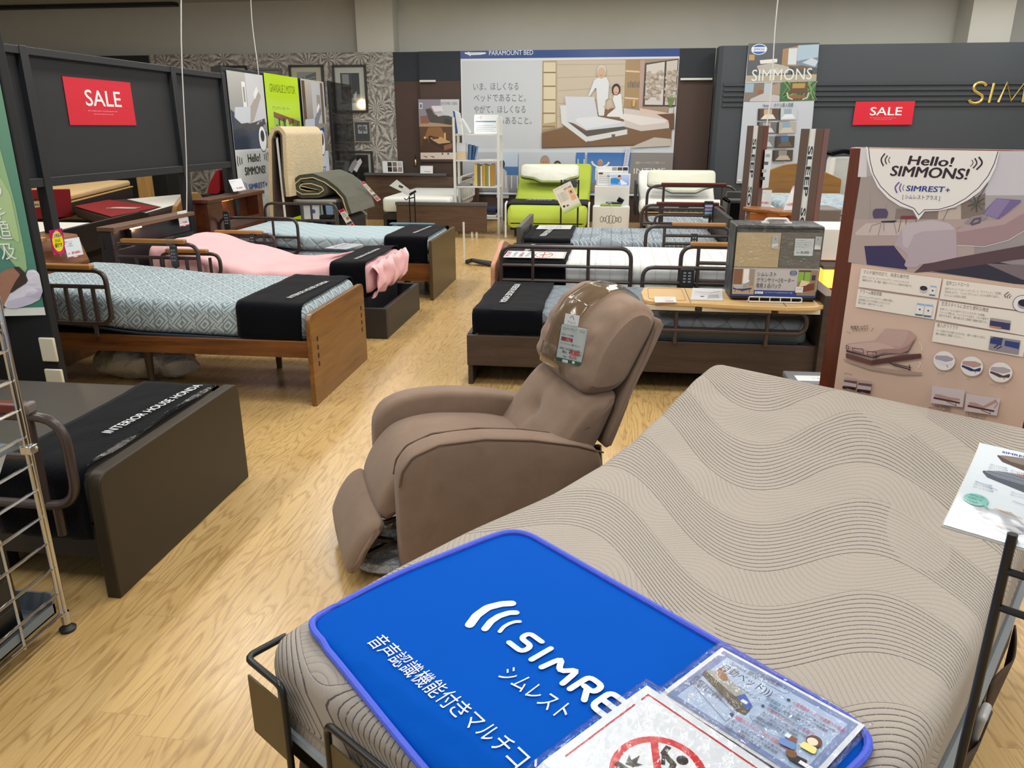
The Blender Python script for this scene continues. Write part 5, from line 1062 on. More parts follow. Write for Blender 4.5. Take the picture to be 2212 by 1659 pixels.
def strip_tag(q, Yp, lab, dup_=False):
    p = PR(.0008); (a, b_, c, d) = q; L = lambda u, v: tuple((a[i] * (1 - u) + b_[i] * u) * (1 - v) + (d[i] * (1 - u) + c[i] * u) * v for i in (0, 1))
    def blk(v0, v1, col, u0=.06, u1=.94): p.poly([L(u0, v0), L(u1, v0), L(u1, v1), L(u0, v1)], col)
    blk(0, 1, 'e6e3e2', 0, 1); blk(0, .14, 'c4283c'); blk(.42, .56, 'b08a4a', .4); blk(.66, .78, '4b4a52'); blk(.8, .97, 'c4283c', .1)
    for v in (.2, .27, .34): blk(v, v + .025, '6f7a86', .15, .8)
    p.build('strip_tag', M_GLOSSP, Yp, label=lab, cat='tag', back=.002)
strip_tag([(9.43,0.919),(9.576,0.915),(10.263,0.631),(10.091,0.622)], PX(-3.09), 'red and white strip tag on the hanging end of olive topper')
strip_tag([(9.817,1.506),(10.044,1.522),(10.156,1.203),(9.94,1.199)], PX(-3.848), 'red and white strip tag on the cream topper')
strip_tag([(-3.233,0.615),(-3.169,0.638),(-3.035,0.423),(-3.107,0.384)], PY(8.99), 'red and white strip tag hanging under the grey table')
t = thing('cream_topper', (-3.9, 9.2, .4), 'cream plush mattress topper folded over a display rail', 'mattress topper')
A_ = [(-3.976,0.485),(-3.949,0.911),(-3.907,1.425),(-3.858,1.52),(-3.797,1.53),(-3.758,1.475),(-3.781,1.016),(-3.776,0.781)]
pa = fillet([Vector((a_ - .0, 0, b_)) for a_, b_ in A_], .04, 4)
yl = 9.95
sheetroll(pa, -.035, .01, 8.8, yl).build('plush_side', M_CRM, t, ang=60); sheetroll(pa, .011, .03, 8.795, yl).build('brown_side', plain('brown_backing', '51453c', .9, var=.2, vs=10), t, ang=60)
t = thing('topper_rail', (-3.98, 9.3, 0), 'white post rail carrying the cream topper', 'rail')
q = [(-3.853,1.459),(-3.83,0.908)]; m = MB(); m.tube([(q[0][0], 8.8, q[0][1] - .02), (q[0][0], 10.0, q[0][1] - .02)], .016, 10); m.build('bar', M_BRN, t)
for yy in (8.82, 9.98): MB().tube([(q[0][0] + .01, yy, q[0][1] - .02), (q[0][0] + .03, yy, 0)], .014, 8).build('post', M_WHITEP, t)
for k, (xx, c, lab) in enumerate(((-3.62, '1a2440', 'navy bedding bag under the grey table'), (-3.3, '17181c', 'black bedding bag under the grey table end'))):
    m = MB(); m.mattress(xx - .15, xx + .15, 9.2, 9.8, 0, .48 + .05 * k, .06); m.build('bedding_bag', plain('bag_' + c, c, .6, var=.15), label=lab, cat='bag')
p = PR(.0006); p.rect(0, 0, .2, .16, 'd3dae2'); p.circ(.13, .09, .025, '3a5f9e'); p.build('paper_sheet', M_GLOSSP, plane((-3.7, 9.05, .50), (1, 0, 0), (0, .1, 1)), label='white sheet with blue mark hanging below the grey table top', cat='paper', back=.002)

# ---------------------------------------------------------------- near beige adjustable bed
C0 = Vector((-.604, 1.196, 0)); TH = R(34.3); U = Vector((math.sin(TH), math.cos(TH), 0)); W_ = Vector((U.y, -U.x, 0)); BW = 1.02
ZB = [(0, .615), (.1, .626), (.3, .632), (.5, .63), (.85, .607), (1.07, .614), (1.22, .634), (1.4, .678), (1.54, .723), (1.63, .752), (1.72, .768), (1.8, .772)]
def zb_(s): return lerp(s, ZB)
def bedw(w, s, z): return C0 + U * s + W_ * w + Vector((0, 0, z))
def bedmap(w, s, h, r=.05):
    """lay a flat sheet on the bed; past the foot it bends down over the edge"""
    s += .025; a = max(0, r - s)
    if a > 0:
        t = a / r
        if t < math.pi / 2: s2, d, n = r - (r + h) * math.sin(t), r - (r + h) * math.cos(t), 0
        else: s2, d, n = -h - .002, r + (a - r * math.pi / 2), 0
        return bedw(w, s2 - .025, zb_(r) - d - .008)
    e = min(w, BW - w); dz = r - math.sqrt(max(0, r * r - (r - e) ** 2)) if 0 <= e < r else (r if e < 0 else 0)
    return bedw(w, s - .025, zb_(s) - dz + h)
def m_wave():
    t = NT('beige_wave_ticking', .9, 0, .25); s, v, _ = t.sep(t.co('UV')); w = t.m('ADD', v, .51)
    ph0 = t.m('SUBTRACT', t.m('SUBTRACT', w, .30), t.m('MULTIPLY', t.m('SUBTRACT', 1.4, s), .42))
    phi = t.m('ADD', s, t.m('MULTIPLY', t.m('COSINE', t.m('MULTIPLY', ph0, 8.49)), .13))
    q = t.m('DIVIDE', t.m('SUBTRACT', 1.51, phi), .35); fr = t.m('FRACT', q); band = t.m('LESS_THAN', fr, .60)
    lf = t.m('ABSOLUTE', t.m('SUBTRACT', t.m('FRACT', t.m('DIVIDE', fr, .0426)), .5))     # lines in a band
    phi2 = t.m('ADD', t.m('MULTIPLY', s, .9), t.m('MULTIPLY', t.m('COSINE', t.m('ADD', t.m('MULTIPLY', w, 14), t.m('MULTIPLY', t.m('FLOOR', q), 2.4))), .09))
    l2 = t.m('ABSOLUTE', t.m('SUBTRACT', t.m('FRACT', t.m('DIVIDE', phi2, .0165)), .5))
    dash = t.m('GREATER_THAN', t.noise(t.scale(t.co('UV'), (300, 300, 1)), 1, 1), .36)
    keep = t.m('GREATER_THAN', t.noise(t.scale(t.co('UV'), (.9, 1.5, 1)), 1.6, 0), .36)
    thr = t.m('MULTIPLY', t.m('MULTIPLY', t.m('MULTIPLY', t.m('GREATER_THAN', lf, .425), band), dash), keep)
    n = t.noise(t.scale(t.co('UV'), (90, 200, 1)), 1.5, 3)
    base = t.mix(n, lin('9b948c'), lin('aca69e'))
    l2m = t.m('MULTIPLY', t.m('GREATER_THAN', l2, .44), t.m('SUBTRACT', 1, band))
    c = t.mix(t.m('MULTIPLY', thr, .85), base, lin('4a4048')); c = t.mix(t.m('MULTIPLY', l2m, .22), c, lin('8a8074'))
    t.col(c)
    hb = t.m('MULTIPLY', t.m('SUBTRACT', .0625, t.m('POWER', lf, 4)), band); h2 = t.m('MULTIPLY', t.m('SUBTRACT', .0625, t.m('POWER', l2, 4)), t.m('SUBTRACT', 1, band))
    t.bump(t.m('ADD', t.m('MULTIPLY', t.m('ADD', hb, t.m('MULTIPLY', h2, .6)), 1.0), t.m('MULTIPLY', n, .006)), .7, .045)
    return t.mat
t = thing('adjustable_bed', C0, 'large beige mattress bed with wave stitching, raised head and brown base', 'bed')
m = MB(); m.fn = lambda p: bedw(p.y, p.x, p.z); m.mattress(-.03, 1.78, -.022, BW, .40, .6, .045, lambda s, w: (zb_(s) - .6), nx=80, nt=24).build('mattress', m_wave(), t)
def m_herring():
    t = NT('herringbone_tape', .8); x, y, z = t.sep(t.co()); a = t.m('ADD', t.m('MULTIPLY', x, .82), t.m('MULTIPLY', y, -.56)); b = t.m('ADD', t.m('MULTIPLY', x, .56), t.m('MULTIPLY', y, .82))
    f = t.m('FRACT', t.m('MULTIPLY', t.m('ADD', t.m('ADD', a, b), t.m('ABSOLUTE', t.m('SUBTRACT', t.m('FRACT', t.m('MULTIPLY', z, 50)), .5))), 90)); t.col(t.mix(t.m('GREATER_THAN', f, .5), lin('5c646b'), lin('a3aaae'))); return t.mat
zlow = lambda s: zb_(max(s, .1)) - .6
m = MB(); lp = [(s * .02, -.022) for s in range(1, 87)] + [(1.76, .03 + .96 * k / 20) for k in range(21)] + [(1.72 - s * .02, BW) for s in range(0, 84)] + [(-.028, BW - .03 - .98 * k / 20) for k in range(21)]
m.tube([bedw(w + (-.004 if w < -.01 else .004 if w > BW - .01 else 0), s, .405 + zlow(s)) for s, w in lp], .012, 8, True); m.build('tape_edge', m_herring(), t)
M_BASE = plain('brown_base_fabric', '51443b', .9, spec=.2, var=.12, vs=40, bump=.4, bs=300, bd=.002)
m = MB(); m.fn = lambda p: bedw(p.y, p.x, p.z); m.mattress(-.025, 1.8, -.02, BW, .335, .395, .028, lambda s, w: zlow(s), nx=60); m.build('upper_base', M_BASE, t)
m = MB(); m.fn = lambda p: bedw(p.y, p.x, p.z); m.mattress(-.005, 1.8, .0, BW - .02, .06, .33, .025, nx=20); m.build('box_base', M_BASE, t)
for s, w in ((.15, .15), (.15, BW - .15), (1.6, .15), (1.6, BW - .15)): MB().lathe([(.02, 0), (.025, .07)], bedw(w, s, 0), 12).build('leg', M_BLK, t)
M_BRZ = plain('bronze_plate', '4a3c20', .45, spec=.6, var=.05)
for k, (wa, wb, wrap) in enumerate(((-.04, .085, True), (.222, .44, False))):
    F = lambda w, s, z: bedw(w, s, z); s0 = -.058; pts = [F(wb, s0, .36), F(wb, s0, .575), F(wa, s0, .575)] if wrap else [F(wa, s0, .36), F(wa, s0, .575), F(wb, s0, .575), F(wb, s0, .36)]
    if wrap: pts += [F(wa, .03, .575)]
    o = MB().tube(fillet(pts, .02, 4), .007, 10).build('mattress_keeper', M_BLKM, t)
    m = MB(); w0, w1 = (wa + .0, wb - .008) if wrap else (wa + .008, wb - .008)
    vs = [F(w, s, z) for s in (s0 - .002, s0 + .002) for w in (w0, w1) for z in (.40, .535)]
    m.add(vs, [(0, 1, 3, 2), (4, 6, 7, 5), (0, 2, 6, 4), (1, 5, 7, 3), (0, 4, 5, 1), (2, 3, 7, 6)]); m.build('keeper_plate', M_BRZ, o)
for s0, s1 in ((.80, 1.06), (1.14, 1.4)):
    m = MB(); m.grid(lambda a, b_: bedw(BW + .012 + .022 * math.sin(a * math.pi) * b_, s0 + (s1 - s0) * a, .2 + .165 * b_ + .01 * math.sin(a * 8)), 12, 6); m.build('side_pocket', M_BASE, t, solid=.004)
t = thing('bed_remote', bedw(BW + .02, .93, .3), 'silver and black remote in the side pocket of the beige bed', 'remote control')
m = MB(); P0 = bedw(BW + .022, .95, .37); m.obox(P0, (.018, .05, .13), -TH, .25, .1); m.build('case', plain('silver_plastic', 'a9abae', .3, spec=.7, var=0), t, bevel=.008, seg=3)
m = MB(); m.obox(P0 + W_ * .006, (.014, .036, .11), -TH, .25, .1); m.build('keypad', M_BLK, t, bevel=.004)
m = MB(); m.tube(fillet([bedw(BW + .03, 1.2, .01), bedw(BW + .18, 1.15, .008), bedw(BW + .3, 1.3, .008), bedw(BW + .3, 1.8, .008)], .1), .005, 6); m.build('floor_cable', M_BLK, label='black cable on the floor beside the beige bed pockets', cat='cable')

# ---- blue mat with logo
ML, MX, MY = Vector((.008, .04)), Vector((.989, -.148)), Vector((.148, .989)); MW, MH = .885, .558
def matmap(x, y, h): q = ML + MX * x + MY * y; return bedmap(q.x, q.y, h + .010)
t = thing('foot_mat', bedmap(.4, .3, 0), 'bright blue foot mat with white logo across the beige mattress', 'mat')
out = [(p.x, p.y) for p in fillet([(0, 0, 0), (MW, 0, 0), (MW, MH, 0), (0, MH, 0)], .07, 7, True)]
m = MB()
def matgrid(u, v):
    x, y = MW * u, MH * v; r = .07   # rounded corners
    cx = min(max(x, r), MW - r); cy = min(max(y, r), MH - r); dx, dy = x - cx, y - cy; d = max(abs(dx), abs(dy)); l = math.hypot(dx, dy)
    if l > 1e-9 and dx and dy: x, y = cx + dx * d / l, cy + dy * d / l
    return matmap(x, y, 0 + .002 * max(0, noise.noise(Vector((x * 5 + y * 3, y * 4, .5)))))
m.grid(matgrid, 60, 44); m.build('mat_cloth', plain('blue_vinyl', '004fb4', .75, spec=.05, var=.03, vs=4, bump=.12, bs=7, bd=.02), t, solid=.004)
edge = []
for i, p_ in enumerate(out):
    a, b_ = Vector(p_), Vector(out[(i + 1) % len(out)]); n = max(1, int((b_ - a).length / .02)); edge += [a.lerp(b_, k / n) for k in range(n)]
MB().tube([matmap(p_.x, p_.y, .003) for p_ in edge], .007, 8, True).build('binding', plain('periwinkle_binding', '4a5fd6', .7, var=.1, vs=60, bump=.4, bs=120, bd=.004), t)
p = PR(.0005); inv = lambda q: ((Vector(q) - ML).dot(MX), (Vector(q) - ML).dot(MY))
white = 'd3e0ee'
LOGO = [[(0.28,0.236),(0.27,0.265),(0.268,0.299),(0.281,0.327),(0.294,0.341)], [(0.311,0.246),(0.304,0.27),(0.304,0.293),(0.312,0.315),(0.321,0.323)], [(0.338,0.258),(0.334,0.273),(0.335,0.288),(0.34,0.301),(0.346,0.306)]]
for k, pts in enumerate(LOGO):
    q = [inv(a) for a in pts]; q = [(v.x, v.y) for v in fillet([(a[0], a[1], 0) for a in q], .03, 4)]; wd = (.019, .015, .0085)[k]; p.line(q, wd, white); p.circ(q[0][0], q[0][1], wd / 2, white, n=12); p.circ(q[-1][0], q[-1][1], wd / 2, white, n=12)
a = inv([(0.376,0.269)][0]); e = inv([(0.608,0.241)][0])
H = .047
def stroke(pts, x0, w):
    q = [(v.x, v.y) for v in fillet([(x0 + x_ * w, (.281 - H / 2) + y_ * H, 0) for x_, y_ in pts], .012, 4)]
    p.line(q, .0115, white); p.circ(q[0][0], q[0][1], .00575, white, n=10); p.circ(q[-1][0], q[-1][1], .00575, white, n=10)
GL = {'S': [[(1, 1), (.05, 1), (.05, .52), (.95, .52), (.95, 0), (-.05, 0)]], 'I': [[(.3, 0), (.3, 1)]], 'M': [[(0, 0), (.12, 1), (.5, .25), (.88, 1), (1, 0)]], 'R': [[(0, 0), (0, 1), (.9, 1), (.9, .5), (.3, .5)], [(.5, .5), (.95, 0)]], 'E': [[(.95, 1), (0, 1), (0, 0), (.95, 0)], [(0, .5), (.9, .5)]], 'T': [[(0, 1), (1, 1)], [(.5, 1), (.5, 0)]]}
for ch, x, wd in (('S', .332, .036), ('I', .387, .02), ('M', .42, .054), ('R', .492, .036), ('E', .543, .034), ('S', .592, .036), ('T', .64, .04)):
    for st in GL[ch]: stroke(st, x, wd)
LG = lambda n: p.build(n, printed('print_vinyl', .6), lambda x, y, h: matmap(x, y, h * .4 + .0032), t, sub=.08)
LG('printed_logo'); p = PR(.0005); q = [inv(v) for v in [(0.416,0.167),(0.563,0.158)]]; p.text2('シムレスト', q[0], q[1], .034, white, sh=0)
LG('printed_caption'); p = PR(.0005); q = [inv(v) for v in [(0.169,0.09),(0.58,0.052)]]; ln = Vector(q[1]) - Vector(q[0]); txt = '音声認識機能付きマルチコン'
for k, ch in enumerate(txt): p.text(ch, q[0][0] + ln.x * k / 12, q[0][1] + ln.y * k / 12 - .012, .031, white, w=.031 if ch not in 'ンルチコマき' else .028)
LG('printed_tagline')

# ---- laminated sheets on the mat
def lam(name, lab, cat, o, xd, w, h, art, lift=.012, rim=.01):
    o = Vector(o); xd = Vector(xd).normalized(); yd = Vector((xd.y, -xd.x)) * 1.0
    if yd.y > 0: yd = -yd
    mp = lambda x, y, hh: bedmap(*(o + xd * x + yd * y), hh + lift)
    t = thing(name, bedmap(o.x, o.y, 0), lab, cat)
    p = PR(.0004); p.rect(0, 0, w, h, 'dde4ec', nx=14, ny=10); art(p, w, h); p.build('print', M_LAM, mp, t, sub=.08)
    m = MB(); m.grid(lambda u, v: mp(-rim + (w + 2 * rim) * u, -rim + (h + 2 * rim) * v, .003 + .0018 * noise.noise(Vector((u * 5, v * 6, w)))), 40, 30); m.build('lamination', clear('lamination_film', .06, .1, 'fafbfc', .28, 30), t, solid=.0008)
def art_leaf(p, w, h):
    p.rect(.008, .006, w - .008, h - .006, '7088bb'); p.rect(.022, .018, w - .02, h - .018, 'a9c1e2')
    T = lambda s, x, y, hh, c='2a3140', w_=None, b=0: p.text(s, x * w, y * h, -hh, c, w=w_ * w if w_ else None, bold=b)
    def tx(s, x, y, hh, c='333a4a', ww=.2, b=.01): # y runs down the sheet
        vs, fs = glyphs(s, b); x0 = min(v[0] for v in vs); x1 = max(v[0] for v in vs); k = hh / .73; kx = ww * w / (x1 - x0)
        p.raw([(x * w + (v[0] - x0) * kx, y * h - v[1] * k) for v in vs], fs, c)
    tx('Simons 開発', .14, .17, .011, ww=.2); tx('自動ベッド)))', .12, .29, .017, '23283a', .36); tx('お勧めポイント', .27, .42, .008, ww=.19); tx('寝心地抜群！！', .33, .12, .010, ww=.18, b=.02)
    p.line([(w * a, h * b) for a, b in ((.31, .09), (.53, .09), (.55, .11), (.53, .155), (.31, .155), (.295, .12))], .0012, '6a7fae', True)
    p.poly([(w * a, h * b) for a, b in ((.06, .42), (.10, .38), (.46, .52), (.47, .66), (.42, .68), (.07, .49))], '4a4c42', .004); p.poly([(w * a, h * b) for a, b in ((.06, .42), (.14, .32), (.36, .42), (.34, .52))], '9aa0a0', .004); p.poly([(w * a, h * b) for a, b in ((.34, .51), (.36, .42), (.46, .52), (.455, .6))], '1a58b8', .003); p.rect(w * .38, h * .5, w * .42, h * .54, 'dfe8f2')
    for a, b, r in ((.14, .325, .013), (.165, .355, .016), (.188, .38, .014)): p.circ(w * a, h * b, r * .5, '8a6348', n=14)
    for a, b in ((.122, .295), (.156, .292)): p.circ(w * a, h * b, .0028, '6f4c36', n=10)
    p.line([(w * a, h * b) for a, b in ((.06, .54), (.42, .72), (.42, .86), (.06, .66))], .0008, '5a6a8c', True)
    for k, ww in ((0, .28), (1, .3), (2, .26)): tx(('自動ベッドというと介護用の印象が', '入院先のような雰囲気です 最新', '若者にもおすすめ！！')[k], .08, .60 + .035 * k, .0055, '3a4156' if k < 2 else '5a2638', ww)
    for (a, b), (c, d), s, ww in (((.58, .22), (.61, .23), '＜音声操作・スマホ連携＞が可能', .33), ((.50, .46), (.53, .47), '＜様々なポジション＞を再現', .3), ((.41, .76), (.44, .77), '自動ベッドとしては＜比較的低価格＞', .4)):
        p.circ(w * a, h * b - .002, .003, '2a3042', n=10); tx(s, c, d, .008, 'c63a48', ww)
        for k in range(3): tx(('話しかけるだけで様々な動作が可能', 'リモコン操作もスマホで簡単連携', '自由に調整できます')[k], c, d + .06 + .045 * k, .005, '4a3550', ww * (.95, .8, .6)[k])
    p.line([(w * a, h * b) for a, b in ((.42, .36), (.52, .2), (.57, .22))], .0008, '6a7fae'); p.line([(w * a, h * b) for a, b in ((.42, .52), (.48, .45), (.5, .46))], .0008, '6a7fae'); p.line([(w * a, h * b) for a, b in ((.41, .62), (.4, .72), (.41, .76))], .0008, '6a7fae')
    tx('簡単操作で', .48, .36, .008, '2b4d70', .12); tx('快適なベッドに', .52, .42, .008, '2b4d70', .2); p.rect(w * .47, h * .375, w * .6, h * .382, '6fa8cc'); p.rect(w * .51, h * .43, w * .74, h * .438, '6fa8cc')
    p.line([(w * (.62 + .13 * math.cos(i * .449) * (1 if i % 2 else .86)), h * (.655 + .07 * math.sin(i * .449) * (1 if i % 2 else .8))) for i in range(14)], .0009, '6a7fae', True); tx('体形に合わせたポジションを', .53, .65, .005, '3a4156', .18); tx('自動調整！！', .53, .69, .005, '3a4156', .1)
    p.circ(w * .86, h * .52, .0115, '5a3d33', .013); p.circ(w * .856, h * .535, .008, 'f0d3bf', .0085); p.poly([(w * .82, h * .585), (w * .9, h * .575), (w * .915, h * .66), (w * .82, h * .665)], 'e7d78a', .005); p.rect(w * .75, h * .6, w * .79, h * .68, '7a4f44'); p.rect(w * .72, h * .6, w * .75, h * .65, 'cfe2ea'); p.poly([(w * .71, h * .69), (w * .8, h * .66), (w * .82, h * .74), (w * .73, h * .76)], '5a86c4', .004)
    p.poly([(w * .82, h * .78), (w * .91, h * .76), (w * .92, h * .85), (w * .82, h * .86)], '23262e', .004); p.circ(w * .82, h * .79, .008, '6f5233'); p.rect(w * .88, h * .8, w * .96, h * .84, 'eef2f6'); tx('ぐっすり', .89, .83, .004, '4a4f58', .06)
    for k in range(3): p.arc(w * .83 - .004 * k, h * .47, .006 + .004 * k, 150, 230, .001, '3f74b4')
lam('laminated_leaflet', 'pale blue laminated leaflet with bear drawing lying on the blue mat', 'leaflet', (.677, .488), (.251, -.026), .262, .185, art_leaf, lift=.020)
def art_jump(p, w, h):
    p.line([(.016, .016), (w - .016, .016), (w - .016, h - .016), (.016, h - .016)], .0035, 'b81f3a', True)
    cx, cy, r = .13, .131, .0715
    p.circ(cx, cy, r, 'cc1f2b', n=48); p.circ(cx, cy, r - .012, 'e2e7ec', n=48)
    a0 = R(45); d = Vector((math.cos(a0), math.sin(a0))); p.line([(cx - d.x * .064, cy - d.y * .064), (cx + d.x * .064, cy + d.y * .064)], .0115, 'cc1f2b')
    K = '1b1c1f'; q = lambda a, b: (cx + a, cy + b)
    p.circ(*q(.008, -.046), .0088, K); p.line([q(-.022, -.052), q(-.019, -.036), q(.004, -.03), q(.012, -.008), q(.036, .0), q(.04, .022)], .009, K); p.line([q(.012, -.008), q(.022, .018), q(.04, .03)], .0085, K); p.line([q(-.019, -.036), q(-.006, -.018)], .006, K)
    p.poly([q(-.052, .004), q(-.043, .01), q(-.04, -.006), q(-.034, .008), q(-.026, .004), q(-.032, .018), q(-.044, .022)], '33353a'); p.line([q(-.055, .03), q(-.03, .028), q(.0, .045)], .009, K)
    for k, s in enumerate(('危険', 'ベッドの上で飛び跳ねないで下さい')):
        vs, fs = glyphs(s, .02); x0 = min(v[0] for v in vs); x1 = max(v[0] for v in vs); ww = (.1, .25)[k]; p.raw([(.04 + (v[0] - x0) * ww / (x1 - x0), .33 + .05 * k - v[1] * .03) for v in vs], fs, 'b81f3a')
lam('laminated_notice', 'white laminated sheet with red ringed no jumping symbol on the blue mat', 'notice', (.634, .302), (.22, -.029), .31, .40, art_jump, lift=.026)

# ---- black ladder stand with curved white sign
PS = Vector((.521, .94, 0)); t = thing('ladder_sign_stand', PS, 'black ladder stand with curved white price panel beside the beige bed', 'sign stand')
m = MB(); PS2 = PS + W_ * .28; m.tube([PS, PS + Vector((0, 0, 1.06))], .0062, 10); m.tube([PS2, PS2 + Vector((0, 0, 1.06))], .0062, 10)
for z in (1.007, .953, .6, .3): m.tube([PS + Vector((0, 0, z)), PS2 + Vector((0, 0, z))], .0052, 8)
m.build('frame', M_BLKM, t); m = MB(); m.tube([PS - U * .14 + Vector((0, 0, .012)), PS + U * .14 + Vector((0, 0, .012))], .012, 8); m.tube([PS2 - U * .14 + Vector((0, 0, .012)), PS2 + U * .14 + Vector((0, 0, .012))], .012, 8); m.build('foot', M_BLKM, t)
PH = R(59); UP = U * math.sin(PH) + Vector((0, 0, math.cos(PH))); NR = W_.cross(UP)
if NR.z < 0: NR = -NR
def signmap(x, y, h):   # x along the rungs, y up the panel; the panel bows a little
    q = y / .152; sk = .004 * q + .012 * (q - q * q) * (1 if x < 0 else 0)
    return PS + Vector((0, 0, 1.045)) + W_ * (x + sk * 1.2) + UP * y + NR * (.012 * math.sin(math.pi * min(1, max(0, q))) + h)
X0, X1 = -.078, .36
p = PR(.0003); p.rect(X0, 0, X1, .152, 'd6e0e8', nx=6, ny=12)
p.text('SIMREST用マットレス', X0 + .028, .141, .0045, '3a3f9a', w=.09, bold=.02)
def mat3(x, y, s, c1, c2): p.poly([(x, y + .012 * s), (x + .01, y), (x + .055, y - .012 * s), (x + .075, y - .004), (x + .078, y + .004), (x + .06, y + .006), (x + .045, y + .014), (x + .01, y + .012)], c1, .004); p.poly([(x, y + .012 * s), (x + .02, y + .016), (x + .05, y + .02), (x + .078, y + .004), (x + .055, y + .002), (x + .02, y + .004)], c2, .004)
mat3(X0 + .022, .122, 1, '5c5350', '857b77'); mat3(X0 + .013, .086, .8, '59606c', '7a828e'); mat3(X0 + .014, .022, 1, '7f838c', 'a9adb4')
for x_, y_, n_ in ((.02, .11, 3), (.045, .108, 3), (.012, .072, 3), (.055, .07, 2), (.011, .036, 3)):
    for k in range(n_): p.text('ポケットコイル仕様', X0 + x_, y_ - .0042 * k, .0022, '7c858f', w=.02 + .002 * k)
for k in range(2): p.text('¥178,200', X0 + .052, .105 - .0045 * k, .003, 'd98a8a', w=.016)
p.line([(X0 + .02, .098), (X0 + .1, .094)], .0006, '8a93a0'); p.line([(X0 + .045, .041), (X0 + .08, .037)], .0008, 'd9a06a'); p.line([(X0 + .06, .058), (X0 + .09, .055)], .0006, '8f8fc8'); p.line([(X0 + .012, .074), (X0 + .04, .068)], .0006, '8f8fc8')
p.circ(X0 + .022, .0455, .0145, '7fc0b8', .0085); p.poly([(X0 + .03, .042), (X0 + .04, .036), (X0 + .034, .045)], '7fc0b8')
for k, s in enumerate(('サボりたいけど', 'すぐ戻せなくても', 'いいんだ。')): p.text(s, X0 + .013, .049 - .0045 * k, .0026, '3a5a5a', w=.018 - .002 * k)
p.rect(X0 + .1, .03, X1, .06, 'c3cfe2', nx=4)
pn = p.build('sign_print', M_GLOSSP, lambda x, y, h: signmap(x, y, h), t)
m = MB(); m.grid(lambda u, v: signmap(X0 - .002 + (X1 - X0 + .004) * u, -.002 + .156 * v, -.002), 20, 14); m.build('sign_panel', M_WHITEP, t, solid=.004)

# ---------------------------------------------------------------- recliner
A_ = Vector((-.666, 2.2515, 0)); ED = Vector((.9, .436, 0)); EW = Vector((-.436, .9, 0))
rw = lambda p: A_ + ED * p[0] + EW * p[1] + Vector((0, 0, p[2]))
def m_suede():
    t = NT('brown_suede', .9, 0, .2); v = t.co(); n = t.noise(v, 7, 4, dist=.8); n2 = t.noise(v, 60, 3)
    t.col(t.mix(t.m('ADD', t.m('MULTIPLY', n, .8), t.m('MULTIPLY', n2, .2)), lin('725f51'), lin('8f7a6a'))); t.bump(t.m('ADD', t.m('MULTIPLY', n2, .3), n), .12, .01); t.b.inputs['Sheen Weight'].default_value = .15; return t.mat
M_SUEDE = m_suede()
t = thing('recliner', A_, 'brown suede recliner, half reclined with raised footrest, behind the beige bed', 'recliner')
def puff(prof, y0, y1, r=.05, n=14, bulge=0, dim=None, rf=.03):
    """cushion: outline in depth/height, swept across the width with rounded ends"""
    P = [Vector(q) for q in prof]
    for _ in range(3):   # rounded outline
        N = []
        for i, q in enumerate(P):
            w = P[(i + 1) % len(P)]; k = min(.25, .035 / max(1e-6, (w - q).length)); N += [q.lerp(w, k), w.lerp(q, k)]
        P = N
    Q = []
    for i, p_ in enumerate(P):
        q = P[(i + 1) % len(P)]; k = max(1, int((q - p_).length / .03)); Q += [p_.lerp(q, j / k) for j in range(k)]
    P = Q; nrm = []
    for i in range(len(P)):
        d = P[(i + 1) % len(P)] - P[i - 1]; nrm.append(Vector((d.y, -d.x)).normalized())
    ar = sum(P[i].x * P[(i + 1) % len(P)].y - P[(i + 1) % len(P)].x * P[i].y for i in range(len(P)))
    if ar < 0: nrm = [-q for q in nrm]
    ys = [y0 + r * (1 - math.cos(k * math.pi / 8)) for k in range(4)] + [y0 + r + (y1 - y0 - 2 * r) * k / n for k in range(n + 1)] + [y1 - r * (1 - math.cos(k * math.pi / 8)) for k in range(3, -1, -1)]
    rings = []
    for y in ys:
        d = min(y - y0, y1 - y); ins = r - math.sqrt(max(0, r * r - (r - d) ** 2)) if d < r else 0; ins = min(ins, .032)
        mid = 1 - ((y - (y0 + y1) / 2) / ((y1 - y0) / 2)) ** 2; ring = []
        for p_, q in zip(P, nrm):
            o = -ins + bulge * mid
            if dim: o += dim(p_, y)
            ring.append(rw((p_.x + q.x * o, y, p_.y + q.y * o)))
        rings.append(ring)
    def close(ring, out):
        c = sum((Vector(q) for q in ring), Vector()) / len(ring)
        return [[c + (Vector(q) - c) * k + EW * (out * e) for q in ring] for k, e in ((.82, .004), (.55, .007), (.25, .008))]
    rings = close(rings[0], -1)[::-1] + rings + close(rings[-1], 1)
    m = MB(); m.loft(rings); return m
arm = [(0, .04), (0, .415), (.012, .47), (.05, .517), (.14, .548), (.3, .548), (.47, .522), (.645, .477), (.745, .438), (.75, .04)]
for y0, y1 in ((0, .115), (.51, .625)): puff(arm, y0, y1, .022, 4, .004, rf=.05).build('arm', M_SUEDE, t, ang=50)
m = MB()
for yy in (.003, .112): m.tube([rw((a * 1.0, yy, b_ - .003)) for a, b_ in [(p.x, p.z) for p in fillet([Vector((a, 0, b_)) for a, b_ in arm[1:-1]], .05, 5)]], .0035, 6)
m.build('arm_piping', plain('suede_seam', '665345', .9, var=0), t)
seat = [(.62, .39), (.45, .448), (.22, .478), (.09, .463), (.02, .415), (-.035, .335), (-.06, .262), (-.03, .225), (.03, .27), (.12, .30), (.62, .30)]
puff(seat, .108, .517, .03, 14, .012, rf=.04).build('seat', M_SUEDE, t, ang=60)
puff([(-.055, .262), (-.105, .245), (-.15, .185), (-.182, .115), (-.186, .078), (-.165, .062), (-.135, .09), (-.10, .16), (-.045, .225)], .06, .565, .035, 14, .008, rf=.02).build('footrest', M_SUEDE, t, ang=60)
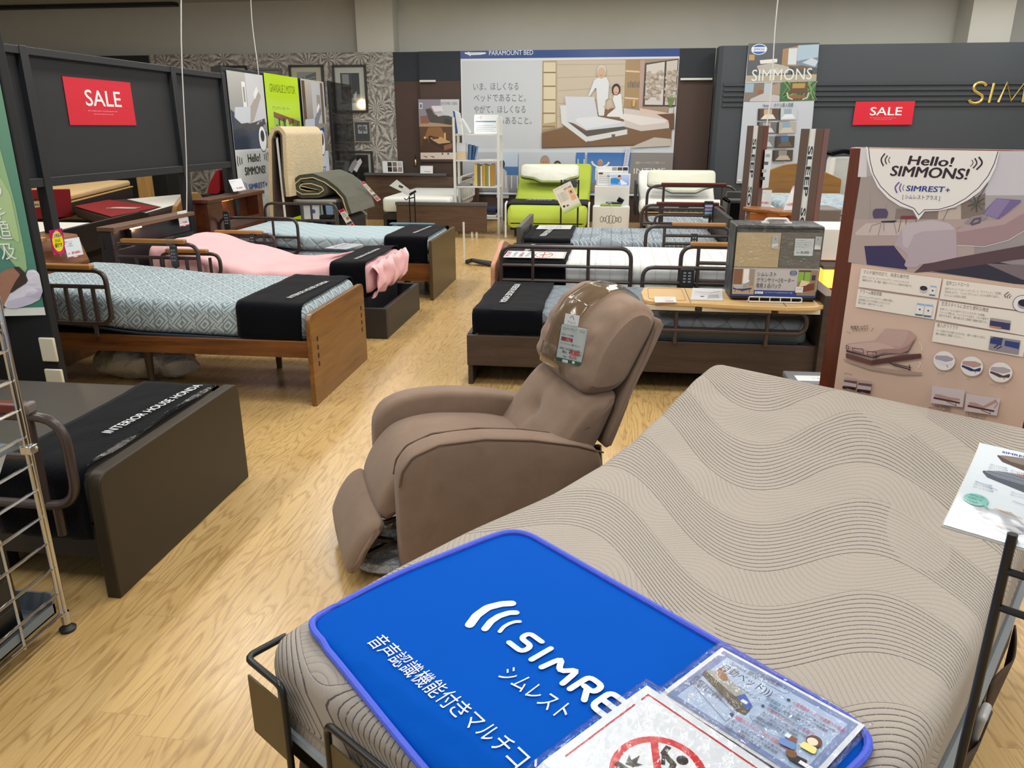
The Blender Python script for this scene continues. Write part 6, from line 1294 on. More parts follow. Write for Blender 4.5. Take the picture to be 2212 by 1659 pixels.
def dim(p_, y):
    d = math.hypot((p_.x - .606) * 1, (p_.y - .505)) ; k = math.exp(-((y - .33) / .05) ** 2 - (d / .045) ** 2)
    crease = math.exp(-((y - .33 - .10 * (p_.y - .505)) / .016) ** 2) * (1 if p_.x < .76 and p_.y > .45 else 0) * math.exp(-((p_.y - .52) / .09) ** 2)
    return -.03 * k - .007 * crease
back = [(.50, .38), (.555, .455), (.61, .53), (.668, .60), (.712, .634), (.80, .64), (.83, .62), (.765, .47), (.70, .36), (.56, .33)]
puff(back, .045, .565, .05, 22, .012, dim, .03).build('back_cushion', M_SUEDE, t, ang=60)
def fold(p_, y):
    return .004 * math.sin(p_.y * 90 + 3 * y) * math.exp(-((min(y - .045, .585 - y) - .07) / .035) ** 2) * (1 if p_.x < .86 else 0)
head = [(.715, .637), (.676, .668), (.69, .74), (.728, .83), (.785, .905), (.85, .952), (.912, .958), (.962, .918), (.955, .86), (.90, .76), (.838, .645)]
puff(head, .04, .565, .055, 26, .014, fold, .03).build('headrest', M_SUEDE, t, ang=60)
puff([(.83, .62), (.965, .905), (.985, .89), (.86, .6), (.79, .42), (.765, .44)], .04, .59, .02, 6, 0, rf=.01).build('back_shell', M_SUEDE, t)
M_MECH = plain('black_mechanism', '0d0d0f', .4, var=0)
m = MB()
for y in (.13, .49):
    for a, b_ in (((-.13, .10), (.10, .18)), ((-.09, .17), (.12, .10)), ((-.04, .22), (.10, .25))):
        m.tube([rw((a[0], y, a[1])), rw((b_[0], y, b_[1]))], .012, 6)
for y0, y1 in ((.13, .49),): m.tube([rw((.1, y0, .18)), rw((.1, y1, .18))], .012, 6); m.tube([rw((-.1, y0, .125)), rw((-.1, y1, .125))], .01, 6)
m.build('footrest_linkage', M_MECH, t)
m = MB(); m.tube([rw((.765, .1, .42)), rw((.79, .08, .04))], .016, 8); m.tube([rw((.765, .53, .42)), rw((.83, .55, .03))], .016, 8); m.tube([rw((.79, .08, .03)), rw((.83, .55, .03))], .014, 8); m.build('rear_frame', M_MECH, t)
m = MB(); hp = [(.668, .665), (.672, .70), (.684, .745), (.72, .836), (.778, .912), (.846, .962), (.915, .972), (.972, .93), (.968, .87), (.93, .78)]; hp = [(p.x - .016 if p.x < .8 else p.x, p.z + .014) for p in fillet([Vector((a, 0, b_)) for a, b_ in hp], .03, 3)]
m.grid(lambda u, v: rw((hp[min(len(hp) - 1, int(u * (len(hp) - 1)))][0], .21 + .22 * v, hp[min(len(hp) - 1, int(u * (len(hp) - 1)))][1] + .004 * math.sin(v * 5))), len(hp) - 1, 10)
m.build('head_cover', clear('thick_clear_vinyl', .08, .08, 'efece6', .06, 7), t, solid=.0015)
# price card in a sleeve
O_ = Vector((-0.184, 2.709, 0.738)); XD = Vector((.84, -.54, 0)).normalized(); YD = (XD * .17 + Vector((0, 0, 1))).normalized()
p = PR(.0006); w, h = .112, .14
p.rect(0, 0, w, h, 'dfe6ea'); p.rect(.008, h, .07, h + .045, 'd3d8de'); p.text('アルコ', .022, h + .01, .009, '4a4f58'); p.line([(.03, h + .03), (.04, h + .04), (.05, h + .025)], .002, '3a3f48')
p.text('リフトアップチェア', .008, h - .017, .009, '3b4046', w=.06); p.text('アルコ', .082, h - .017, .008, '3b4046', w=.02)
p.text('期間限定特価', .008, h - .058, .013, 'c8202c', w=.05, bold=.03)
for k, (y_, ww) in enumerate(((h - .038, .05), (h - .072, .085), (h - .09, .09))): p.text(('手元スイッチ式の電動', 'カラー：ブラウン 2モーター 電動リクライニング', '布張り 生地 送料込み価格')[k], .008, y_, .006, '50565d', w=ww)
p.line([(.004, .05), (w - .004, .05)], .0008, '50565d'); p.text('税込', .022, .036, .008, '50565d', bold=.01); p.text('49,800', .052, .034, .019, 'c8202c', w=.046, bold=.02); p.text('円', .1, .036, .006, '50565d'); p.text('45,273', .056, .02, .011, 'c8202c', w=.032, bold=.01); p.text('税抜', .03, .02, .006, '50565d')
p.rect(0, 0, w, .014, '2f5e49'); p.rect(.03, 0, .055, .011, 'dfe6ea'); p.rect(.075, .003, .085, .012, 'dfe6ea')
tt = thing('price_card', O_, 'white price card marked 49,800 in a clear sleeve on the recliner headrest', 'price card')
p.build('card', M_GLOSSP, plane(O_, XD, YD), tt, back=.002)
m = MB(); mpx = plane(O_, XD, YD); m.grid(lambda u, v: mpx(-.004 + (w + .008) * u, -.006 + (h + .012) * v, .003 + .001 * math.sin(u * 6)), 8, 8); m.build('sleeve', M_CLEAR, tt, solid=.0005)
m = MB(); m.blob(rw((.02, .3, .03)), (.16, .2, .03), 20, 8, lambda q: q + Vector((0, 0, .03 * noise.noise(q * 18)))); m.build('plastic_wrap', plain('hazy_wrap', 'b4b8ba', .2, spec=.8, var=.2, vs=16, bump=.9, bs=50, bd=.02), label='crumpled pale plastic wrap on the floor under the recliner footrest', cat='plastic wrap')

# ---------------------------------------------------------------- wire rack at the left edge
RX = -1.70
t = thing('wire_rack', (RX, 1.6, 0), 'chrome wire rack at the left edge with black foot', 'rack')
m = MB(); m.tube([(RX, 1.92, .05), (RX, 1.92, 1.5)], .0075, 10); m.build('corner_post', M_CHROME, t)
m = MB(); m.tube(fillet([(RX, 1.905, .06), (RX, 1.905, 1.02), (RX, 1.3, 1.03)], .03, 4), .0055, 8); m.tube([(RX, 1.74, .06), (RX, 1.74, .43)], .0045, 8); m.build('upright', M_CHROME, t)
RUNGS = [.07, .145, .235, .325, .415, .505, .59, .68, .765, .855, .945]
for z in RUNGS: MB().tube([(RX, 1.918, z), (RX, 1.2, z)], .0052, 8).build('rung', M_CHROME, t)
MB().lathe([(.024, 0), (.026, .01), (.012, .02), (.010, .028)], (RX, 1.917, 0), 18).build('foot', M_BLK, t); MB().lathe([(.014, .028), (.014, .07)], (RX, 1.917, 0), 14).build('foot_collar', M_CHROME, t)
m = MB(); m.box(RX - .018, RX + .018, 1.9, 1.932, .625, .652); m.tube([(RX - .02, 1.915, .64), (RX + .022, 1.925, .64)], .006, 8); m.build('clamp', M_CHROME, t, bevel=.006)
m = MB(); m.box(RX - .5, RX - .004, 1.2, 1.89, .085, .09); m.box(RX - .012, RX - .004, 1.2, 1.89, .085, .12); m.box(RX - .5, RX - .004, 1.882, 1.89, .085, .16)
def m_mesh():
    t_ = NT('grey_mesh', .5); f = t_.m('MULTIPLY', t_.m('GREATER_THAN', t_.m('FRACT', t_.m('MULTIPLY', t_.sep(t_.co())[0], 140)), .5), t_.m('GREATER_THAN', t_.m('FRACT', t_.m('MULTIPLY', t_.sep(t_.co())[1], 140)), .5))
    t_.col(t_.mix(f, lin('69737b'), lin('3b4248'))); return t_.mat
m.build('lower_shelf', m_mesh(), t); m = MB(); m.box(RX - .45, RX - .02, 1.3, 1.9, .655, .66); m.prism([(1.3, .6), (1.9, .655), (1.9, .665), (1.3, .64)], 'x', RX - .022, RX - .018); m.build('sloped_shelf', m_mesh(), t)
MB().prism([(1.84, .655), (1.87, .66), (1.74, .50), (1.71, .50)], 'x', RX - .03, RX - .024).build('bracket', plain('pale_bracket', 'b9bcbe', .4, var=0), t, bevel=.002)
for k, (dx, lab) in enumerate(((.05, 'flat black box with barcode on the lower wire shelf, nearest the rungs'), (.14, 'second flat black box standing behind the barcode box'))):
    tb = thing('black_box', (RX - dx, 1.6, .09), lab, 'box'); m = MB(); m.obox((RX - dx - .03, 1.58, .265 + .01 * k), (.05, .46, .34 + .02 * k), 0, 0, -.05); m.build('carton', plain('black_carton', '121315', .3, var=.1), tb, bevel=.003)
    if k == 0:
        p = PR(.0005); p.rect(0, 0, .055, .045, 'd9dadc')
        for j in range(12): p.rect(.004 + .004 * j, .006, .004 + .004 * j + (.0012, .0024)[j % 2], .03, '2a2b2e')
        p.rect(.012, .036, .04, .04, '6a6c70'); p.build('barcode_label', M_PRINT, lambda x, y, h: (RX - dx - .001 + h - .012, 1.735 + x * .95, .13 + y), tb)

# ---------------------------------------------------------------- mahogany display board with poster
BO = Vector((.777, 2.8, 0)); BA = Vector((.788, -.616, 0)); BN = Vector((-.616, -.788, 0))
bmap = plane(BO, BA, (0, 0, 1)); M_MAHO = wood('mahogany', '4a2114', '6f3620', 'z', .35)
t = thing('display_board', BO, 'mahogany display board with pink bed poster and speech bubble', 'display board')
m = MB(); m.add([BO + BA * a + BN * b_ + Vector((0, 0, c)) for c in (0, 1.487) for b_ in (-.05, 0) for a in (0, .72)], [(0, 2, 3, 1), (4, 5, 7, 6), (0, 1, 5, 4), (2, 6, 7, 3), (0, 4, 6, 2), (1, 3, 7, 5)]); m.build('panel', M_MAHO, t, bevel=.004)
m = MB(); m.add([BO + BA * a + BN * b_ + Vector((0, 0, c)) for c in (0, .02) for b_ in (-.25, -.05) for a in (0, .72)], [(0, 2, 3, 1), (4, 5, 7, 6), (0, 1, 5, 4), (2, 6, 7, 3), (0, 4, 6, 2), (1, 3, 7, 5)]); m.build('foot', M_MAHO, t)
p = PR(.0003); Z1, Z0 = 1.484, .645; A0, A1 = .0585, .648
p.rect(A0, Z0, A1, Z1, 'dcbfae'); zc = [(0.046,1.108)][0][1]
p.rect(A0, zc, A1, Z1, '93888a', 'bcb8ba')
p.poly([(0.406,1.483),(0.602,1.487),(0.625,1.368),(0.426,1.356)], 'd0cdd6'); p.poly([(0.046,1.255),(0.31,1.276),(0.289,1.403),(0.049,1.396)], 'a79c98'); p.poly([(0.036,1.486),(0.056,1.486),(0.068,1.394),(0.039,1.393)], 'd9d6da')
p.poly([(0.308,1.269),(0.303,1.3),(0.362,1.329),(0.373,1.281)], 'c6b7ac'); p.poly([(0.372,1.281),(0.364,1.329),(0.425,1.362),(0.434,1.298)], '85766f'); p.rect(*[(0.177,1.255)][0], *[(0.305,1.3)][0], '8a7a76')
p.poly([(0.046,1.11),(0.046,1.255),(0.409,1.284),(0.434,1.133),(0.263,1.101)], 'b5a39f'); p.poly([(0.046,1.201),(0.088,1.245),(0.237,1.261),(0.202,1.216)], 'cbbdb8', .01)
for q in ([(0.086,1.35),(0.099,1.259)], [(0.143,1.314),(0.15,1.263)]): p.line(q, .0006, '8d827f')
p.poly([(0.093,1.17),(0.187,1.181),(0.236,1.131),(0.24,1.108),(0.11,1.109)], '3b355e'); p.poly([(0.307,1.113),(0.457,1.166),(0.591,1.155),(0.674,1.11),(0.549,1.104)], '34303f'); p.poly([(0.461,1.155),(0.663,1.17),(0.671,1.127),(0.566,1.119)], '7d6f76')
p.poly([(0.263,1.101),(0.288,1.134),(0.551,1.219),(0.648,1.246),(0.656,1.204),(0.536,1.175),(0.387,1.13),(0.307,1.11)], '5b444b')
p.poly([(0.372,1.204),(0.363,1.255),(0.463,1.282),(0.531,1.34),(0.622,1.384),(0.636,1.313),(0.545,1.265),(0.512,1.233),(0.449,1.208)], 'a68b90', .006); p.poly([(0.364,1.249),(0.41,1.275),(0.478,1.289),(0.529,1.339),(0.622,1.384),(0.625,1.368),(0.525,1.304),(0.491,1.275),(0.368,1.24)], 'b7a0a4', .006)
p.line([(0.375,1.201),(0.449,1.205),(0.51,1.23),(0.546,1.262),(0.637,1.307)], .003, 'cfc6c8')
p.poly([(0.187,1.181),(0.204,1.238),(0.232,1.26),(0.293,1.273),(0.341,1.266),(0.364,1.249),(0.38,1.164),(0.317,1.141),(0.276,1.129),(0.269,1.119),(0.239,1.116),(0.229,1.12),(0.236,1.154),(0.207,1.177)], 'b9aab4', .006); p.poly([(0.204,1.238),(0.232,1.26),(0.293,1.273),(0.341,1.266),(0.364,1.249),(0.272,1.235),(0.244,1.223),(0.232,1.176),(0.216,1.184)], 'c6bac2', .006)
p.poly([(0.427,1.303),(0.457,1.349),(0.523,1.348),(0.519,1.339),(0.473,1.289)], '77679a', .004); p.poly([(0.432,1.302),(0.457,1.348),(0.494,1.346),(0.469,1.291)], '8f80aa', .004); p.poly([(0.38,1.269),(0.401,1.292),(0.438,1.302),(0.445,1.29),(0.4,1.268)], '9b8d94', .008); p.line([(0.402,1.271),(0.409,1.284),(0.424,1.288),(0.424,1.276),(0.406,1.268)], .006, '5f5668', True)
p.poly([(0.105,1.289),(0.113,1.295),(0.145,1.297),(0.154,1.286),(0.152,1.268),(0.11,1.263),(0.105,1.276)], '57496a', .006); p.poly([(0.135,1.256),(0.188,1.263),(0.177,1.255),(0.138,1.252)], '2f2a3c', .003)
for q in ([(0.135,1.25),(0.108,1.24),(0.103,1.216)], [(0.145,1.251),(0.149,1.225)], [(0.137,1.249),(0.133,1.209)], [(0.177,1.254),(0.19,1.219)]): p.line(q, .0016, '8d8790')
p.poly([(0.193,1.273),(0.198,1.278),(0.234,1.281),(0.244,1.275),(0.236,1.271),(0.197,1.268)], '7d3a3a', .002)
for q in ([(0.197,1.268),(0.195,1.225)], [(0.213,1.27),(0.214,1.252)], [(0.241,1.272),(0.245,1.261)]): p.line(q, .0014, '5e3a3a')
for k in range(9): p.line([[(0.406,1.331)][0], ([(0.406,1.331)][0][0] + .024 * math.cos(.7 * k), [(0.406,1.331)][0][1] + .026 * math.sin(.7 * k))], .003, '4a4c48' if k % 2 else '63655e')
p.line([(0.407,1.317),(0.409,1.346),(0.427,1.392)], .002, '4c4d46'); p.line([(0.322,1.274),(0.331,1.308),(0.355,1.313)], .0012, '56505a')
# speech bubble
bub = [(0.053,1.491),(0.063,1.451),(0.08,1.41),(0.109,1.364),(0.146,1.331),(0.187,1.308),(0.229,1.298),(0.24,1.283),(0.25,1.269),(0.259,1.284),(0.265,1.297),(0.306,1.302),(0.347,1.315),(0.382,1.339),(0.411,1.367),(0.431,1.403),(0.44,1.438),(0.442,1.484)]
bub = [(A0 + .005, Z1 - .0005)] + bub + [(bub[-1][0], Z1 - .0005)]; p.poly(bub, 'efedea')
ln_ = [(0.062,1.488),(0.073,1.445),(0.09,1.404),(0.118,1.367),(0.155,1.337),(0.192,1.318),(0.232,1.304),(0.249,1.285),(0.263,1.302),(0.305,1.306),(0.343,1.321),(0.375,1.344),(0.404,1.376),(0.424,1.412),(0.434,1.447),(0.438,1.483)]
p.line([(v.x, v.y) for v in fillet([(a, b_, 0) for a, b_ in ln_], [0] + [.03] * 5 + [0, 0, 0] + [.03] * 7)], .0024, '4a2d62')
DK = '33202a'
p.text2('Hello!', *[(0.192,1.438),(0.32,1.436)], .0285, DK, bold=.03, sh=.12); p.text2('SIMMONS!', *[(0.143,1.402),(0.368,1.4)], .0325, DK, bold=.03, sh=.12)
def marcs(qs, col_, ws):
    for q, wd in zip(qs, ws): p.line([(v.x, v.y) for v in fillet([(a, b_, 0) for a, b_ in q], .02, 6)], wd, col_)
marcs(([(0.117,1.47),(0.105,1.451),(0.118,1.431)], [(0.126,1.464),(0.119,1.45),(0.127,1.437)], [(0.135,1.46),(0.13,1.451),(0.136,1.441)]), DK, (.0042, .0034, .002)); marcs(([(0.39,1.466),(0.405,1.449),(0.39,1.429)], [(0.38,1.462),(0.39,1.448),(0.38,1.433)], [(0.373,1.457),(0.379,1.448),(0.372,1.438)]), DK, (.0046, .0036, .002))
marcs(([(0.175,1.383),(0.162,1.366),(0.173,1.349)], [(0.182,1.379),(0.177,1.365),(0.184,1.353)], [(0.191,1.375),(0.187,1.366),(0.192,1.357)]), '6a4f9e', (.004, .003, .002))
p.text2('SIMREST', *[(0.199,1.357),(0.311,1.359)], .0175, '2c418e', bold=.02, sh=.1); q = [(0.321,1.366)][0]; p.rect(q[0] - .0062, q[1] - .0013, q[0] + .0062, q[1] + .0013, '3f3a86'); p.rect(q[0] - .0013, q[1] - .006, q[0] + .0013, q[1] + .006, '3f3a86')
p.text2('[ シムレストプラス ]', *[(0.192,1.333),(0.303,1.335)], .0115, '4a4652')
# cards
def cardq(q, tl, title, lines, tq):
    p.poly(q, 'f1e9df'); (a, b_) = q[0][0], q[0][1]
    p.text2(title, tq[0], tq[1], .0105, '4f4440')
    d = Vector(tq[1]) - Vector(tq[0]); d.normalize(); nn = Vector((d.y, -d.x))
    for k, (s_, wd) in enumerate(lines): s0 = Vector(tq[0]) + nn * (.0155 + .0105 * k) - d * .001; p.text2(s_, s0, s0 + d * wd, .0062, '7d716b')
cardq([(0.095,1.095),(0.349,1.094),(0.349,1.03),(0.094,1.031)], 0, 'マルチ操作対応で、快適な操作性', (('音声コントロール、スマートフォンアプリ、ワイヤレスリモコンの', .15), ('3種類の方法で、背・脚部、角度のリクライニング操作が可能です。', .162)), [(0.104,1.079),(0.251,1.08)])
cardq([(0.094,1.024),(0.348,1.024),(0.348,0.96),(0.094,0.961)], 0, 'アラーム機能搭載', (('スマートフォンアプリにはアラーム機能を搭載し、', .115), ('設定時間になると予め設定したポジションに', .105), ('動作し起床・入眠をサポートします。', .085)), [(0.102,1.011),(0.175,1.012)])
cardq([(0.354,1.094),(0.591,1.093),(0.603,1.027),(0.353,1.029)], 0, '音声コントロール', (('音声コマンド「ハローシモンズ」と「マイベッド」で起動。', .158), ('「背中を上げて」「レストポジション」などの音声に反応し、', .155), ('ポジションを自在に設定。', .065)), [(0.364,1.076),(0.43,1.079)])
cardq([(0.353,1.023),(0.604,1.024),(0.617,0.954),(0.353,0.96)], 0, '生活スタイルに合せた便利な機能', (('本体フレームにUSBやリモコンホルダーを搭載。', .13), ('フレーム下部には、フットライトがあり、マルチ操作で', .14), ('点灯できます。脚の高さを二段階で調整可能です。', .138)), [(0.361,1.01),(0.496,1.01)])
cardq([(0.353,0.952),(0.608,0.952),(0.611,0.889),(0.353,0.888)], 0, '搬入がラクラク', (('ベース部分が2分割となるため、2階への搬入も安心。', .145), ('（搬入経路をご確認ください。）', .082)), [(0.36,0.939),(0.421,0.94)])
for q, r_ in (([(0.301,1.053)][0], .0115),): p.circ(q[0], q[1] - .003, r_, 'cfc3c9', .009); p.circ(q[0], q[1] + .003, r_ * .98, '26222a', .0075); p.circ(q[0], q[1] + .003, r_ * .5, '3d3942', .0035)
def phone(q, cs='f0ece8'): p.poly(q, cs); a, b_, c, d = [Vector(v) for v in q]; p.poly([a, b_, b_.lerp(c, .17), a.lerp(d, .17)], '9cc0e6'); p.poly([a.lerp(d, .88), b_.lerp(c, .88), c, d], '2f6f8e'); e = a.lerp(c, .5); p.circ(e.x, e.y, .003, '4f5a6e')
phone([(0.32,1.068),(0.338,1.068),(0.338,1.036),(0.321,1.036)]); phone([(0.289,1.006),(0.313,1.006),(0.312,0.966),(0.289,0.965)]); phone([(0.315,1.006),(0.338,1.007),(0.338,0.966),(0.315,0.965)])
q = [(0.581,1.049)][0]; p.circ(q[0], q[1], .026, '3f2d4a'); p.circ(q[0], q[1], .0245, 'f1ecf0'); p.circ(q[0] + .004, q[1] - .003, .017, 'b3a8b4', .013); p.circ(q[0] + .004, q[1] + .003, .0165, '26222a', .011)
marcs(([(0.539,1.079),(0.529,1.067),(0.534,1.061)], [(0.544,1.074),(0.536,1.064),(0.54,1.06)], [(0.549,1.069),(0.542,1.064),(0.546,1.06)]), '3f2d4a', (.002, .0016, .0013))
p.poly([(0.505,0.993),(0.56,0.993),(0.562,0.964),(0.507,0.965)], '3b3a66'); p.poly([(0.505,0.993),(0.56,0.993),(0.561,0.985),(0.507,0.985)], 'a6a0a8'); p.poly([(0.507,0.969),(0.539,0.969),(0.538,0.963),(0.507,0.964)], 'c98a6a')
p.poly([(0.515,0.937),(0.596,0.938),(0.598,0.894),(0.517,0.893)], '97909a'); p.poly([(0.517,0.931),(0.549,0.932),(0.549,0.913),(0.517,0.914)], '2e3c82'); p.poly([(0.556,0.931),(0.595,0.931),(0.596,0.911),(0.557,0.914)], '31407f'); p.poly([(0.523,0.936),(0.551,0.936),(0.549,0.932),(0.521,0.932)], '3a3f55'); p.line([(0.531,0.902),(0.541,0.914)], .004, '3a3040'); p.line([(0.539,0.9),(0.551,0.911)], .003, '3a3040')
# big bed picture
p.poly([(0.078,0.772),(0.18,0.763),(0.311,0.776),(0.345,0.78),(0.336,0.77),(0.278,0.757),(0.174,0.752),(0.086,0.765)], 'b29a8e', .01)
p.poly([(0.085,0.794),(0.175,0.786),(0.274,0.827),(0.328,0.842),(0.331,0.827),(0.276,0.808),(0.177,0.769),(0.088,0.776)], '6d4a46', .003); p.poly([(0.175,0.786),(0.329,0.84),(0.331,0.826),(0.177,0.769)], '5c3c3a', .003)
p.poly([(0.085,0.808),(0.182,0.8),(0.266,0.831),(0.306,0.895),(0.303,0.889),(0.286,0.837),(0.21,0.814),(0.187,0.795),(0.086,0.798)], '4a3843'); p.poly([(0.08,0.824),(0.093,0.83),(0.178,0.855),(0.204,0.903),(0.282,0.91),(0.305,0.895),(0.286,0.843),(0.263,0.829),(0.209,0.821),(0.185,0.803),(0.175,0.799),(0.085,0.806)], 'c09c95', .008)
p.poly([(0.179,0.853),(0.204,0.902),(0.283,0.908),(0.263,0.852),(0.227,0.849)], 'c7a79f', .008); p.poly([(0.094,0.828),(0.182,0.854),(0.256,0.845),(0.207,0.833),(0.172,0.818),(0.085,0.82)], 'd0b3aa', .01); p.poly([(0.172,0.818),(0.207,0.833),(0.26,0.844),(0.283,0.86),(0.304,0.893),(0.286,0.842),(0.263,0.829),(0.209,0.821),(0.185,0.802),(0.174,0.8)], 'a98580', .006)
for q in ([(0.083,0.821),(0.091,0.82),(0.093,0.81),(0.084,0.81)], [(0.105,0.816),(0.141,0.82),(0.146,0.805),(0.108,0.807)], [(0.157,0.814),(0.187,0.819),(0.189,0.804),(0.159,0.803)]): p.line(q, .0018, '3f3038', True)
p.line([(0.232,0.792),(0.251,0.785),(0.296,0.782),(0.303,0.778)], .004, '3f3038'); p.line([(0.25,0.79),(0.305,0.788)], .003, '3f3038'); p.line([(0.298,0.797),(0.303,0.778)], .003, '3f3038')
for q in ([(0.316,0.879),(0.327,0.868),(0.328,0.853)], [(0.328,0.817),(0.332,0.806),(0.327,0.793)]): p.line([(v.x, v.y) for v in fillet([(a, b_, 0) for a, b_ in q], .02, 5)], .0018, 'f0e4da')
p.text2('角度を上げて', *[(0.09,0.883),(0.15,0.896)], .0095, '4a3a3a', bold=.01); p.text2('リラックス！', *[(0.098,0.874),(0.149,0.886)], .0092, '4a3a3a', bold=.01); p.line([(0.079,0.872),(0.093,0.865)], .0012, '4a3a3a'); p.line([(0.166,0.901),(0.16,0.886)], .0012, '4a3a3a')
for c, s_ in (([(0.4,0.833)][0], ('a9a3b4', 'e6e2e6')), ([(0.481,0.832)][0], ('c09c95', '2c3c72')), ([(0.562,0.83)][0], ('b7acb4', '5c4448'))):
    p.circ(c[0], c[1], .0318, 'f0ebe8'); f = lambda a, b_: (c[0] + a * .03, c[1] + b_ * .03)
    p.poly([f(-.95, .0), f(-.9, .4), f(.2, .6), f(.9, .45), f(.75, .15), f(.2, -.1), f(-.3, -.05)], s_[0], .004); p.poly([f(-.95, -.25), f(-.9, -.05), f(-.2, -.15), f(.3, -.3), f(.85, .05), f(.9, -.15), f(.85, -.4), f(.0, -.55)], s_[1], .003); p.line([f(.3, -.4), f(.5, -.65)], .0015, '3f3038')
for (a, b_), s_, wd in (([(0.388,0.786)][0], 'グレージュ', .022), ([(0.474,0.785)][0], 'ブルー', .014), ([(0.541,0.784)][0], 'ブラウン/ノービロー', .046)): p.text(s_, a, b_, .0042, '6a5a58', w=wd)
p.text2('DETAIL', *[(0.091,0.718),(0.12,0.719)], .005, '5a4a48')
for q in ([(0.096,0.708),(0.138,0.711),(0.138,0.679),(0.091,0.677)], [(0.146,0.71),(0.189,0.713),(0.189,0.68),(0.143,0.676)]):
    a, b_, c, d = [Vector(v) for v in q]; p.poly(q, 'c9bcc4'); p.poly([a.lerp(d, .25), b_.lerp(c, .15), b_.lerp(c, .6), a.lerp(d, .6)], '6a5556'); p.poly([a.lerp(d, .05), b_.lerp(c, .0), b_.lerp(c, .3), a.lerp(d, .35)], 'c3a8a2', .002)
for q, s_ in (([(0.091,0.673),(0.138,0.679),(0.138,0.668),(0.092,0.663)], '27.5cm'), ([(0.143,0.674),(0.189,0.679),(0.189,0.668),(0.143,0.663)], '33cm')): p.poly(q, '38242c'); p.text(s_, q[3][0] + .014, q[3][1] + .002, .0035, 'dcd2d0', w=.018)
for q, s_, tx_ in (([(0.38,0.743),(0.476,0.751),(0.479,0.693),(0.383,0.684)], '【角度の昇降機能】', ('角度を上げると、身体が', 'ズレ落ちないように節頭に', '脚があがります。')), ([(0.482,0.741),(0.577,0.748),(0.577,0.691),(0.486,0.683)], '【レストポジション】', ('ベッド全体の角度も調整できるので、', 'お好みのポジションを探す', '楽しさが広がりました。'))):
    a, b_, c, d = [Vector(v) for v in q]; p.poly(q, 'd9ccd0'); f = lambda x_, y_: tuple((a * (1 - x_) + b_ * x_) * (1 - y_) + (d * (1 - x_) + c * x_) * y_)
    up_ = .0 if '昇' in s_ else .45
    p.poly([f(.08, .62), f(.9, .72), f(.9, .82), f(.08, .74)], '5c3c3a'); p.poly([f(.1, .45), f(.3, .44), f(.55, .52 + up_ * .1), f(.88, .52 - up_), f(.9, .64 - up_ * .8), f(.6, .68), f(.12, .6)], 'c09c95', .002); p.line([f(.5, .8), f(.8, .95)], .0018, '3f3038'); p.line([f(.78, .8), f(.8, .98)], .0014, '3f3038')
    if up_: p.line([f(.86, .1), f(.95, .3), f(.88, .6)], .0014, 'b04a4a')
    dd = (c - d).normalized(); nn = Vector((dd.y, -dd.x)); s0 = d + nn * .012 + dd * .012; p.text2(s_, s0, s0 + dd * .05, .007, '4a3a3a', bold=.01)
    for k, l in enumerate(tx_): s1 = d + nn * (.0195 + .0068 * k) - dd * .004; p.text2(l, s1, s1 + dd * (.066, .055, .045)[k], .0056, '4a3a3a')
p.build('poster', printed('print_satin', .3), lambda x, y, h: bmap(x, y, h + .002), t, back=.002)

# ---------------------------------------------------------------- banners on the back wall
def person(p, c, s, cloth, hair, skin='b98d74', arms=0):
    """tiny printed figure from the waist up"""
    p.poly([(c[0] - .32 * s, c[1] - .9 * s), (c[0] - .3 * s, c[1] - .1 * s), (c[0], c[1]), (c[0] + .3 * s, c[1] - .1 * s), (c[0] + .32 * s, c[1] - .9 * s)], cloth, .08 * s)
    p.circ(c[0], c[1] + .2 * s, .17 * s, hair, .22 * s); p.circ(c[0], c[1] + .16 * s, .145 * s, skin, .18 * s)
    for k in (-1, 1): p.circ(c[0] + k * .055 * s, c[1] + .19 * s, .014 * s, '3a2c26', n=8)
    p.line([(c[0] - .05 * s, c[1] + .08 * s), (c[0], c[1] + .065 * s), (c[0] + .05 * s, c[1] + .08 * s)], .012 * s, '8a4a44')
p = PR(.0007); (x0, z1), (x1, z0) = (-2.595, 2.735), (.965, .45); TOP = 2.742
p.rect(x0, z0, x1, TOP, 'd3d7dd'); q = [(-2.601,2.616),(-2.601,2.628)][0]; p.rect(x0, q[1] + .01, x1, TOP, '2f4a8a'); p.text2('PARAMOUNT BED', *[(-2.115,2.674),(-1.388,2.676)], .075, 'dfe5ee')
p.line([(-2.521,2.716),(-2.449,2.692),(-2.269,2.695),(-2.171,2.708)], .022, 'dfe5ee'); p.line([(-2.461,2.73),(-2.429,2.668)], .02, 'dfe5ee'); p.line([(-2.521,2.716),(-2.171,2.713)], .012, 'dfe5ee')
p.poly([(-2.593,2.604),(0.969,2.604),(0.953,2.551),(-1.247,2.563),(-1.252,1.216),(-2.583,1.212)], 'd9dde2'); p.rect(x0 + .02, [(-2.623,1.212)][0][1], [(-1.239,1.855)][0][0], [(-2.594,2.592)][0][1], 'c6cad1')
for s_, q in (('いま、ほしくなる', [(-2.386,2.144),(-1.627,2.145)]), ('ベッドであること。', [(-2.383,1.968),(-1.503,1.964)]), ('やがて、ほしくなる', [(-2.381,1.785),(-1.509,1.783)]), ('ベッドでもあること。', [(-2.384,1.607),(-1.404,1.607)])): p.text2(s_, q[0], q[1], .1, '5d6168')
ph = [(-1.235,2.586),(0.957,2.597),(0.914,1.272),(-1.231,1.211)]; p.poly(ph, 'a08d78')
p.poly([(-0.995,2.584),(0.114,2.582),(0.135,1.875),(-0.975,1.538)], 'c4b8a6'); 
for k in range(7): p.line([[(-0.994,2.519)][0], [(0.117,2.52)][0]] if k == 0 else [([(-0.994,2.519)][0][0], [(-0.994,2.519)][0][1] - .2 * k), ([(0.117,2.52)][0][0], [(0.117,2.52)][0][1] - .17 * k)], .012, 'b0a28e')
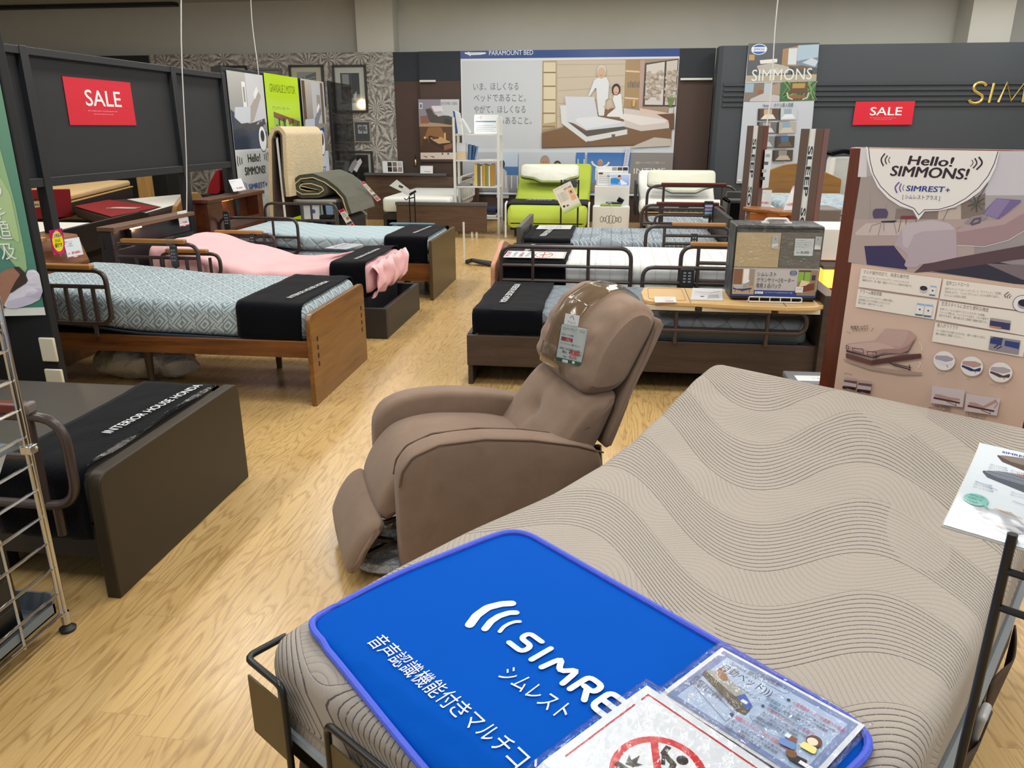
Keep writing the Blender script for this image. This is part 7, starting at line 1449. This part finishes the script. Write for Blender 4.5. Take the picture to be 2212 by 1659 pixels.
p.poly([(-1.227,2.579),(-1,2.577),(-0.986,1.55),(-1.219,1.513)], 'b9a27c'); p.poly([(-1.209,2.556),(-1.02,2.554),(-1.008,1.636),(-1.197,1.611)], 'd6cab0')
for k in range(5): p.line([([(-1.22,2.403)][0][0], [(-1.22,2.403)][0][1] - .21 * k), ([(-1.012,2.402)][0][0], [(-1.012,2.402)][0][1] - .21 * k)], .02, '8a7350')
p.poly([(0.115,2.578),(0.373,2.58),(0.36,1.874),(0.116,1.851)], 'a58a66'); 
for z_ in (460, 510, 570, 625): p.line([[(0.081,3.456)][0][0:1] and ([(0.122,2.416)][0][0], [(0.122,2.416)][0][1] - (z_ - 460) * .00815), ([(0.345,2.402)][0][0], [(0.345,2.402)][0][1] - (z_ - 460) * .0082)], .025, 'd6c4a4')
for k in range(6): a = [(0.134,2.164)][0]; p.rect(a[0] + .03 + .035 * k, a[1], a[0] + .055 + .035 * k, a[1] + .08 + .02 * (k % 2), ('6f7a6a', '8f6a4a', '5a6a7a')[k % 3])
p.poly([(0.348,2.575),(0.422,2.579),(0.416,1.85),(0.361,1.85)], 'b69a90'); p.poly([(0.425,2.529),(0.953,2.592),(0.957,1.872),(0.423,1.874)], '4a4340'); p.poly([(0.45,2.506),(0.737,2.549),(0.745,1.897),(0.454,1.902)], 'cfcac4'); p.poly([(0.766,2.553),(0.939,2.574),(0.943,1.896),(0.777,1.896)], 'c9c2ba')
random.seed(3)
for k in range(60):
    a = [(0.461,2.087)][0]; p.circ(a[0] + random.random() * .26, a[1] - .1 + random.random() * .42, .03, random.choice(['b3a79a', 'a39484', 'bfb4a6']), n=6); a = [(0.775,2.085)][0]; p.circ(a[0] + random.random() * .16, a[1] - .1 + random.random() * .42, .03, random.choice(['b3a79a', 'a39484', 'bfb4a6']), n=6)
p.poly([(-1.229,1.464),(-0.898,1.538),(-0.141,1.852),(0.883,1.754),(0.912,1.296),(-1.226,1.221)], '7d5f45'); p.poly([(0.216,1.221),(0.637,1.393),(0.907,1.369),(0.915,1.259)], 'c3bbb2')
# people
p.poly([(-0.476,2.02),(-0.383,2.28),(-0.31,2.326),(-0.185,2.325),(-0.136,2.231),(-0.147,1.995),(-0.184,1.971),(-0.2,1.732),(-0.289,1.732),(-0.328,1.996),(-0.343,2.185),(-0.439,2.044)], 'd9dde2', .02); c = [(-0.268,2.407)][0]; p.circ(*c, .075, 'cfc6bd', .1); p.circ(c[0], c[1] - .02, .065, 'c9a98f', .085)
p.line([(c[0] - .025, c[1] - .05), (c[0], c[1] - .06), (c[0] + .025, c[1] - .05)], .008, '8a5a4a')
p.poly([(-0.161,1.72),(-0.138,1.756),(-0.015,1.851),(-0.072,1.994),(-0.037,2.077),(0.063,2.065),(0.11,1.755),(0.105,1.707)], 'dfe2e5', .02); c = [(-0.02,2.136)][0]; p.circ(*c, .07, '33231e', .09); p.circ(c[0], c[1] - .015, .045, 'd0aa92', .065); p.line([(c[0] - .02, c[1] - .04), (c[0], c[1] - .048), (c[0] + .02, c[1] - .04)], .008, '9a5048')
p.line([(-0.213,1.876),(-0.141,1.84),(-0.067,1.875)], .03, 'c9a98f')
# big bed and second bed
p.poly([(0.111,1.851),(0.866,1.742),(0.867,1.538),(0.418,1.49),(0.136,1.562)], 'cfc6c2'); p.poly([(0.055,1.695),(0.127,1.767),(0.821,1.67),(0.804,1.622),(0.4,1.582)], 'e3dcd9'); p.poly([(0.374,1.85),(0.94,1.754),(0.939,1.694),(0.378,1.767)], 'd6c0b4'); p.poly([(0.654,1.754),(0.939,1.765),(0.951,1.514),(0.879,1.538),(0.847,1.658)], '6a4a38')
p.poly([(-0.931,1.89),(-0.899,1.611),(-0.48,1.317),(0.193,1.441),(0.189,1.519),(-0.13,1.562),(-0.47,1.403),(-0.797,1.636),(-0.829,1.897)], 'd8d8da'); p.poly([(-0.797,1.636),(-0.47,1.403),(0.176,1.519),(0.111,1.574),(-0.511,1.489)], '5b5650'); p.poly([(-0.857,2.034),(-0.375,2.024),(-0.301,1.72),(0.146,1.635),(0.144,1.567),(-0.485,1.501),(-0.694,1.611),(-0.797,1.636)], 'cfd2dc', .02); p.poly([(-0.301,1.72),(0.146,1.635),(-0.486,1.526),(-0.669,1.648),(-0.645,1.696)], 'dcdfe7', .02)
p.line([(-0.442,1.33),(-0.439,1.256)], .06, '6a645e'); p.line([(-0.036,1.441),(-0.032,1.343)], .06, '6a645e')
p.poly([(0.255,1.969),(0.292,1.981),(0.302,1.946),(0.29,1.874),(0.255,1.874)], 'd6a860'); p.poly([(0.847,1.849),(0.921,1.849),(0.914,1.766),(0.84,1.766)], 'c3cac0')
for k in range(5): a = [(0.87,1.872)][0]; p.line([a, (a[0] - .06 + .03 * k, a[1] + .14)], .016, '6a8a4a')
# lower strip
zs = [(-2.477,1.149)][0][1]; zb0 = [(-2.489,0.493)][0][1]
def strip(a, b_, c1, c2=None): p.rect([(-3.563,1.107)][0][0] + (a / 3 - 0) * .00756, zb0, [(-3.563,1.107)][0][0] + (b_ / 3) * .00756, zs, c1, c2, ny=3)
XS = lambda v: -4.42 + 0 if 0 else None
q = [(-2.577,0.855),(-1.912,0.859),(-1.629,0.861),(-1.619,0.861),(-0.654,0.867),(-0.643,0.867),(-0.497,0.868),(-0.458,0.869),(0.16,0.873),(0.258,0.873),(0.914,0.877)]; xs = [v[0] for v in q]
p.rect(xs[0], zb0, xs[2], zs, '87888e', 'b9bcc4'); p.rect(xs[1] + .02, zb0 + .3, xs[2], zs, 'a8c0dc', 'c3cede'); p.rect(xs[1] + .02, zb0 + .28, xs[2], zb0 + .42, '4a72a8'); p.rect(xs[3], zb0, xs[4], zs, 'aeb7c4', 'c6ccd4'); p.rect(xs[5], zb0, xs[6], zs, '5a8cc8', '3f78bc'); p.rect(xs[7], zb0, xs[9] + .01, zs, '7fa6d6', '3a70b8'); p.rect(xs[9] + .01, zb0, xs[10] + .05, zs, '8d8986')
c = [(-1.904,0.834)][0]; p.circ(c[0], c[1] + .12, .05, '3a3230', .07); p.poly([(c[0] - .1, c[1] - .45), (c[0] - .08, c[1]), (c[0], c[1] + .06), (c[0] + .08, c[1]), (c[0] + .12, c[1] - .45)], 'b9b6c0', .03)
for k in range(5): a = [(-1.838,0.603)][0]; p.line([(a[0] + .1 * k, a[1] - .05), (a[0] + .1 * k, a[1] + .16)], .014, 'e3e5ea')
for k in range(6): a = [(-2.554,0.623)][0]; p.line([(a[0] + .13 * k, a[1] - .05), (a[0] + .13 * k, a[1] + .16)], .01, '6b6d74')
person(p, [(-1.169,0.902)][0], .48, 'dfe2e6', '9a9692'); person(p, [(-0.957,0.84)][0], .42, 'c9a9a4', '4a3a34')
c = [(-0.235,0.933)][0]; person(p, c, .26, 'e6e9ee', 'b9a695'); p.line([(-0.273,0.915),(-0.352,0.957),(-0.38,1.007)], .03, 'e6e9ee'); p.line([(-0.195,0.916),(-0.119,0.951),(-0.087,0.996)], .03, 'e6e9ee'); p.poly([(-0.447,0.513),(-0.451,0.641),(-0.277,0.668),(-0.094,0.644),(0.168,0.697),(0.275,0.52)], '8f8a86', .03)
for k in range(2): p.rect([(-0.618,0.69)][0][0] + .1 * k, zb0, [(-0.618,0.69)][0][0] + .1 * k + .02, zb0 + .55, 'c7ccd4')
p.text2('電動ベッドのもう介護ベッド', *[(0.351,0.969),(0.834,0.971)], .035, 'd6d3d1'); p.text2('INTIME', *[(0.328,0.811),(0.849,0.815)], .095, 'dddad8', bold=.01)
p.rect(x0 + .03, zb0 - .05, x1, zb0 - .01, 'dfe2e6'); p.rect(x0 + .03, z0, x1, zb0 - .05, '28508f')
p.build('wall_banner', printed('print_banner', .32, .12, 1.5), PY(13.55), label='huge bed maker wall banner with standing man and seated woman', cat='banner', back=.004)
# room photo poster beside the banner
p = PR(.0006); q = [(-3.32,2.001),(-2.623,1.998),(-2.7,0.989),(-3.32,0.986)]; X0_, X1_ = q[0][0] + .005, q[1][0] - .03; ZT, ZBm = q[0][1], q[3][1]
p.rect(X0_, ZBm, X1_, ZT, '4a3a32'); p.poly([(-3.331,1.999),(-2.623,1.996),(-2.637,1.561),(-3.331,1.561)], '8d8794'); p.poly([(-2.946,1.997),(-2.628,1.996),(-2.634,1.709),(-2.94,1.736)], 'c7c9cf'); p.poly([(-3.331,1.561),(-3.317,1.63),(-2.643,1.603),(-2.637,1.561)], 'b08f70'); p.poly([(-3.306,1.73),(-3.154,1.743),(-3.156,1.617),(-3.303,1.61)], '8a5f50'); p.poly([(-3.316,1.942),(-3.259,1.942),(-3.262,1.85),(-3.32,1.85)], 'd9dade'); p.poly([(-3.306,1.922),(-3.27,1.922),(-3.272,1.863),(-3.308,1.863)], '6a6d75')
p.poly([(-3.215,1.843),(-3.122,1.856),(-3.054,1.75),(-2.811,1.736),(-2.691,1.683),(-2.686,1.597),(-2.787,1.588),(-2.986,1.617),(-3.144,1.63)], '4e4a46', .01); p.poly([(-3.113,1.895),(-2.935,1.895),(-2.898,1.809),(-3.059,1.796)], 'dfd9de', .01); p.poly([(-3.06,1.79),(-2.924,1.796),(-2.897,1.743),(-2.997,1.723)], 'c3bcc2', .01); p.poly([(-2.884,1.697),(-2.784,1.67),(-2.786,1.59),(-2.893,1.617)], '33403c'); p.text2('INTIME 1000', *[(-2.935,1.908),(-2.665,1.907)], .05, '6a6a70')
p.poly([(-3.326,1.553),(-2.673,1.553),(-2.694,1.144),(-3.321,1.141)], '5a3f2e'); p.poly([(-3.175,1.553),(-2.945,1.553),(-2.879,1.362),(-3.255,1.362)], '8a6238', .05); p.poly([(-3.31,1.253),(-3.141,1.308),(-2.693,1.309),(-2.694,1.144),(-3.321,1.141)], '4a2f22'); p.poly([(-3.181,1.402),(-3.137,1.416),(-2.707,1.309),(-2.702,1.241),(-2.898,1.173),(-3.141,1.294)], '3a2620', .01); p.poly([(-3.153,1.382),(-2.95,1.396),(-2.879,1.349),(-2.765,1.309),(-2.997,1.281),(-3.096,1.335)], 'c09a72', .01); p.poly([(-2.911,1.254),(-2.765,1.295),(-2.767,1.214),(-2.91,1.173)], '8a5a40'); p.poly([(-3.116,1.382),(-2.993,1.396),(-2.994,1.369),(-3.103,1.355)], '5a2a26', .005); p.rect(*[(-2.901,1.349)][0], *[(-2.872,1.463)][0], 'e0a860'); p.poly([(-3.276,1.362),(-3.179,1.369),(-3.183,1.267),(-3.276,1.253)], '4a2f26'); p.circ(*[(-3.237,1.382)][0], .02, 'e8b070')
p.poly([(-3.324,1.137),(-2.694,1.14),(-2.699,1.03),(-3.326,1.027)], 'd9c9ba'); 
for k in range(2): a = [(-3.295,1.069)][0]; p.poly([(a[0] + .125 * k, a[1] + .02), (a[0] + .04 + .125 * k, a[1]), (a[0] + .09 + .125 * k, a[1] - .02), (a[0] + .085 + .125 * k, a[1] + .0)], '4a2f46', .004)
for k in range(3): a = [(-2.951,1.104)][0]; p.rect(a[0] + .1 * k, a[1], a[0] + .1 * k + .025, a[1] + .03, '4a4448')
p.build('wall_poster', M_PRINT, PY(13.53), label='dark two room photo poster left of the huge banner', cat='poster', back=.003)
# hanging lamp glow on brown wall, put into a pale metal drop
t = thing('lamp_glow_drop', (-3.6, 13.55, .9), 'small pale teardrop standing for a lamp glow on the brown panel', 'fitting'); q = [(-3.437,0.963)][0]
m = MB(); m.blob((q[0], 13.60, q[1]), (.025, .02, .06), 10, 8); m.build('drop', plain('lamp_glow_tone', 'e0c79a', .3, 1, var=0), t); MB().tube([(q[0], 13.6, q[1] + .05), (q[0], 13.605, q[1] + .13)], .006, 6).build('stem', M_BLK, t)
# tall blue and white strip on the banner edge
p = PR(.0006); q = [(0.177,1.225),(0.259,1.216),(0.22,0.86),(0.142,0.872)]; p.poly(q, 'c9d0dc'); a = Vector(q[3]); 
for k, ch in enumerate('マイクスイング'): p.text(ch, q[0][0] + .02 - .007 * k, q[0][1] - .06 - .045 * k, .03, 'b04a5a' if k % 2 else '5a6a8a')
p.build('strip_notice', M_GLOSSP, PY(13.5), label='narrow pale notice strip hanging in front of the huge banner', cat='notice', back=.03)

# ---- hotel banner and gold letters on the dark grey wall
p = PR(.0007); q = [(1.934,2.749),(2.959,2.746),(3.015,0.731),(1.936,0.705)]; p.poly([q[0], q[1], q[2], q[3]], 'b9bfc9')
p.poly([(1.934,2.749),(2.959,2.746),(2.977,2.219),(1.945,2.208)], '4e5358'); p.poly([(2.441,2.665),(2.657,2.707),(2.666,2.418),(2.446,2.442)], '9a7a56'); p.poly([(2.526,2.671),(2.653,2.679),(2.656,2.447),(2.534,2.448)], 'c3cad0'); p.poly([(2.656,2.714),(2.957,2.726),(2.967,2.493),(2.661,2.463)], '9fb4c4'); p.poly([(2.658,2.496),(2.96,2.549),(2.969,2.404),(2.665,2.407)], '6f8496'); p.poly([(2.742,2.473),(2.873,2.539),(2.972,2.493),(2.935,2.415)], 'b4c0cc')
p.poly([(2.077,2.434),(2.297,2.477),(2.561,2.419),(2.552,2.329),(2.148,2.316)], 'a9a69e', .02); p.poly([(2.117,2.513),(2.373,2.533),(2.379,2.481),(2.134,2.461)], 'd3d3d0', .01); p.poly([(1.956,2.593),(2.038,2.592),(2.041,2.513),(1.958,2.514)], 'b08a54'); p.poly([(2.585,2.419),(2.746,2.437),(2.922,2.404),(2.753,2.372)], '6a5a48', .02); p.line([(2.606,2.396),(2.609,2.283)], .02, '2a2624'); p.line([(2.892,2.387),(2.893,2.292)], .02, '2a2624'); p.poly([(2.318,2.387),(2.398,2.409),(2.453,2.33),(2.336,2.33)], 'b9b2a6', .02)
p.poly([(1.941,2.299),(2.971,2.31),(2.977,2.219),(1.945,2.208)], 'a39c88'); p.text2('SIMMONS', *[(2.024,2.221),(2.905,2.238)], .17, 'cfd3d2')
q = [(2.095,2.665)][0]; p.circ(*q, .115, 'dfe4ec', .075); p.circ(q[0], q[1] + .0, .105, '2b57a0', .066); p.rect(q[0] - .1, q[1] - .03, q[0] + .1, q[1] + .03, 'dfe4ec'); p.text('SIMMONS', q[0], q[1] - .017, .035, '2b57a0', w=.16, al='c', bold=.02)
p.poly([(1.934,2.192),(2.455,2.2),(2.468,1.925),(1.94,1.923)], '7a6f66'); p.poly([(1.935,2.185),(2.066,2.185),(2.066,2.058),(1.939,2.059)], '8fa8b8'); p.poly([(2.22,2.19),(2.338,2.19),(2.344,2.022),(2.223,2.041)], 'a9b6bf'); p.poly([(2.039,1.966),(2.222,2.046),(2.464,2.01),(2.468,1.925),(2.019,1.927)], 'b3b3b4', .02); p.poly([(2.341,2.16),(2.456,2.198),(2.463,2.022),(2.344,2.022)], '9c8a7c'); p.poly([(2.134,2.092),(2.218,2.092),(2.212,2.035),(2.128,2.035)], '8a5a3e')
p.poly([(2.455,2.2),(2.982,2.213),(2.98,1.939),(2.468,1.925)], '3f6644'); random.seed(9)
for k in range(40): a = [(2.496,1.93)][0]; p.line([(a[0] + random.random() * .52, a[1] + random.random() * .1), (a[0] + random.random() * .52, a[1] + .28)], .008, random.choice(['6f9a58', '2c4a32', '86a86a']))
p.poly([(2.605,2.192),(2.855,2.202),(2.862,2.043),(2.608,2.04)], '5f4a34'); p.poly([(2.634,2.181),(2.822,2.184),(2.818,2.116),(2.637,2.113)], 'a98a54'); p.poly([(2.584,1.998),(2.664,2.021),(2.818,2.016),(2.87,1.974),(2.588,1.957)], '8a5a3e', .02); p.line([(2.566,2.056),(2.591,1.98),(2.66,1.952)], .02, 'c3b9a6'); p.line([(2.884,2.054),(2.869,1.979),(2.802,1.951)], .02, 'c3b9a6')
p.text2('Hotel ｜ ホテル導入実績', *[(2.231,1.845),(2.678,1.85)], .05, '4e545c')
def room(q, c1, c2, c3):
    a, b_, c, d = [Vector(v) for v in q]; f = lambda x_, y_: tuple((a * (1 - x_) + b_ * x_) * (1 - y_) + (d * (1 - x_) + c * x_) * y_)
    p.poly(q, c1); p.poly([f(.3, .05), f(.7, .05), f(.7, .5), f(.3, .5)], c2); p.poly([f(.15, .9), f(.35, .5), f(.75, .5), f(.9, .9)], c3); p.poly([f(0, .0), f(.12, 0), f(.12, 1), f(0, 1)], '3a3634'); p.line([f(0, 1.1), f(.6, 1.1)], .012, '8a9098')
for q, cs in (([(2.161,1.822),(2.46,1.826),(2.471,1.655),(2.166,1.651)], ('5a4438', 'b9a68a', 'd6d2c9')), ([(2.465,1.826),(2.745,1.829),(2.754,1.662),(2.478,1.655)], ('b3bfc6', '8fa3b0', 'd9dcdc')), ([(2.168,1.627),(2.457,1.627),(2.467,1.458),(2.173,1.457)], ('6a6a6c', '9a9c9e', 'c6c8ca')), ([(2.462,1.627),(2.748,1.632),(2.755,1.463),(2.47,1.458)], ('a9a49a', '7fa0b8', 'bdb9b0')), ([(2.164,1.419),(2.45,1.42),(2.46,1.248),(2.171,1.247)], ('7a7d80', '9aa0a4', 'b9bcbe')), ([(2.455,1.42),(2.75,1.425),(2.757,1.254),(2.463,1.248)], ('4a4038', '3f6a96', '6a5a48')), ([(2.44,1.212),(2.749,1.22),(2.755,1.052),(2.45,1.046)], ('4e453c', '8f8a82', 'b3aa9a'))): room(q, *cs)
for k in range(6): a = [(2.014,0.944)][0]; p.text('全国導入ホテル一覧', a[0], a[1] - .05 * k, .018, '7c828c', w=.14)
p.rect(*[(1.953,0.739)][0], *[(2.01,0.769)][0], 'd9dce2')
p.build('hotel_banner', printed('print_banner2', .35), PY(12.96), label='tall hotel photo banner on the dark grey wall behind the two towers', cat='banner', back=.004)
M_GOLD = plain('gold_metal', 'd8bd6a', .38, .45, var=0)
t = thing('gold_wall_letters', (5.2, 12.97, 1.88), 'thin gold metal letters on the dark grey wall, right of sale sheet', 'sign')
for ch, (a, b_), wd in (('S', [(5.201,1.897)][0], .20), ('I', [(5.466,1.896)][0], .05), ('M', [(5.62,1.902)][0], .34), ('M', [(6.03,1.901)][0], .34)):
    GS = {'S': [(.95, .86), (.8, .99), (.5, 1.03), (.2, .97), (.1, .8), (.2, .62), (.5, .5), (.85, .37), (.93, .2), (.8, .03), (.5, -.03), (.15, .02), (0, .16)], 'I': [(.5, 0), (.5, 1)], 'M': [(0, 0), (.14, 1), (.5, .08), (.86, 1), (1, 0)]}[ch]
    GS = [(a + x_ * wd + y_ * .02, 12.975, b_ + y_ * .275) for x_, y_ in GS]
    if ch == 'S': GS = fillet(GS, .1, 4)
    m = MB(); m.tube(GS, .019, 4); m.build('letter', M_GOLD, t, smooth=False)

# ---------------------------------------------------------------- right background furniture
M_TOWF = plain('taupe_tower', '5b4940', .45, var=.06, vs=5)
def tower(c, rz, w, d, h, lab, txt):
    t = thing('display_tower', (c[0], c[1], 0), lab, 'display tower'); rot = Matrix.Rotation(rz, 3, 'Z'); cc = Vector((c[0], c[1], 0))
    m = MB(); m.fn = lambda p: cc + rot @ p
    m.box(-w / 2, -w * .14, -d / 2, d / 2, 0, h, 0); m.box(w * .14, w / 2 - .006, -d / 2, d / 2, 0, h, 0); m.box(w / 2 - .006, w / 2, -d / 2, d / 2, 0, h, 1); m.build('body', [M_TOWF, M_MAHO], t)
    m = MB(); m.fn = lambda p: cc + rot @ p; m.box(-w * .14, w * .14, -d / 2 + .006, d / 2, 0, h); m.build('white_strip', M_WHITEP, t)
    p = PR(.0006); mp = plane(cc + rot @ Vector((0, -d / 2 + .005, 0)), rot @ Vector((1, 0, 0)), (0, 0, 1))
    p.text(txt, -.017, h - .12, .034, '2b2f36', w=h * .78, bold=.02, ang=-math.pi / 2)
    p.build('strip_lettering', M_PRINT, mp, t)
q = [(1.343,1.571)][0]; tower((q[0], 7.95), R(-28), .165, .13, 1.565, 'farther brown tower with white lettered strip, cord hanging to its top', 'SLEEP  SOLUTIONS')
q = [(1.413,1.538)][0]; tower((q[0] + .01, 6.05), R(-30), .165, .12, 1.54, 'nearer brown tower with white lettered strip, beside the mahogany board', 'SLEEP  SOLUTIONS')
t = thing('narrow_notice', (1.37, 7.8, .8), 'narrow white notice with small photos clipped on the farther tower side', 'notice'); p = PR(.0006); q = [(1.413,1.35),(1.477,1.342),(1.478,1.001),(1.419,0.992)]; p.poly(q, 'd3d8dd')
for k in range(4): a = q[0]; p.rect(a[0] + .008 - .009 * k, a[1] - .07 - .07 * k, a[0] + .05 - .009 * k, a[1] - .04 - .07 * k, ('9aa3ab', '5b646c', 'aab2b9', '2e3338')[k])
p.build('sheet', M_GLOSSP, PY(7.86), t, back=.06)
# charcoal open nightstand
t = thing('nightstand', (1.35, 8.3, 0), 'charcoal open nightstand left of the farther tower', 'nightstand'); M_CHG = plain('charcoal_grey', '3a3836', .5, var=.06)
m = MB(); m.box(1.17, 1.58, 8.3, 8.7, .0, .5); m.box(1.17, 1.20, 8.3, 8.7, .5, .84); m.box(1.38, 1.58, 8.3, 8.7, .5, .74); m.box(1.17, 1.58, 8.3, 8.7, .81, .84); m.box(1.17, 1.58, 8.66, 8.7, .5, .84); m.box(1.2, 1.38, 8.6, 8.7, .84, .9); m.build('body', M_CHG, t, bevel=.004)
card('price_card', (1.46, 8.28, .78), (1, -.1, 0), (0, .2, 1), .14, .17, 'white card with sketch leaning on the charcoal nightstand', '39,800', ('ナイトテーブル',)); card('price_card', (1.37, 8.285, .58), (1, 0, 0), (0, .05, 1), .07, .18, 'narrow price card on the charcoal nightstand front', '29,800', ('引出し',))
# honey oak bedside cabinet with lamp
t = thing('oak_cabinet', (1.4, 7.1, 0), 'honey oak bedside cabinet with curved double top and lit niche', 'cabinet'); M_HON = wood('honey_cab', '7d4a20', '9a6230', 'x', .3)
q = [(1.416,8.13),(1.602,7.757),(1.541,6.834),(1.435,6.406),(1.323,6.524),(1.348,6.809),(1.321,7.361)]
MB().prism([(p_.x, p_.y) for p_ in fillet([(1.17, 7.36, 0), (1.26, 7.44, 0), (1.56, 7.3, 0), (1.64, 7.06, 0), (1.6, 6.98, 0), (1.42, 6.97, 0), (1.36, 7.12, 0), (1.2, 7.25, 0)], .05, 5, True)], 'z', .83, .865).build('top', M_HON, t, bevel=.01, seg=3)
m = MB(); m.box(1.15, 1.6, 7.02, 7.4, 0, .62); m.box(1.22, 1.36, 7.2, 7.4, .62, .83); m.box(1.56, 1.62, 7.0, 7.3, .62, .83); m.box(1.36, 1.56, 7.26, 7.3, .62, .83); m.box(1.1, 1.28, 6.98, 7.2, .55, .65); m.build('body', M_HON, t, bevel=.006)
m = MB(); m.blob((1.47, 7.12, .67), (.045, .045, .045), 12, 8); m.build('lamp_globe', emit('amber_globe', 'ffb432', 6), t)
card('leaflet', (1.47, 7.05, .868), (.7, .25, 0), (.35, .25, 1), .09, .22, 'tilted pink leaflet standing on the honey oak cabinet', '19,800', ('サイドテーブル',), border='d9a9a0', cat='leaflet')
# camo mattress bed along the depth
t = thing('oak_bed', (2.4, 10, 0), 'oak bed with arched headboard and blue camouflage mattress behind the towers', 'bed'); M_OAKB = wood('oak_bed', '7a5420', '96692c', 'x', .4)
MB().prism([(p_.x, p_.y) for p_ in fillet([(1.86, 0, 0), (3.0, 0, 0), (3.0, .9, 0), (2.4, 1.14, 0), (1.86, .93, 0)], [0, 0, .05, .6, .05], 8, True)], 'y', 11.0, 11.06).build('headboard', M_OAKB, t, bevel=.008)
m = MB(); m.fn = lambda p: Vector((p.y, p.x, p.z)); m.mattress(9.2, 10.98, 1.95, 3.02, .52, .72, .06); m.build('mattress', Q_CAMO, t); m = MB(); m.fn = lambda p: Vector((p.y, p.x, p.z)); m.mattress(9.2, 10.98, 1.955, 3.015, .49, .515, .012); m.build('navy_edge', M_PIPE, t)
B(1.93, 3.05, 9.1, 9.15, .0, .47).build('footboard', M_OAKB, t, bevel=.008); B(1.97, 3.0, 9.15, 11.0, .1, .48).build('bed_base', M_OAKB, t)
t = thing('white_low_bench', (1.7, 9, 0), 'long white low unit running beside the camouflage mattress', 'bench'); q = [(2.343,12.811),(2.261,9.869)]
B(1.70, 1.9, 7.6, 10.9, .0, .66).build('body', M_WHITEP, t, bevel=.006); MB().tube(fillet([(1.69, 9.3, .68), (1.66, 9.25, .69), (1.64, 9.2, .5), (1.64, 9.2, .01)], .04), .008, 6).build('cable', M_BLK, t)
# plastic wrapped mattress upright
t = thing('wrapped_mattress', (3.3, 11.4, 0), 'upright mattress wrapped in shiny plastic with black cloth on top', 'mattress')
q = [(2.881,1.185),(3.178,1.187)]; m = MB(); m.mattress(q[0][0], q[1][0] + .9, 11.2, 11.45, 0, q[0][1], .05); m.build('mattress', Q_IVORY, t)
m = MB(); m.grid(lambda u, v: (q[0][0] + .06 + .9 * u, 11.185 - .012 * noise.noise(Vector((u * 9, v * 12, 1))), .1 + (q[0][1] - .12) * v), 24, 34); m.build('plastic_film', M_CLEARW, t, solid=.002)
m = MB(); m.mattress(q[0][0] - .01, q[1][0] + .8, 11.17, 11.47, q[0][1] + .02, q[0][1] + .075, .025, lambda a, b_: .015 * math.sin(a * 17)); m.build('black_cloth', M_NAVY_T, label='folded black cloth on top of the plastic wrapped mattress', cat='cloth')
# cabinets between tower and board
t = thing('grey_cabinet', (1.95, 7.2, 0), 'grey oak cabinet half hidden behind the nearer tower', 'cabinet'); q = [(1.734,0.884),(1.844,0.862)]; m = B(q[0][0] + .0, q[1][0] + .1, 7.0, 7.4, 0, q[0][1]); m.build('body', plain('grey_oak', '6b6159', .5, var=.1, vs=20), t, bevel=.012)
t = thing('white_top_chest', (1.75, 5.7, 0), 'white topped grey chest showing between tower and mahogany board', 'chest'); q = [(1.388,0.938),(1.499,0.879)]
m = MB(); m.box(q[0][0] - .02, q[0][0] + .4, 5.4, 5.85, .70, q[1][1] + .03); m.build('top', M_WHITEP, t, bevel=.006); B(q[0][0] - .01, q[0][0] + .39, 5.42, 5.85, .0, .70).build('body', plain('grey_lacquer', '55524e', .35, var=.05), t, bevel=.01)
t = thing('amber_lamp', (1.42, 5.2, .4), 'glowing orange box lamp beside the mahogany board post', 'lamp'); q = [(1.38,0.561),(1.442,0.683)]
B(q[0][0] - .015, q[1][0] + .05, 5.15, 5.3, q[0][1], q[1][1]).build('shade', emit('amber_panel', 'ff9a3c', 2.0), t, bevel=.004); B(q[0][0] - .02, q[1][0] + .055, 5.14, 5.31, q[1][1], q[1][1] + .02).build('cap', M_BLK, t); B(q[0][0] - .02, q[1][0] + .055, 5.14, 5.31, q[0][1] - .02, q[0][1]).build('plate', M_BLK, t)
B(q[0][0] - .06, q[1][0] + .1, 5.05, 5.36, 0, q[0][1] - .021).build('lamp_table', M_BLK, label='black side table under the glowing orange lamp', cat='table', bevel=.008)
for q_, e, c in (((1.47, 7.0, .76), .4, (1, .6, .2)), ((1.42, 5.05, .62), 1.5, (1, .55, .25)), ((.55, 2.95, 1.9), 9, (1, .72, .5))):
    lp = bpy.data.lights.new('lamp_light', 'POINT'); lp.energy = e; lp.color = c; lp.shadow_soft_size = .06; lo = bpy.data.objects.new('lamp_light', lp); COL.objects.link(lo); lo.location = q_
